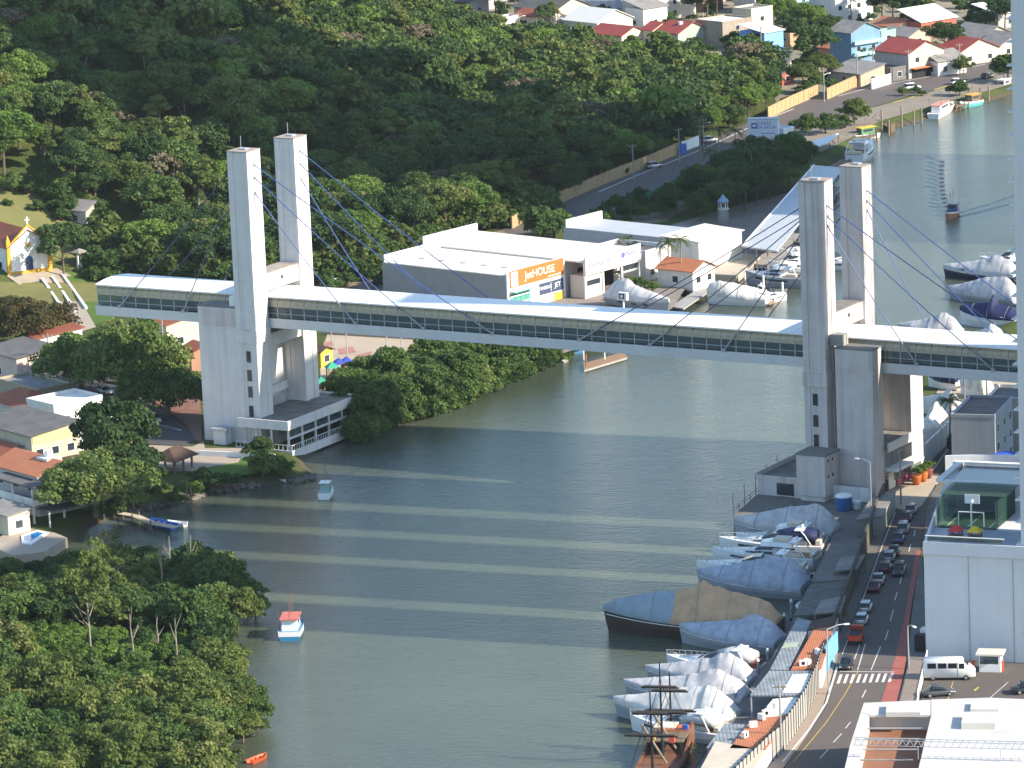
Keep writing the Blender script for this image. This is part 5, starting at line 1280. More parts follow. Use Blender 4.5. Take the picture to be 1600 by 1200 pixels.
house('hill_hut','tiny grey hut with tiled roof in the trees behind the deck end',222,388,4,4,3.0,-35,(.40,.40,.40),'gable_x',M_TILEB,z=hz(222,388),wf=1,ws=1)
LH = dict(group=None)
house('house','white lit cottage with brown flat tile roof below the flame tree',60,565,4.5,9,4.2,-62,(.72,.70,.64),'shed_y',M_TILE,rise=1.0,wf=1,ws=0)
house('house','low pink house with dark roof at the left edge beside the road',28,600,12,9,4.6,-52,(.62,.48,.42),'shed_y',M_FIBD,rise=.9,wf=1,ws=1)
house('house','long low weathered beige outbuilding below the pink house',62,640,14,7,3.2,-52,(.36,.31,.22),'flat',M_FIB,wf=1,ws=2)
house('house','red tiled low house at the left edge under the white block',38,668,12,9,3.4,-52,(.55,.50,.45),'hip',M_TILE,wf=1,ws=1)
house('house','white modern block with stepped flat roofs behind the round tree',88,700,8,10,6.8,-50,(.66,.65,.62),'flat',M_SHW,wf=1,ws=2,parap=.7)
house('house','white wing with sloping pale roof right of the stepped block',118,706,5,9,4.2,-50,(.70,.66,.58),'shed_y',M_SHW,rise=.5,wf=1,ws=2)
def yellow_x(t):
    MB().box(0.02, 1.6, .3, 8.6, 2.9, 3.05).build('awning', M_TILEB, t)
    MB().box(.01, .09, .2, 8.8, 6.2, 7.6).build('fascia', paint('yellow_fascia', (.66,.52,.24), .8, .08), t)
house('house','cream building with a dark ribbed roof and a yellow fascia band',53,752,17,9,7.4,-52,(.50,.44,.33),'shed_y',M_FIBD,rise=1.2,wf=1,ws=3,extra=yellow_x)
def orange_x(t):
    MB().box(-5.4, -2.2, 3.4, 6.2, 7.2, 8.4).build('roof_well', C_WHITE, t)
    MB().tube((-3.8, 4.8, 8.4), (-3.8, 4.8, 9.4), .7, n=12).build('water_tank', C_CLEAN, t)
    MB().box(-9, 3.6, -3.4, 8.5, 5.7, 5.95).build('verandah_roof', M_FIBD, t)
    MB().box(3.3, 3.55, -3.2, 8.3, 2.9, 4.0).build('balcony_wall', C_WHITE, t); MB().box(-8.8, 3.3, -3.25, -3.0, 2.9, 4.0).build('balcony_wall', C_WHITE, t)
    MB().box(-8.8, 3.3, -3.0, 8.3, 2.65, 2.88).build('balcony_floor', C_CONC, t)
    for x, y in ((3.3, -3.1), (-2.5, -3.1), (-8.6, -3.1), (3.3, 2.5), (3.3, 8.1)): MB().box(x-.15, x+.15, y-.15, y+.15, 0, 5.7).build('column', C_WHITE, t)
    MB().box(3.56, 7.2, -2.8, 7.8, 2.35, 2.5).build('porch_roof', M_FIBD, t)
    for y in (-2.6, 7.5): MB().box(6.9, 7.1, y-.1, y+.1, -.2, 2.35).build('column', C_WHITE, t)
house('house','two-storey house with bright orange roof and grey verandah by the water',62,808,13,9,6.6,-52,(.50,.47,.46),'gable_x',M_TILEO,rise=1.7,wf=3,ws=2,extra=orange_x)
house('house','red roofed house at the left edge between cream building and orange roof',6,755,10,6,4.5,-52,(.5,.45,.4),'gable_x',M_TILE,wf=1,ws=1)
house('house','cream wooden porch house cut by the left edge beside the pool',14,838,8,4,3.2,-52,(.62,.55,.40),'shed_y',M_FIB,rise=.6,wf=1,ws=1)
sheet('pool_terrace', [(-20,850),(30,822),(85,832),(105,840),(70,862),(20,868)], LAND+.12, M_CONCP, 1.6)
t = thing('swimming_pool', 'small bright blue swimming pool on the terrace at the left', 'pool', (0, 0, 0))
MB().prism(poly_px([(33,836),(60,828),(76,832),(48,850),(34,848)], LAND+.3), LAND+.13, LAND+.3).build('rim', C_CLEAN, t)
MB().prism(poly_px([(37,838),(58,831),(68,833),(47,845),(38,844)], LAND+.31), LAND+.2, LAND+.32).build('water', paint('pool_water', (.03,.22,.50), .1, .1), t)
house('house','cream terrace house with orange tiles seen under the left deck end',262,548,5,16,4.8,-62,(.70,.60,.44),'gable_x',M_TILE,rise=1.6,wf=1,ws=3)
house('house','tile roofed kiosk touching the left tower block',300,582,5,6,3.4,-62,(.40,.22,.14),'gable_x',M_TILE,wf=1,ws=1)
# thatched gazebo
t = thing('gazebo', 'open gazebo with dark brown tiled hip roof on timber posts', 'gazebo', P(274,742,LAND), math.radians(-30))
for x in (-3.6, 0):
    for y in (0, 2.5, 5): MB().box(x-.14, x+.14, y-.14, y+.14, -.1, 2.4).build('post', C_WOOD, t)
A = [(-4.6, -1, 2.3), (1, -1, 2.3), (1, 6, 2.3), (-4.6, 6, 2.3)]; R1 = (-1.8, 1.2, 4.1); R2 = (-1.8, 3.8, 4.1)
for q in ((A[0], A[1], R1), (A[1], A[2], R2, R1), (A[2], A[3], R2), (A[3], A[0], R1, R2)): MB().add(q, [tuple(range(len(q)))]).build('roof', M_TILEB, t)
MB().box(-4.0, .4, -.4, 5.4, 2.2, 2.32).build('beam', C_WOOD, t); MB().box(-3.2, -.4, 1.5, 2.1, .4, .5).build('bench', C_WOOD, t)
# low white walls at the tower foot
tag(MB().box(0, 14, -.15, .15, 0, .9).build('low_wall', C_CLEAN, None, loc=P(310,712,LAND+.1), rotz=-AL+.15), 'low white wall at the foot of the left tower', 'wall')
tag(MB().box(-1.2, 1.2, -.9, .9, 0, 2.5).build('entrance_box', C_WHITE, None, loc=B(-7,-1.2,LAND), rotz=-AL), 'white entrance box under the left tower block', 'entrance')
tag(MB().box(-1.6, 1.6, -1.3, 1.3, 0, .14).build('entrance_canopy', C_GREYM, None, loc=B(-7,-1.4,LAND+2.6), rotz=-AL), 'grey canopy slab over the white entrance box', 'canopy')
# cars
for (x, y, c, k, lab) in ((202,634,SIL,'hatch','silver hatchback parked first under the big tree'),(214,643,WHT,'sedan','white saloon parked second under the big tree'),(225,650,WHT,'hatch','white hatchback parked third from the big tree'),(238,660,WHT,'suv','white off-roader parked nearest the left tower'),(165,615,WHT,'hatch','pale car in the shade beside the big tree trunk'),(76,585,RED,'hatch','red car on the shaded road near the pink house')):
    carpx(x, y, -60, c, k, lab, 'cars parked in front of the left tower', LAND+.09)
lamp(102,610,8,3.0,.5,'grey street lamp with a long bent arm by the white modern block')
lamp(79,598,9,0,.4,'concrete utility pole beside the road near the pink house', name='utility_pole', wood=True)
lamp(256,560,9,0,.2,'dark utility pole in front of the cream terrace house', name='utility_pole', wood=True)
# trees of the left bank
tpx('spread',192,634,1.38,'large spreading dark green tree beside the parked cars')
tpx('spread',128,606,.95,'dark rounded tree left of the large spreading tree')
tpx('spread',264,652,.88,'brownish-crowned tree right beside the left tower block')
KIND['spread_o'] = KIND['mid2']
tpx('mid1',180,772,1.25,'tall round tree between the white block and the gazebo', sz=1.15)
tpx('spread',150,808,1.05,'dark spreading tree behind the orange-roofed house')
tpx('mid4',208,792,1.0,'dark green tree over the rocky bank beside the jetty')
tpx('mid0',120,790,.75,'shrubby tree hugging the orange-roofed house')
tpx('flame',44,548,.95,'broad flame tree with red blossom above the white cottage')
tpx('spread',12,520,.7,'dark tree at the left edge below the chapel')
p_ = PG_(100, 432); tree('mid1', p_.x, p_.y, 1.05, 'round green tree standing right of the chapel', z=p_.z)
for k, (x, y, s, kd, lab) in enumerate(((410,745,.95,'bush1','big round bush on the bank left of the terrace'),(440,742,.8,'bush0','green bush nearest the terrace underside'),(335,765,.85,'bush2','dark bush on the bank below the gazebo'),(362,762,.8,'bush2','dark bush between gazebo and terrace'),(316,762,.9,'bush0','olive bush right of the light green one'),(298,776,.62,'mang3','light green round bush on the rocky point'),(270,786,.6,'bush0','low bush left of the light green round bush'),(245,775,.6,'bush1','low bush on the bank below the gazebo plaza'),(408,720,.75,'mang2','spiky dark shrub on the lawn beside the tower'),(185,800,.7,'bush2','dark bush by the root of the jetty'),(160,812,.7,'bush1','bush on the bank right of the verandah house'),(215,790,.6,'mang3','light bush above the jetty'))):
    tpx(kd, x, y, s, lab, name='shrub', cat='shrub', z=.9)
p0 = [(150,340,.8),(95,320,.8),(70,310,.7),(120,325,.8),(185,395,.7),(160,390,.6),(60,330,.5),(20,300,.7),(45,304,.9),(88,300,1.0),(110,308,.9),(12,322,.4),(98,345,.6),(105,335,.8)]
for k, (x, y, s) in enumerate(p0):
    q = PG_(x, y); tree('bush%d' % (k % 3), q.x, q.y, s*1.2, 'shrub on the grassy slope around the chapel', 'shrubs on the chapel slope', q.z, name='shrub', cat='shrub')
items = []
rg = random.Random(21)
for x, y in poisson([pw(140,432,3), pw(200,432,2), pw(360,446,2), pw(585,434,2), pw(600,405,2), pw(700,376,2), pw(862,335,2), pw(862,322,2), pw(690,362,2), pw(585,415,2), pw(480,415,2), pw(270,408,3), pw(150,395,4)], 1.9, 5):
    items.append((rg.choice(('bush0', 'bush1', 'bush2', 'mang1', 'mang0')), x, y, gz(x, y)-.2, rg.uniform(.55, 1.0), rg.uniform(0, 6)))
stuff_join('forest_edge_scrub', items, 'tangled scrub and vines along the lower edge of the forest', 'scrub')
# playground, court, kiosk behind the left tower
sheet('sports_court', [(498,560),(515,512),(600,508),(770,532),(800,548),(700,600),(640,625),(560,650),(505,622)], LAND+.06, M_SAND)
for pts in ([(505,535),(520,533),(522,540),(506,542)], [(527,545),(552,541),(556,551),(532,554)], [(555,555),(580,549),(582,557),(560,561)]):
    sheet('court_patch', pts, LAND+.08, paint('red_court', (.42,.20,.15), .9, .2, .4))
t = thing('long_wall', 'long sand-coloured boundary wall behind the sports court', 'wall', P(505,522,LAND))
a = P(505,522,LAND); b = P(780,538,LAND); MB().box(0, (b-a).length, -.15, .15, -.2, 2.2).build('wall_segment', paint('sand_wall', (.45,.36,.25), .9, .15), t); t.rotation_euler.z = math.atan2(b.y-a.y, b.x-a.x)
for k, x in enumerate((520, 543, 605, 628, 652, 715)): lamp(x, 570-(x-520)*.12, 7.0, 0, 0, 'thin pole standing on the sports court behind the footbridge', name='court_pole', group='poles of the sports court')
house('kiosk','yellow kiosk with dark tiled roof behind the left tower',502,576,5,3.2,3.0,-40,(.66,.46,.06),'gable_x',M_TILEB,wf=1,ws=1,cat='kiosk')
for k, (x, y, c, nm) in enumerate(((503,622,(.05,.30,.18),'green'),(520,598,(.05,.34,.22),'teal'),(531,592,(.04,.07,.35),'blue'),(543,590,(.04,.07,.38),'deep blue'))):
    t = thing('play_tower', '%s-roofed timber play tower in the riverside playground' % nm + (' by the tower leg' if k == 0 else ''), 'play tower', P(x, y, LAND+.05), .3)
    for i in (-.8, .8):
        for j in (-.8, .8): MB().box(i-.1, i+.1, j-.1, j+.1, 0, 2.9).build('post', C_TEAK, t)
    MB().box(-.9, .9, -.9, .9, 1.2, 1.3).build('platform', C_TEAK, t)
    MB().add([(-1.2, -1.2, 2.8), (1.2, -1.2, 2.8), (1.2, 1.2, 2.8), (-1.2, 1.2, 2.8), (0, 0, 3.9)], [(0, 1, 4), (1, 2, 4), (2, 3, 4), (3, 0, 4), (3, 2, 1, 0)]).build('roof', paint('playroof_%d' % k, c, .5, .08), t)
t = thing('slide', 'red plastic slide below the playground towers', 'slide', P(528,605,LAND+.05), -.9)
MB().loft([[(0, -.4, 1.8), (0, .4, 1.8), (0, .45, 2.1), (0, -.45, 2.1)], [(2.4, -.4, .2), (2.4, .4, .2), (2.4, .45, .5), (2.4, -.45, .5)]]).build('chute', paint('slide_red', (.6,.04,.03), .4, .05), t)
for i in (-.4, .4): MB().box(-.08, .08, i-.06, i+.06, 0, 1.8).build('support', C_TEAK, t)
# jetty and boats near it
t = thing('jetty', 'crooked pale plank jetty reaching out from the rocky bank', 'jetty', (0, 0, 0))
jp = [P(188,802,1.0), P(212,806,1.0), P(240,818,.9), P(275,824,.9)]
for a, b in zip(jp[:-1], jp[1:]):
    d = (b-a); n = max(2, int(d.length/.45)); an = math.atan2(d.y, d.x)
    for k in range(n): MB().box(-.2, .2, -.7, .7, -.06, .06).build('plank', paint('pale_plank', (.5,.44,.34), .85, .2, 1), t, loc=a+d*((k+.5)/n), rotz=an)
    for s in (-.6, .6): q = a+Vector((-d.y, d.x, 0)).normalized()*s; MB().tube((q.x, q.y, -2), (q.x, q.y, 1.6), .12, n=6).build('pile', C_WOOD, t)
for k, (x, y) in enumerate(((300,800),(293,790))):
    q = P(x, y, 0); tag(MB().tube((0, 0, -1.5), (0, 0, 4.2), .13, n=6).build('mooring_pole', C_WOOD, None, loc=q), 'wooden mooring pole in the water %s' % ('beyond the jetty end', 'next to the jetty boats', 'by the mangrove inlet')[k], 'pole')
# rocks
rk = []
for k in range(5):
    rng_ = np.random.default_rng(k); m = MB(); V_ = []
    for i in range(6):
        for j in range(8):
            th_ = math.pi*(i+.5)/6; ph = 2*math.pi*j/8; r_ = 1+.28*rng_.normal(); V_.append((r_*math.sin(th_)*math.cos(ph), r_*math.sin(th_)*math.sin(ph), .7*r_*math.cos(th_)))
    m.add(V_, [(i*8+j, (i+1)*8+j, (i+1)*8+(j+1) % 8, i*8+(j+1) % 8) for i in range(5) for j in range(8)]+[tuple(range(8)), tuple(range(47, 39, -1))]); rk.append(m.mesh('rock')); rk[-1].materials.append(paint('rock', (.17,.145,.12), .9, .3, 1.2))
rg = random.Random(9)
for (a, b, n) in (((200,803),(318,772),26), ((318,772),(405,757),12), ((458,753),(494,745),12)):
    for k in range(n):
        s = (k+rg.random())/n; q = P(a[0]+(b[0]-a[0])*s, a[1]+(b[1]-a[1])*s-rg.uniform(-2, 5), .2)
        o = ob('rock', rk[rg.randrange(5)], None, None, q, rg.uniform(0, 6)); sz = rg.uniform(.35, .9); o.scale = (sz, sz, sz); tag(o, 'grey-brown boulder in the riprap along the left river bank', 'rock', 'boulders of the left bank')
# ------------------------------------------------------------------ mangroves
rg = random.Random(33)
MP = [pw(-60,935,0), pw(20,930,0), pw(80,922,0), pw(150,915,0), pw(230,900,0), pw(295,908,0), pw(342,930,0), pw(350,958,0), pw(328,1010,0), pw(346,1060,0), pw(348,1130,0), pw(338,1195,0), pw(325,1290,0), pw(-60,1290,0)]
MLOOK = {'mang0': 'green dense', 'mang1': 'olive-yellow', 'mang2': 'dark green', 'mang3': 'bright green', 'bush0': 'low green', 'bush1': 'low round'}
n = 0; mt = poisson(MP, 3.0, 17)
for x, y in mt:
    px, py, s = Q((x, y, 1))
    inner = 1005 < py < 1110 and 20 < px < 330
    if inner: kd = rg.choice(('mang3', 'mang3', 'bush1', 'mang3', 'bush0')); sc = rg.uniform(.5, .8)
    elif py > 1110: kd = rg.choice(('mang1', 'mang1', 'mang0', 'mang2')); sc = rg.uniform(.7, 1.05)
    else: kd = rg.choice(('mang0', 'mang2', 'mang2', 'mang0', 'mang1')); sc = rg.uniform(.75, 1.1)
    if py < 975 and px < 300: sc *= .68
    if not (-60 < px < 500 and py < 1290): continue
    lab = 'low bright vine-covered mangrove bush in the clearing' if inner else MLOOK[kd]+' mangrove tree in the near thicket, '+('bottom rows' if py > 1150 else 'middle rows' if py > 1010 else 'upper rows')+(' by the water' if px > 250 else ' at the left' if px < 110 else ' in the centre')
    tree(kd, x, y, sc, lab, 'mangrove trees of the near bank', name='mangrove_tree', z=max(.1, gz(x, y)))
for k, (x, y, s) in enumerate(((385,955,.75),(400,970,.6),(385,1120,.7),(402,1135,.6),(380,1160,.6),(338,935,.9),(352,955,.85),(372,985,.8),(345,985,.8),(352,1110,.85),(372,1130,.75),(350,1165,.8),(360,1085,.6),(395,1150,.45))):
    q = P(x, y, .1); tree('mang0' if k < 4 else 'mang1', q.x, q.y, s, 'mangrove overhanging the water at the tip of the left thicket', 'mangroves overhanging the near water', .2, name='mangrove_tree')
def snag(px, py, h, label, lean=0, fork=0, seed=0, vine=False):
    r_ = random.Random(seed); t = thing('dead_tree', label, 'dead tree', P(px, py, 1.0)); m = MB(); pts = [Vector((lean*k/5+r_.uniform(-.1, .1), r_.uniform(-.1, .1), h*k/5)) for k in range(6)]
    for i, (a, b) in enumerate(zip(pts[:-1], pts[1:])): m.tube(a, b, .2-.028*i, .2-.028*(i+1), 6, False)
    m.build('trunk', M_BARKP, t)
    for k in range(fork):
        i = r_.choice((2, 3, 4)); a = pts[i]; ang = r_.uniform(0, 6.28); e = a+Vector((math.cos(ang)*h*.13, math.sin(ang)*h*.13, h*r_.uniform(.18, .38)))
        MB().tube(a, e, .09, .03, 5).build('branch', M_BARKP, t)
    return t
for k, (x, y, h, lean, f, nm) in enumerate(((213,1060,9.2,-.5,4,'bare forked trunk standing in the middle of the thicket'),(249,1040,7,0,3,'slim bare trunk right of the forked one'),(277,1055,8.2,.1,2,'straight bare trunk third from the left in the clearing'),(291,1068,2.0,0,0,'short broken stump beside the bare trunks'),(183,948,7.5,.2,3,'thin dead tree at the upper edge of the thicket'),(229,922,6,0,2,'thin bare pole among the dark mangroves'),(258,948,9.5,-.3,5,'tall bare branching tree above the dark mangroves'),(299,918,8,.4,5,'bare twin-topped tree nearest the river'),(265,915,7.5,.3,3,'bare branch beside the tall branching tree'),(168,945,7,-1.4,1,'leaning bare trunk in the thicket'))):
    snag(x, y, h, nm, lean, f, k)
tpx('thin',143,1035,1.25,'tall half-bare tree with sparse yellow foliage in the thicket', sz=1.2)
tpx('thin',182,950,.9,'sparse olive tree behind the half-bare tall one')
# bushes on the middle bank
rg = random.Random(44); lab = 'dense green bush of the bank hedge between the left tower and the pontoons'
bank = [pw(528,668,.3), pw(545,640,.3), pw(575,612,.5), pw(640,592,.8), pw(720,580,.8), pw(800,566,.8), pw(850,552,.8), pw(885,552,.2), pw(862,564,.1), pw(812,586,.1), pw(772,604,.1), pw(722,628,.1), pw(660,652,.1), pw(600,664,.1), pw(560,688,.1)]
for x, y in poisson(bank, 2.1, 8):
    sc = rg.uniform(.75, 1.2); tree(rg.choice(('bush0', 'bush1', 'mang0', 'bush0', 'bush1')), x, y, sc, lab+(', terrace end' if Q((x, y, 0))[0] < 640 else ', middle stretch' if Q((x, y, 0))[0] < 760 else ', pontoon end'), 'bushes of the middle bank', max(.1, gz(x, y)), name='bush', cat='bush')
for k in range(46):
    s_ = k/45; sx = [(562,688),(600,666),(660,654),(720,631),(770,606),(810,589),(860,569),(882,556)]; f = s_*(len(sx)-1); i = min(int(f), len(sx)-2); f -= i
    q = P(sx[i][0]+(sx[i+1][0]-sx[i][0])*f+rg.uniform(-2, 2), sx[i][1]+(sx[i+1][1]-sx[i][1])*f+rg.uniform(-1, 1.5), .05)
    tree(rg.choice(('bush0', 'bush1', 'bush2')), q.x, q.y, rg.uniform(.5, .85), 'low bush overhanging the water along the middle bank', 'overhanging bushes of the middle bank', -.4, name='bush', cat='bush')
# ------------------------------------------------------------------ boats out on the water
t, L = fishing_boat((462,978),(452,1002),3.4,1.15,paint('hull_blue', (.04,.22,.42), .4, .1),paint('roof_salmon', (.55,.16,.12), .6, .15),C_CLEAN,'fishing boat with blue hull and salmon roof beside the near thicket',3,gh=.5)
fishing_boat((517,769),(506,781),2.2,.75,C_CLEAN,C_CLEAN,paint('wheel_teal', (.25,.4,.38), .6, .1),'small white fishing boat anchored below the terrace',1,cab=(.2,.42))
row_boat((447,755),(416,748),1.1,.5,C_CLEAN,'white canoe tucked against the bank below the terrace',name='canoe')
row_boat((236,818),(272,827),2.0,.9,paint('boat_blue', (.03,.17,.55), .5, .1),'bright blue rowing boat tied to the jetty')
row_boat((262,820),(290,823),1.6,.7,C_CLEAN,'white skiff lying behind the blue rowing boat')
row_boat((417,1182),(390,1194),1.5,.5,paint('boat_orange', (.58,.10,.03), .5, .1),'orange-red rowing boat at the bottom edge of the water',inner=paint('orange_in', (.45,.08,.02), .6, .1))
row_boat((802,578),(790,590),1.5,.5,C_CLEAN,'white and red rowing boat beached at the bank bushes',inner=paint('red_in', (.5,.08,.05), .6, .1))
row_boat((46,905),(74,908),1.7,.6,C_CUSH,'cream dinghy half hidden in the mangrove inlet',inner=paint('yellow_in', (.55,.35,.06), .6, .1))
fishing_boat((1482,344),(1491,336),2.8,1.0,paint('hull_orange', (.45,.20,.10), .5, .1),paint('roof_cream', (.6,.55,.45), .6, .1),paint('cab_blue', (.05,.10,.22), .5, .1),'fishing boat with two masts motoring up the river',2,cab=(.1,.4))
# wake ridges
WK = MB(); rg = random.Random(2); c0 = P(1484,346,0)
def ridge(pts, w_, h):
    for a, b in zip(pts[:-1], pts[1:]):
        d = (b-a).normalized(); s = Vector((-d.y, d.x, 0))*w_/2
        WK.add([a-s, b-s, b+Vector((0, 0, h)), a+Vector((0, 0, h)), b+s, a+s], [(0, 1, 2, 3), (3, 2, 4, 5)])
for k in range(15):
    x = 1472-k*1.2+((k-6)**2)*.12; y = 338-k*6.4
    ridge([P(x-14+rg.uniform(-3, 3), y-3, .012), P(x, y, .012), P(x+9, y+4, .012)], 1.6, .12)
ridge([P(1498,338,.012), P(1530,331,.012), P(1560,323,.012), P(1600,312,.012)], 1.8, .16)
ridge([P(1496,333,.012), P(1540,320,.012), P(1600,300,.012)], 1.2, .12)
tag(WK.build('boat_wake', wm), 'curved ripples of the wake behind the motoring fishing boat', 'wake', None, 'stuff')
# wooden three-masted ship at the bottom
t, L = boat_frame((985,1215),(1060,1172),'brown wooden three-masted tourist sailing ship at the bottom edge','sailing_ship','ship')
t.location = P(1056,1168,0); d = P(996,1262,0)-t.location; L = d.length; t.rotation_euler.z = math.atan2(d.y, d.x)
C_SHIP = paint('ship_wood', (.20,.085,.045), .7, .25, 1.2); bm = 6.0
rings = []
for k in range(13):
    s = k/12; h = hb_f(s, bm)*(.95 if s < .1 else 1); z = 3.6-2.2*min(1, s/.35)+.4*max(0, s-.6)*3
    rings.append([(L*s, 0, -.8), (L*s, h*.8, -.3), (L*s, h, 1.2), (L*s, h*.95, z), (L*s, h*.85, z), (L*s, h*.85, 1.2), (L*s, -h*.85, 1.2), (L*s, -h*.85, z), (L*s, -h*.95, z), (L*s, -h, 1.2), (L*s, -h*.8, -.3)])
MB().loft(rings).build('hull', C_SHIP, t)
for k in range(4): MB().box(-.12, .0, -2.6, 2.6, .6+k*.75, .72+k*.75).build('stern_moulding', paint('gilt', (.35,.18,.05), .6, .2), t)
for y in (-1.6, 0, 1.6): MB().box(-.13, .0, y-.45, y+.45, 1.5, 2.2).build('stern_window', G_DARK, t)
MB().box(0.1, L*.3, -2.5, 2.5, 3.0, 3.15).build('quarterdeck', C_WOOD, t); MB().box(L*.02, L*.12, -1.6, 2.2, 3.16, 3.3).build('cushions', paint('ship_orange', (.55,.12,.04), .7, .1), t)
MB().box(L*.14, L*.24, -1.6, 1.2, 4.4, 4.55).build('awning', C_CUSH, t)
for x in (L*.145, L*.235):
    for y in (-1.5, 1.1): MB().tube((x, y, 3.1), (x, y, 4.4), .06, n=5).build('awning_post', C_WOOD, t)
for k, (s, h) in enumerate(((.1, 11), (.34, 14), (.6, 12))):
    ms = MB().tube((L*s, 0, 1), (L*s, 0, h), .2, .08, 8).build('mast', C_DARK, t)
    for z, w_ in ((h*.52, 3.4), (h*.76, 2.4)):
        MB().tube((L*s+.3, -w_, z), (L*s+.3, w_, z), .12, n=6).build('yard', C_DARK, ms); MB().tube((L*s+.35, -w_*.9, z+.16), (L*s+.35, w_*.9, z+.16), .16, n=6).build('furled_sail', paint('sail_dark', (.05,.045,.04), .9, .2), ms)
    for sg in (1, -1):
        for q in (-.9, 0, .9): MB().tube((L*s, 0, h*.85), (L*s+q, sg*2.8, 2.0), .025, n=3).build('shroud', C_DARK, ms)
for s in (.2, .45): MB().tube((L*s, 1.0, 1.5), (L*s+3.2, -1.4, 7.5), .16, n=7).build('derrick', M_BARKP, t)
MB().tube((L*.95, 0, 2.8), (L*1.2, 0, 4.4), .16, .08, 6).build('bowsprit', C_DARK, t)
for k, (x, y, c) in enumerate(((.05,-1.8,(.7,.68,.62)),(.09,1.5,(.03,.10,.4)),(.27,-1.9,(.45,.33,.08)),(.30,.8,(.6,.1,.05)))): MB().box(L*x, L*x+.7, y, y+.7, 3.16, 3.9).build('deck_locker', paint('locker_%d' % k, c, .6, .1), t)
# ------------------------------------------------------------------ marina warehouses behind the footbridge
def text(body, size, mat, parent, loc, rot, extrude=.01, align='CENTER'):
    c = bpy.data.curves.new('lettering', 'FONT'); c.body = body; c.size = size; c.extrude = extrude; c.align_x = align; c.align_y = 'CENTER'; c.materials.append(mat)
    o0 = bpy.data.objects.new('lettering', c); me = bpy.data.meshes.new_from_object(o0); bpy.data.objects.remove(o0); o = bpy.data.objects.new('lettering', me); COL.objects.link(o); o.parent = parent; o.location = loc; o.rotation_euler = rot; return o
SROT = (math.pi/2, 0, math.pi/2)     # text on a face looking along +x
M_WHG = corrug('warehouse_grey_wall', (.30, .29, .28), .9, 0, .7, .1, strength=.25)
M_WHR = paint('warehouse_roof', (.66, .62, .53), .6, .08, .15, dirt=(.5, .45, .37))
M_ORG = paint('sign_orange', (.62, .15, .03), .6, .06); M_NAVY = paint('sign_navy', (.05, .07, .13), .6, .06); M_LET = paint('letter_white', (.8, .79, .76), .6, .03); M_LETB = paint('letter_blue', (.10, .13, .36), .6, .03)
sheet('marina_yard', [(600,470),(700,440),(880,390),(1020,360),(1120,330),(1235,300),(1220,385),(1105,425),(1070,452),(1050,482),(985,516),(880,552),(780,540)], LAND+.05, paint('yard_grey', (.24, .21, .18), .9, .25, .15, dirt=(.14, .12, .10)))
M_OFFS = paint('seam_beige', (.5, .46, .38), .7, .1)
def wh1(t):
    w_, d_, h = 31, 17, 7.0
    MB().box(-w_+.1, -.3, .3, d_-.3, h+.06, h+.1).build('roof_sheet', M_WHR, t)
    for k in range(5): MB().box(-w_+4+k*5.2, -w_+5.4+k*5.2, 6.2, 7.4, h+.1, h+.3).build('skylight', C_CUSH, t)
    for k in range(11): MB().box(-w_+2.8+k*2.6, -w_+2.85+k*2.6, .4, d_-.4, h+.1, h+.15).build('roof_seam', M_OFFS, t)
    MB().box(-w_+.2, -w_+.5, 0.2, d_-.2, h+.1, h+1.5).build('back_parapet', C_WHITE, t)
    MB().box(.08, .4, -.2, d_+.1, -.2, h+.9).build('facade', C_CLEAN, t)
    MB().box(.4, .55, .5, d_-.4, h-2.3, h+.85).build('sign_board', M_ORG, t)
    text('JetHOUSE', 2.1, M_LET, t, (.58, d_*.55, h-.65), SROT); 
    MB().box(.555, .58, .8, 2.8, h-2.1, h+.6).build('sign_panel', M_LET, t)
    for k in range(4): MB().box(.585, .6, 1.0, 2.6, h-1.8+k*.6, h-1.7+k*.6).build('sign_line', M_ORG, t)
    MB().box(.56, .58, 11.8, 15.6, h-2.0, h-1.85).build('sign_line', M_LET, t)
    MB().box(.4, .5, 9.2, 16.4, h-5.2, h-3.0).build('sign_board', M_NAVY, t); text('MARINA', 1.0, M_LET, t, (.53, 10.9, h-4.0), SROT); text('JET', 1.3, M_LET, t, (.53, 14.6, h-4.0), SROT); MB().box(.505, .52, 12.6, 12.7, h-5, h-3.2).build('sign_line', M_LET, t)
    gg = glass('green_glass', (.10, .32, .26), .1)
    MB().box(.41, 1.8, .4, 6.5, h-3.2, h-3.0).build('glass_canopy', gg, t)
    for k in range(4): MB().box(.41, .5, .6+k*1.5, 1.95+k*1.5, .2, h-3.6).build('glass_panel', gg, t)
    for z in (1.6, 3.0): MB().box(.42, .62, .5, 6.6, z-.1, z+.1).build('transom', C_CLEAN, t)
    MB().box(.41, .46, 13.5, 16.5, 0, 1.5).build('sign_line', paint('sign_amber', (.62, .36, .05), .6, .05), t)
W1 = house('warehouse','grey-walled white-roofed warehouse with an orange JetHOUSE sign',793,489,31,17,7.0,-40,(.62,.60,.56),'flat',M_WHR,wf=0,ws=0,parap=.0,wmat=M_WHG,extra=wh1,cat='warehouse')
M_OFFW = paint('sign_offwhite', (.62, .57, .50), .7, .06)
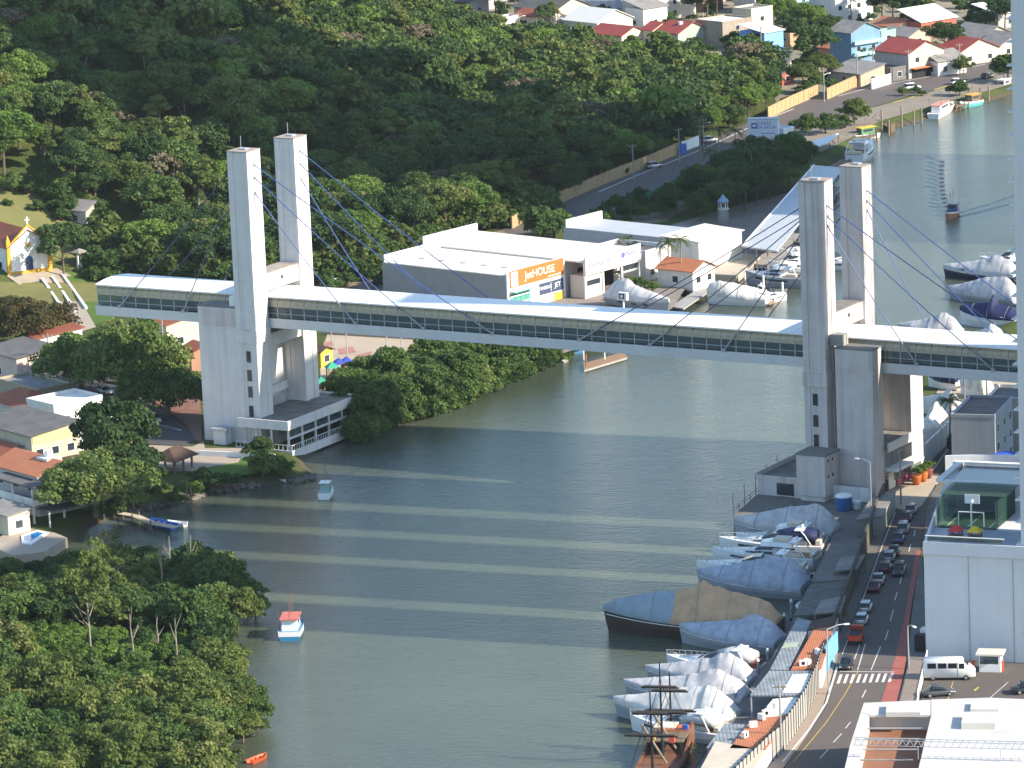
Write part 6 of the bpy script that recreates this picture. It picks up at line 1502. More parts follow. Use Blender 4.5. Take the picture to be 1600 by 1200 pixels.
def wh2(t):
    w_, d_, h = 36, 17, 7.2
    MB().box(-w_+.1, -.3, .3, d_-.3, h+.06, h+.1).build('roof_sheet', M_WHR, t)
    MB().box(-w_+.2, -w_+.5, 0.2, d_-.2, h+.1, h+1.6).build('back_parapet', C_WHITE, t)
    MB().box(-w_*.6, -w_*.6+.12, .3, d_-.3, h+.1, h+.16).build('roof_seam', C_CONC, t)
    MB().box(5.0, 5.3, 0, d_+.2, h-2.6, h+.9).build('sign_board', M_OFFW, t)
    text('MARINA VIP', 1.25, M_LETB, t, (5.33, 4.2, h-1.0), SROT); text('vip', 1.2, paint('letter_lilac', (.35,.25,.5), .6, .03), t, (5.33, 9.4, h-.4), SROT); text('ANASOL', 1.5, M_LETB, t, (5.33, 14.6, h-.5), SROT)
    MB().loft([[(5.31, 11.5+.5*math.cos(a), h-.5+.6*math.sin(a)) for a in np.linspace(0, 6.1, 12)], [(5.34, 11.5+.5*math.cos(a), h-.5+.6*math.sin(a)) for a in np.linspace(0, 6.1, 12)]]).build('logo', M_LETB, t)
    MB().box(.02, 5.0, 0, d_, h-.2, h+.05).build('porch_roof', M_WHR, t)
    for y in (.3, 5.8, 11.6, 17): MB().box(4.6, 4.95, y-.18, y+.18, -.2, h-.2).build('column', C_CLEAN, t)
    MB().box(.02, .06, 4, 15, 0, 5).build('opening', C_DARK, t)
    MB().box(2.5, 4.6, 12, 16.8, 2.9, 3.1).build('gallery', C_CONC, t); MB().box(4.55, 4.62, 12, 16.8, 3.1, 4.1).build('gallery_rail', C_CLEAN, t)
    for k in range(4): MB().box(4.7, 4.8, 12.3+k*1.15, 13.2+k*1.15, 3.4, 4.4).build('window', G_DARK, t)
    MB().box(1, 4.7, .5, 5.6, 0, 4.4).build('booth', M_OFFW, t); MB().box(4.71, 4.75, 1, 5, 2.4, 3.4).build('window', G_DARK, t)
q = W1.matrix_basis @ Vector((0, 17.35, 0)); qx = Q(q)
W2 = house('warehouse','pale-roofed open-fronted warehouse with the ANASOL sign beam',qx[0],qx[1],36,17,7.2,-40,(.60,.57,.50),'flat',M_WHR,wf=0,ws=0,parap=.0,extra=wh2,cat='warehouse')
def wh3(t):
    w_, d_, h = 25, 12, 5.6
    MB().box(-w_+.1, -.2, .2, d_-.2, h+.06, h+.1).build('roof_sheet', M_SHG, t)
    MB().box(-w_+.2, -w_+.5, 0.2, d_-.2, h+.1, h+1.8).build('back_parapet', C_WHITE, t)
    MB().box(.08, .4, -.2, d_+.2, h-2.2, h+.8).build('sign_board', C_CLEAN, t); MB().box(.41, .45, d_-3.6, d_, h-2, h+.75).build('sign_panel', paint('sign_blue', (.05,.12,.42), .6, .05), t)
    text('AMARRA', 1.3, paint('letter_cyan', (.12,.36,.55), .6, .03), t, (.44, d_*.38, h-.7), SROT)
    MB().box(-w_-.05, .03, -.08, -.01, h-2.6, h+.3).build('fascia', C_GREYM, t)
house('warehouse','grey flat-roofed boat shed with a blue panel on its sign, near the palms',1037,417,25,12,5.6,-40,(.24,.24,.23),'flat',M_SHG,wf=0,ws=0,parap=0,extra=wh3,cat='warehouse')
house('house','white two-storey marina office with flat roof beside the palms',1010,440,13,8,5.2,-40,(.72,.69,.64),'flat',M_FIBD,wf=1,ws=2,parap=.9)
house('shed','beige-roofed white shed with a long blank sunlit wall',1093,424,9,14,5.8,-40,(.74,.72,.66),'shed_x',M_WHR,rise=.5,wf=0,ws=0,cat='shed')
house('house','small riverside house with bright orange tiles and white walls',1083,452,8.5,7,3.4,-40,(.70,.68,.64),'gable_x',M_TILEO,rise=1.6,wf=1,ws=2)
tag(MB().prism(poly_px([(1098,425),(1150,395),(1188,398),(1150,430),(1110,428)], 1.9), .2, 1.9).build('dock_floor', paint('dock_beige', (.46,.40,.31), .9, .12, .3)), 'flat beige dock floor beside the orange-tiled house', 'dock')
tag(MB().prism(poly_px([(1040,478),(1058,472),(1108,440),(1112,452),(1068,482)], 1.2), .9, 1.2).build('boat_ramp', C_CONC), 'concrete ramp strip by the moored covered boat', 'ramp')
# long boat hangar roof on the water edge
t = thing('boat_hangar', 'long narrow grey metal hangar roof running up behind the right tower', 'hangar', (0, 0, 0))
hp = poly_px([(1160,384),(1214,392),(1318,262),(1272,258)], 5.0)
MB().prism(hp, 4.7, 5.0).build('roof', M_SHG, t)
c_ = (sum(p[0] for p in hp)/4, sum(p[1] for p in hp)/4)
for i in range(4):
    a, b = hp[i], hp[(i+1) % 4]
    n = 9 if i % 2 else 3
    for k in range(n): x = a[0]+(b[0]-a[0])*k/n; y = a[1]+(b[1]-a[1])*k/n; x += (c_[0]-x)*.05; y += (c_[1]-y)*.02; MB().box(x-.12, x+.12, y-.12, y+.12, 0, 4.7).build('post', C_GREYM, t)
MB().tube((hp[0][0], hp[0][1], 5.05), (hp[3][0], hp[3][1], 5.05), .18).build('ridge_edge', C_CLEAN, t)
MB().prism([(c_[0]+(x-c_[0])*.93, c_[1]+(y-c_[1])*.95) for x, y in hp], .6, 1.2).build('floor', C_CONC, t)
# small light tower
t = thing('lantern_tower', 'small blue-capped lantern tower near the grey sheds', 'tower', P(1131,352,LAND))
MB().loft([[(r_*math.cos(2*math.pi*k/12), r_*math.sin(2*math.pi*k/12), z) for k in range(12)] for r_, z in ((1.3, 0), (1.0, 3.2), (1.2, 3.3), (1.2, 3.6))]).build('body', C_GREYM, t, True)
for k in range(6): MB().tube((.9*math.cos(k*1.047), .9*math.sin(k*1.047), 3.6), (.9*math.cos(k*1.047), .9*math.sin(k*1.047), 4.8), .07, n=4).build('post', C_CLEAN, t)
MB().loft([[(r_*math.cos(2*math.pi*k/12), r_*math.sin(2*math.pi*k/12), z) for k in range(12)] for r_, z in ((1.2, 4.8), (1.0, 5.4), (.5, 5.8), (.06, 6.5))]).build('cap', paint('cap_blue', (.15,.28,.42), .4, .08), t, True)
palm(1046,434,7,'palm in front of the grey boat shed, second from the left',seed=11,fl=2.8); palm(1066,446,9,'tall palm beside the beige-roofed white shed',seed=12,fl=2.9); palm(980,420,6,'bushy palm on the left below the grey boat shed',seed=13,fl=2.8); palm(1000,424,5.5,'short palm between the bushy palm and the marina office',seed=14,fl=2.6)
for k, (x, y, s, kd, lab) in enumerate(((848,376,1.5,'bush1','bright bamboo-like clump behind the warehouses'),(1070,440,.6,'bush0','shrub beside the white shed wall'),(1000,452,.5,'bush1','banana clump left of the orange-tiled house'),(985,448,.5,'mang3','low hedge by the covered boat on land'),(1020,455,.45,'bush1','low plants right of the hedge'),(866,372,1.4,'mang3','second bright clump beside the bamboo-like one'),(905,400,.6,'bush2','dark shrub behind the pale-roofed warehouse'),(930,396,.6,'bush0','shrub left of the bushy palm'))):
    tpx(kd, x, y, s, lab, name='tree' if k == 0 else 'shrub', cat='tree' if k == 0 else 'shrub')
# boats here
covered_boat((1046,486),(955,470),4.4,1.6,PR_B,'white','boat under a white cover propped up ashore beside the sign post',C_HULLG,31,z=LAND+.7,extra=False)
t = thing('sign_post', 'white sign box on a post in front of the covered boat ashore', 'sign', P(975,498,LAND), math.radians(-40)); MB().box(-.12, .12, -.12, .12, -.2, 3.6).build('post', C_CLEAN, t); MB().box(-1.0, 1.0, -.3, .3, 3.6, 5.0).build('box', C_CLEAN, t); MB().box(-.8, .5, -.33, -.31, 3.8, 4.8).build('panel', M_NAVY, t); MB().tube((-.15, -.34, 4.3), (-.15, -.36, 4.3), .32, n=14).build('logo', M_LET, t)
covered_boat((1105,474),(1200,476),4.6,1.7,[(0,.8),(.2,1.6),(.5,2.2),(.8,2.4),(.95,1.6),(1,.2)],'white','white-covered cruiser moored in the basin behind the deck',C_HULLW,35)
open_yacht((1230,468),(1180,474),3.0,1.0,'small white open boat behind the white-covered cruiser')
open_yacht((1165,444),(1262,448),5.2,1.9,'large grey motor yacht with flybridge moored left of the right tower',C_HULLG,fly=True)
open_yacht((1200,425),(1275,420),4.4,1.6,'white motor yacht second in the row left of the right tower',fly=True)
open_yacht((1215,405),(1285,398),4.2,1.5,'white motor yacht farthest in the row by the hangar',fly=True)
open_yacht((1340,425),(1270,414),3.8,1.4,'white hull seen between the legs of the right tower')
for k, (x, y, h) in enumerate(((1063,460,3),(1074,462,3),(1090,452,3.2),(1098,446,3),(1164,436,2.5),(1193,450,2.5),(1197,478,3.2),(1223,465,3.0))):
    q = P(x, y, 0); tag(MB().tube((0, 0, -1.5), (0, 0, h), .2, n=6).build('mooring_pile', C_CLEAN if k > 3 else C_WOOD, None, loc=q), 'mooring pile in the small basin behind the deck', 'pile', 'mooring piles of the small basin')
# pontoons below the deck
t = thing('pontoon', 'wooden pontoon with pale edge planks under the footbridge', 'pontoon', (0, 0, 0)); pp = [P(913,578,.5), P(980,558,.5), P(975,550,.5), P(912,568,.5)]
MB().prism([(p.x, p.y) for p in pp], .1, .45).build('float', C_CONC, t)
n = 22
for k in range(n):
    f = lambda a, b, s: a+(b-a)*s
    a, b = f(pp[0], pp[1], (k+.06)/n), f(pp[0], pp[1], (k+.94)/n); c, d = f(pp[3], pp[2], (k+.94)/n), f(pp[3], pp[2], (k+.06)/n); MB().prism([(a.x, a.y), (b.x, b.y), (c.x, c.y), (d.x, d.y)], .46, .54).build('plank', C_TEAK, t)
for x, y in ((916,576),(912,562),(945,566),(975,556)): q = P(x, y, 0); MB().tube((q.x, q.y, -1), (q.x, q.y, 2.6), .12, n=6).build('pile', paint('rust_pile', (.4,.15,.10), .8, .2) if y > 570 else C_CLEAN, t)
t = thing('raft', 'small white slatted raft moored at the bank bushes', 'raft', P(870,562,.3), -.5)
for k in range(8): MB().box(-1.8+k*.45, -1.45+k*.45, -1.0, 1.0, 0, .2).build('slat', C_CLEAN, t)
MB().box(-1.9, 1.9, -.9, .9, -.3, -.02).build('float', C_CONC, t)
row_boat((914,549),(888,555),1.7,.6,paint('hull_sky', (.08,.25,.50), .5, .1),'long blue boat lying between raft and pontoon')
# right side boats beyond the right tower
covered_boat((1474,432),(1590,440),4.2,1.6,PR_B,'grey','dark-hulled yacht with grey deck cover near the right edge',C_HULLN,41)
open_yacht((1530,415),(1615,416),4.0,1.3,'white and blue yacht farthest of the group at the right edge')
covered_boat((1482,466),(1590,476),4.4,1.6,PR_A,'grey','grey-covered boat between the dark-hulled and navy-covered boats',C_HULLG,43)
covered_boat((1500,506),(1592,512),5.0,2.2,[(0,.6),(.1,1.6),(.35,2.4),(.42,4.2),(.48,2.2),(.8,1.2),(1,.2)],'navy','navy-covered yacht with a pointed top beside the deck at right',C_HULLW,45)
covered_boat((1404,524),(1500,530),4.2,1.5,PR_B,'grey','grey-covered boat showing just above the right deck roof',C_HULLG,47)
covered_boat((1500,545),(1570,548),4.0,1.6,PR_B,'white','white-covered boat just above the right deck roof',C_HULLW,48)
# boats stored in the sandy yard
for k, (b, s, c, lab) in enumerate((((1440,640),(1500,655),'white','white-covered boat ashore under the right deck, largest'),((1450,600),(1500,605),'navy','navy-covered boat ashore behind the white one'),((1500,612),(1545,618),'white','white-covered boat stored ashore near the palms'),((1442,690),(1470,665),'white','small white boat ashore right of the tower leg'))):
    covered_boat(b, s, 3.4, 1.4, PR_B, c, lab, C_HULLW, 60+k, z=LAND+.5, extra=False)
# ------------------------------------------------------------------ far bank: street, walls, village
far = [(780,352),(865,318),(930,292),(1000,262),(1100,222),(1190,182),(1250,158),(1310,140),(1380,127),(1440,115),(1520,98),(1640,72),(1640,100),(1560,118),(1480,135),(1420,150),(1360,168),(1290,192),(1225,215),(1170,238),(1080,275),(1000,308),(900,350),(800,372)]
sheet('road', far, LAND+.08, M_ASPHB)
strip('edge_line', [(935,300),(1000,272),(1100,232),(1190,190),(1240,170)], .35, LAND+.1, M_LINE); strip('edge_line', [(1310,150),(1370,134),(1440,122),(1540,100)], .35, LAND+.1, M_LINE)
for a, b in (((1395,160),(1412,156)),((1420,153),(1440,147)),((1460,140),(1485,133)),((1500,130),(1518,124)),((1535,120),(1556,115))): strip('yellow_line', [a, b], .7, LAND+.1, M_YEL)
M_OWALL = paint('ochre_wall', (.48,.33,.17), .9, .2, .4, .3)
def wallrun(pts, h, mat, label, name='boundary_wall', seg=3.0, z=LAND, jit=0):
    t = thing(name, label, 'wall', (0, 0, 0))
    for a, b in zip(pts[:-1], pts[1:]):
        a = P(*a, z); b = P(*b, z); L_ = (b-a).length; n = max(1, int(L_/seg)); an = math.atan2(b.y-a.y, b.x-a.x)
        for k in range(n): MB().box(.04, L_/n-.04, -.1, .1, -.3, h).build('panel', mat, t, loc=a+(b-a)*k/n, rotz=an); MB().box(-.12, .12, -.16, .16, -.3, h+.15).build('post', mat, t, loc=a+(b-a)*k/n, rotz=an)
    return t
wallrun([(800,358),(866,322),(940,290),(1010,262),(1062,240)], 2.6, M_OWALL, 'ochre panelled wall along the forest side of the far road')
wallrun([(1066,238),(1092,228)], 2.4, C_CLEAN, 'white wall with a blue gate at the end of the ochre wall')
tag(MB().box(-1.2, 1.2, -.08, .08, 0, 2.4).build('gate', paint('gate_blue', (.03,.12,.4), .5, .08), None, loc=P(1068,241,LAND), rotz=.9), 'blue sheet gate beside the white wall on the far road', 'gate')
wallrun([(1200,186),(1240,166),(1278,150)], 2.8, M_OWALL, 'sunlit ochre wall behind the billboard'); wallrun([(1292,156),(1332,138),(1362,128)], 2.8, M_OWALL, 'ochre wall with arched doorway on the far street')
wallrun([(1362,140),(1392,131)], 2.6, C_CLEAN, 'short white wall right of the arched ochre wall')
wallrun([(1010,322),(1050,300),(1095,275)], 2.6, paint('green_fence', (.05,.20,.10), .7, .15), 'green sheet fence on the river side of the far road', 'green_fence')
# billboard
t = thing('billboard', 'white billboard on a dark post reading CASAS DA AGUA', 'billboard', P(1194,240,LAND), math.radians(-8))
MB().tube((0, 0, -.2), (0, 0, 4.0), .35, n=8).build('post', C_DARK, t); MB().box(-3.4, 3.4, -1.2, 1.6, 3.95, 7.9).build('box', paint('billboard_white', (.62,.64,.68), .6, .06), t); MB().box(-3.5, 3.5, -1.3, 1.7, 7.9, 8.05).build('top', C_GREYM, t)
TR_ = (math.pi/2, 0, 0); MB().box(-2.6, -1.3, -1.24, -1.21, 5.9, 7.2).build('logo', M_LETB, t); MB().box(-2.3, -1.6, -1.26, -1.245, 6.3, 6.8).build('logo_mark', C_CLEAN, t)
text('CASAS', 1.05, M_LETB, t, (.35, -1.23, 7.05), TR_); text('DA AGUA', .95, M_LETB, t, (.75, -1.23, 6.15), TR_); MB().box(-.6, 2.6, -1.22, -1.21, 4.7, 4.85).build('text_line', M_LETB, t)
house('hut','white hut with flat dark roof below the billboard',1203,262,7,6,3.4,-40,(.66,.66,.66),'shed_y',M_FIBD,rise=.4,wf=0,ws=1,cat='hut')
house('hut','small white block right behind the billboard post',1225,232,4,4,4,-40,(.68,.70,.72),'flat',C_WHITE,wf=0,ws=0,cat='hut')
shed('flat grey canopy near the white yacht pier',[(1268,220),(1310,208),(1296,222),(1278,228)],4.0,C_WHITE,C_WOOD,posts=True,name='canopy',cat='canopy')
for x, y, k, lab in ((1108,222,WHT,'white car parked under trees beside the far road'),(1022,262,SIL,'grey car in the yard behind the ochre wall'),(1085,268,WIN,'wine-red car driving on the shaded far road'),(1496,131,WHT,'white car driving along the far street'),(1545,122,BLK,'dark car on the far street near the right edge'),(1425,140,WHT,'white van-like car parked by the shop')): carpx(x, y, 28, k, 'hatch' if 'van' not in lab else 'suv', lab, None, LAND+.1)
# trees by the far road
rg = random.Random(77); lab = 'dark tree or palm in the grove between the far road and the hangar'
gp = [pw(1048,338), pw(1078,318), pw(1115,298), pw(1180,268), pw(1228,268), pw(1240,290), pw(1200,315), pw(1150,335), pw(1100,345)]
for x, y in poisson(gp, 4.4, 4): tree(rg.choice(('mid4', 'mid1', 'bush1', 'mid0')), x, y, rg.uniform(.6, .9), lab, 'grove by the hangar', LAND)
for k, (x, y, h) in enumerate(((1125,282,11),(1110,300,9),(1175,300,9),(1150,275,10),(1215,285,7),(1225,300,6),(1190,275,8),(1095,255,10))): palm(x, y, h, 'palm rising from the dark grove by the hangar', group='palms of the grove', seed=70+k, fl=3.2, n=14)
for k, (x, y, s, kd, lab) in enumerate(((1260,212,1.0,'bush1','dark bush on the far bank right of the billboard'),(1290,208,1.0,'bush1','dark bush by the far river path'),(1320,200,.9,'bush0','bush on the far bank nearest the white yacht'),(1335,195,.8,'mang1','spiky bush above the fishing pier'),(1235,262,1.1,'mang0','round tree behind the white hut'),(1250,255,1.0,'bush1','bush at the hangar top end'),(1500,150,.9,'bush0','bush on the bank below the yellow road line'),(1575,128,1.1,'mang0','tree on the bank at the right edge'),(1440,150,.5,'bush2','small street tree on the far road'))):
    tpx(kd, x, y, s, lab, name='shrub', cat='shrub')
# far piers and boats
def pier(pts, label, n=6):
    t = thing('pier', label, 'pier', (0, 0, 0)); w_ = poly_px(pts, 1.1); MB().prism(w_, .85, 1.1).build('deck', C_WOOD, t)
    for i in range(len(w_)):
        a, b = w_[i], w_[(i+1) % len(w_)]
        for k in range(n): x = a[0]+(b[0]-a[0])*k/n; y = a[1]+(b[1]-a[1])*k/n; MB().tube((x, y, -1.5), (x, y, 1.9), .14, n=5).build('pile', C_WOOD, t)
pier([(1262,278),(1330,240),(1338,246),(1275,288)], 'rickety plank pier beside the white yacht')
pier([(1300,222),(1368,205),(1370,211),(1304,228)], 'dark plank pier above the white yacht')
pier([(1364,188),(1392,200),(1398,197),(1370,183)], 'short wooden ramp pier on the far mudbank'); pier([(1490,160),(1530,150),(1532,156),(1494,167)], 'small pier with canopy near the right edge')
open_yacht((1362,238),(1334,258),5.0,2.2,'tall white flybridge yacht moored at the far plank pier',fly=True)
fishing_boat((1492,168),(1458,186),3.2,1.0,C_HULLW,paint('roof_pink', (.6,.25,.2), .6, .1),C_CLEAN,'white fishing boat with pink roof at the far bank',1)
fishing_boat((1500,170),(1530,163),3.0,1.0,paint('hull_teal', (.12,.42,.42), .5, .1),paint('roof_amber', (.6,.33,.06), .6, .1),C_WOOD,'teal fishing boat with amber roof at the far bank',1)
fishing_boat((1553,146),(1578,138),2.6,.9,C_HULLN,C_CLEAN,C_CLEAN,'dark-hulled small boat at the far right bank',1)
fishing_boat((1320,222),(1370,214),2.8,.9,C_CLEAN,paint('roof_yellow', (.62,.45,.05), .6, .1),paint('cab_green', (.1,.25,.12), .6, .1),'yellow and green fishing boats rafted above the white yacht',1)
for k, (x, y) in enumerate(((1378,206),(1409,200),(1428,196),(1440,193),(1389,212),(1545,158),(1532,160),(1320,262))): tag(MB().tube((0, 0, -1.5), (0, 0, 5.2 if k < 2 else 3.6), .22, n=6).build('mooring_pile', M_BARKP, None, loc=P(x, y, 0)), 'tall wooden mooring pile off the far bank', 'pile', 'mooring piles of the far bank')
# ------------------------------------------------------------------ village on the far bank
sheet('village_ground', [(1215,175),(1205,120),(1000,92),(760,64),(640,20),(560,-60),(1000,-90),(1700,-110),(1700,70),(1520,95),(1380,122),(1290,150)], LAND+.04, paint('village_earth', (.27,.22,.16), .95, .3, .08, dirt=(.12,.13,.06)))
CRM = (.66,.58,.42); OFW = (.72,.70,.66); GRY = (.38,.37,.36)
def vx_tank(x, y, z, c=(.1,.2,.5)):
    def f(t): MB().tube((x, y, z), (x, y, z+1.1), .7, .6, 10).build('water_tank', C_CLEAN if c is None else paint('vtank_%.1f' % c[2], c, .5, .1), t)
    return f
def awn(t):
    MB().box(.02, 1.6, .5, 8, 2.5, 2.65).build('awning', paint('awning_orange', (.55,.16,.05), .7, .1), t); MB().box(.01, .06, 1, 7.5, 0, 2.4).build('shop_front', C_DARK, t)
def balc(t):
    for z in (2.9, 5.8): MB().box(.01, .9, .5, 9.5, z-.15, z+.75).build('balcony', paint('balcony_cyan', (.32,.55,.62), .7, .08), t)
V = [
 ('white cottage with a terracotta eave at the forest edge, far left of the village',772,54,4,9,3.8,-50,OFW,'flat',M_TILE,1,2,None),
 ('long low grey-walled shed right of the white cottage',836,60,9,3,3.0,-20,(.40,.40,.42),'flat',M_FIB,1,0,None),
 ('small house with a faded red roof behind the grey shed',838,45,8,7,3.2,-45,CRM,'gable_x',M_TILE,1,1,None),
 ('big house with a grey gable roof and cream gable wall',868,44,17,13,4.6,-50,(.60,.50,.40),'gable_x',M_FIBD,1,3,None),
 ('house with a wide white sheet roof and cream gable',934,62,13,13,4.4,-48,(.66,.60,.50),'gable_x',M_SHW,1,3,None),
 ('small shed with a teal gable beside the white sheet roof',893,54,6,6,3.2,-48,(.20,.30,.32),'gable_x',M_FIB,1,1,None),
 ('low white annex in front of the white sheet roof',905,68,9,6,2.6,-30,OFW,'flat',M_SHW,1,1,None),
 ('long red tiled house at the upper forest edge',972,78,12,9,3.6,-48,CRM,'gable_x',M_TILER,1,2,None),
 ('smaller red tiled house joined to the long red roof',1020,74,4,8,4.4,-48,CRM,'gable_x',M_TILER,1,2,None),
 ('grey-green gabled house with a bright red roof',1060,78,8,11,4.2,-48,(.36,.42,.36),'gable_x',M_TILER,1,2,vx_tank(-3,4,5.6,None)),
 ('tall white house behind the red roofs',1006,46,7,9,5.4,-48,OFW,'shed_x',M_FIB,1,1,None),
 ('large cream block behind the red roofs',1022,34,12,16,7.2,-48,(.62,.56,.46),'flat',M_FIB,1,1,None),
 ('brown-walled flat block between the red roof and the white canopy shed',1130,74,10,11,6.2,-48,(.34,.28,.22),'flat',M_SHW,0,1,None),
 ('cream upper block with roof terrace behind the brown-walled one',1175,58,7,8,7.0,-48,CRM,'flat',M_FIB,1,1,None),
 ('shed with white roof and sky-blue side wall',1195,82,9,7,5.0,-48,(.20,.40,.72),'shed_x',M_SHW,0,0,None),
 ('low house with a worn grey roof above the bright green trees',1168,98,8,7,2.8,-48,GRY,'hip',M_FIB,1,1,vx_tank(-6,2,3.0)),
 ('low dark-roofed white house with two small tanks',1215,110,9,5,3.0,-48,OFW,'shed_y',M_FIBD,1,1,vx_tank(-2,3,3.6,None)),
 ('orange brick wall house below the tall palms',1235,74,8,7,3.2,-48,(.50,.30,.16),'flat',M_FIB,0,1,None),
 ('big white block with small square windows near the top edge',1306,40,10,14,6.4,-50,OFW,'flat',M_FIB,1,4,vx_tank(-4,6,7.0,None)),
 ('three-storey blue house with cyan balconies and pale roof',1331,106,8,10,8.7,-52,(.17,.30,.42),'gable_x',M_FIB,0,2,balc),
 ('green-tinted house squeezed right of the blue house',1378,88,3,5,6.0,-52,(.30,.48,.40),'flat',M_FIB,0,1,None),
 ('large gabled house with a two-part red roof and orange shop awning',1420,124,12,12,6.2,-52,(.46,.42,.38),'gable_x',M_TILER,0,2,awn),
 ('low house with a grey roof and green eave right of the shop',1466,120,5,9,3.6,-56,OFW,'shed_x',M_FIB,1,2,None),
 ('wide dark red roofed house behind the street tree',1500,104,9,13,3.4,-56,(.50,.46,.40),'gable_x',M_TILER,1,2,None),
 ('broad tan fibre-roofed house near the right edge',1530,84,12,13,3.4,-54,(.40,.36,.30),'gable_x',M_FIB,1,2,None),
 ('second broad tan-roofed house beside the skyscraper edge',1562,92,8,12,3.2,-54,CRM,'gable_x',M_FIB,1,2,None),
 ('brick-red hall with a white roof strip near the top right',1440,62,8,13,4.4,-50,(.38,.12,.08),'shed_x',M_SHW,0,1,None),
 ('orange tiled house behind the big red roof',1402,62,9,8,3.2,-50,CRM,'gable_x',M_TILEO,1,1,None),
 ('tan roofed house left of the brick-red hall',1420,76,10,8,3.0,-50,(.48,.40,.30),'gable_x',M_FIB,1,1,None),
 ('dark-roofed house at the very top right',1560,46,9,9,4.0,-50,GRY,'shed_x',M_SHW,1,1,None),
 ('dark brown gabled house at the top edge among trees',1098,20,7,8,5.0,-48,(.14,.09,.07),'gable_x',M_TILEB,1,1,None),
 ('pale tower house at the top edge left of the white block',1180,22,8,9,7.5,-48,(.60,.57,.55),'flat',M_FIB,1,2,None),
 ('wide pale house at the top edge above the blue house',1245,14,8,16,6.0,-48,(.66,.64,.60),'flat',M_FIB,1,3,None),
 ('house with green awning at the top edge beside trees',1270,30,6,8,3.6,-48,(.10,.22,.20),'flat',M_FIBD,0,1,None),
 ('long blue-grey building at the top edge above the grey gable',962,28,20,8,4.4,-20,(.44,.48,.54),'flat',M_SHW,2,1,None),
 ('dark-roofed house at the top left end of the village',735,26,9,7,3.8,-48,(.34,.33,.35),'gable_x',M_FIBD,1,1,None),
 ('grey house peeking from the trees at the top left of the village',762,16,7,6,4.0,-48,GRY,'gable_x',M_TILE,1,1,None),
 ('small red-trimmed house left of the white cottage',742,48,6,5,2.8,-40,(.5,.2,.15),'flat',M_TILE,1,1,None),
 ('cream house with clutter left of the blue house',1300,92,5,4,2.6,-52,(.52,.22,.12),'gable_x',M_TILEO,0,1,None),
 ('beige courtyard house behind the arched ochre wall',1345,136,12,8,3.0,-52,(.46,.38,.28),'shed_y',M_FIB,1,1,None),
 ('low dark shed beside the arched ochre wall',1392,128,10,6,3.0,-52,(.16,.15,.15),'flat',M_FIBD,0,1,None),
 ('small turquoise and red shack at the grove edge',1222,134,5,4,3.0,-48,(.40,.10,.07),'shed_y',M_FIBD,0,1,None),
]
for lab, x, y, w_, d_, h, r, wc, rf, rm, nf, ns, ex in V:
    house('village_house', lab, x, y, w_, d_, h, r, wc, rf, rm, wf=nf, ws=ns, extra=ex, group='houses of the far village')
rg = random.Random(5); k = 0
for row, (y0, xs) in enumerate(((4, (790, 1010, 1060, 1130, 1330, 1400, 1450, 1500, 1545)), (-16, (820, 880, 930, 1000, 1070, 1140, 1210, 1280, 1350, 1420, 1490, 1550)))):
    for x in xs:
        y = y0-(x-1000)*.004; wc = rg.choice((OFW, CRM, GRY, (.5,.42,.36), (.62,.60,.58)))
        house('village_house', 'house cut off by the top edge of the picture', x+rg.uniform(-8, 8), y, rg.uniform(7, 11), rg.uniform(7, 11), rg.uniform(3, 6), -48, wc, rg.choice(('gable_x', 'flat', 'hip')), rg.choice((M_TILE, M_FIB, M_SHW, M_FIBD, M_TILER)), wf=1, ws=1, group='houses along the top edge')
sheet('mudbank', [(1228,216),(1290,193),(1360,169),(1480,136),(1640,98),(1640,116),(1520,148),(1470,161),(1420,176),(1375,189),(1345,207),(1310,225),(1268,244)], LAND+.03, paint('mud', (.25,.21,.165), .95, .3, .1, dirt=(.16,.14,.10)))
for x, y in poisson([pw(862,317), pw(930,289), pw(1000,259), pw(1062,235), pw(1092,223), pw(1150,197), pw(1196,178), pw(1205,150), pw(1155,172), pw(1090,201), pw(1050,220), pw(990,244), pw(920,277), pw(850,306)], 3.6, 6):
    tree(rg.choice(('mid0', 'mid1', 'mid5', 'bush1', 'tall1', 'mid4')), x, y, rg.uniform(.45, .75), 'small tree or bush in the strip between forest and far road wall', 'strip trees by the far road', LAND)
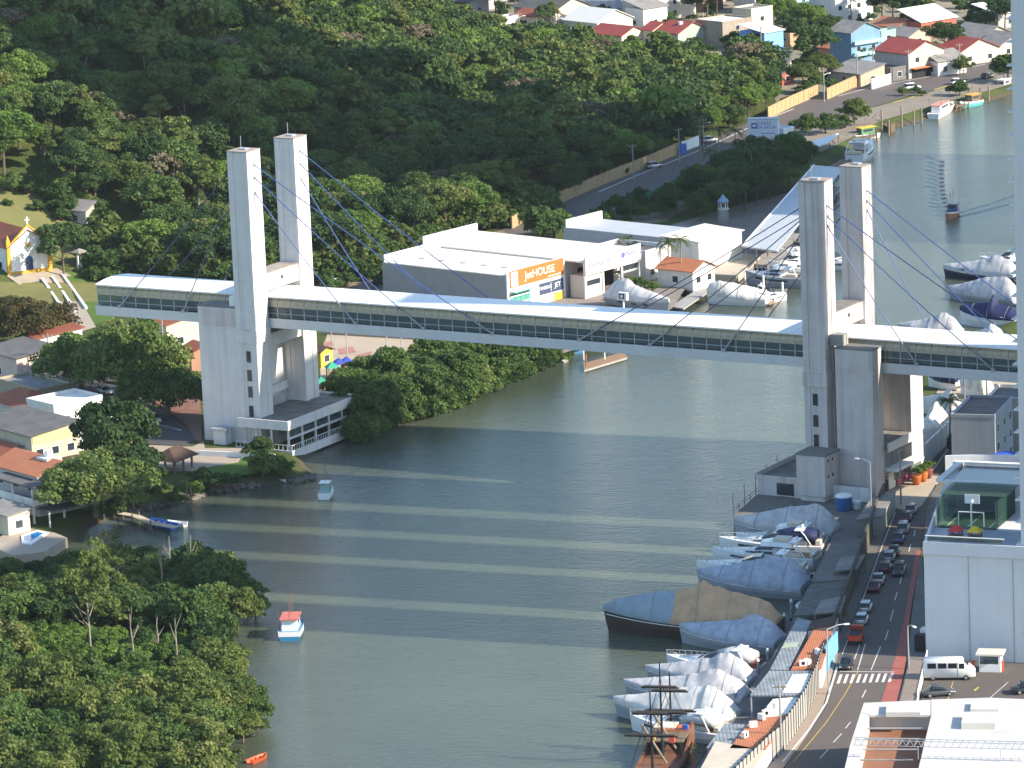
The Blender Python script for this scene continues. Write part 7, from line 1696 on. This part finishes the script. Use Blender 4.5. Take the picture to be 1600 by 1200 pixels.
# trees between the houses
for kk, (x, y, s, kd, lab) in enumerate(((1275,112,1.1,'mid1','big dark round tree left of the blue house'),(1285,130,.7,'mid2','olive tree below the big round tree'),(1262,60,.9,'mid5','green palm-like tree above the big round tree'),(1240,70,.8,'mid0','tree behind the orange brick wall'),(1290,62,.7,'mid4','dark tree left of the blue house roof'),(1395,38,1.0,'mid4','dark tree left of the orange tiled house'),(1415,42,1.0,'mid0','second dark tree above the orange tiles'),(1378,40,.9,'tall0','tall tree right of the white block'),(1440,40,.7,'mid4','tree before the brick-red hall'),(1478,92,.9,'mid4','dark tree between red roofs'),(1462,84,.6,'bush1','shrub right of the big red roof'),(1505,118,.6,'mang1','street tree before the dark red roof'),(1570,50,.9,'mid4','dark tree at the top right corner'),(1550,36,.8,'mid1','tree behind the tan roofs'),(1105,32,1.1,'mid4','dark tree behind the brown-walled block'),(1120,26,.9,'tall0','tall tree behind the brown-walled block'),(1090,30,.8,'mid0','tree left of the dark tall trees'),(1200,38,.7,'mid5','palm-like tree above the sky-blue shed'),(1225,42,.7,'mid5','green tree by the green awning'),(862,44,.6,'tall1','slim tree in front of the grey gable'),(850,48,.6,'tall0','slim dark tree left of the grey gable'),(775,24,.9,'mid4','dark tree at the top left of the village'),(790,20,.8,'mid1','tree beside the dark roofs'),(805,24,.7,'mid4','tree left of the grey gable roof'),(1410,150,.45,'bush1','small street tree on the far verge'),(1430,145,.4,'bush1','tiny street tree by the shop'),(1240,130,.6,'mang1','scrubby tree by the turquoise shack'),(1255,145,.7,'mid2','scrubby tree above the billboard wall'),(1300,146,.5,'mang0','shrub behind the arched wall'),(700,30,.9,'mid4','tree at the top of the forest slope'),(680,20,.8,'mid1','second tree at the top of the forest slope'))):
    tpx(kd, x, y, s, lab)
for kk, (x, y, h) in enumerate(((858,56,6),(872,58,6.5),(845,58,6),(1330,40,7),(1210,50,6))): palm(x, y, h, 'palm among the far village roofs', group='village palms', seed=90+kk, fl=2.4, n=12)
for kk, (x, y) in enumerate(((1365,125),(1288,160),(1500,118),(870,70),(1100,66),(1190,90),(1062,255),(1100,240),(990,282),(812,66),(1340,135),(1420,128))): lamp(x, y, 8, 1.6 if kk % 2 else 0, .6, 'pole along the far village streets', name='utility_pole', group='poles of the far village', wood=True)
# greenery filling gaps
items = []
for x, y in poisson([pw(1215,170), pw(1225,128), pw(1000,95), pw(760,66), pw(640,20), pw(600,-60), pw(1000,-60), pw(1600,-70), pw(1600,40), pw(1400,60), pw(1290,145)], 7.5, 15, 4): 
    items.append((rg.choice(('bush0', 'bush1', 'bush2', 'mang0')), x, y, LAND, rg.uniform(.4, .9), rg.uniform(0, 6)))
stuff_join('village_shrubbery', items, 'scattered garden shrubs between the far village houses', 'shrubs')
# ------------------------------------------------------------------ haze
hz_ = MB().box(-26000, 26000, -26000, 26000, -4, 262).build('haze', None); tag(hz_, 'thin pale blue morning haze over the river valley', 'haze', None, 'stuff')
hm = bpy.data.materials.new('haze'); hm.use_nodes = True; n = hm.node_tree.nodes; n.remove(n['Principled BSDF'])
pv = n.new('ShaderNodeVolumePrincipled'); pv.inputs['Color'].default_value = (.80, .88, 1, 1); pv.inputs['Density'].default_value = .00002; pv.inputs['Anisotropy'].default_value = 0.0
hm.node_tree.links.new(pv.outputs[0], n['Material Output'].inputs['Volume']); hz_.data.materials.append(hm)

# dry ground and scrub filling the corners behind the deck and by the boat sheds
sheet('dirt_lot', [(492,446),(520,420),(600,415),(690,380),(800,356),(870,340),(880,352),(700,392),(604,436),(596,470),(560,474)], LAND+.045, paint('dirt', (.22,.17,.12), .95, .3, .15, dirt=(.12,.10,.06)))
sheet('dirt_lot', [(880,352),(1000,310),(1060,300),(1075,325),(1040,345),(940,362)], LAND+.046, MATS['dirt'])
items = []
for x, y in poisson([pw(884,356), pw(1000,314), pw(1056,305), pw(1062,325), pw(1030,340), pw(930,358)], 3.2, 3, 4)+poisson([pw(500,452), pw(530,425), pw(598,420), pw(598,450)], 3.4, 5, 4): items.append((rg.choice(('bush0', 'bush1', 'bush2')), x, y, LAND, rg.uniform(.4, .85), rg.uniform(0, 6)))
stuff_join('lot_scrub', items, 'weedy scrub on the dirt lots behind the warehouses', 'scrub')
for x, y, c, lab in ((548,440,WHT,'white car parked on the dirt lot behind the deck'),(528,446,SIL,'silver car parked on the dirt lot behind the deck')): carpx(x, y, 20, c, 'hatch', lab, None, LAND+.06)
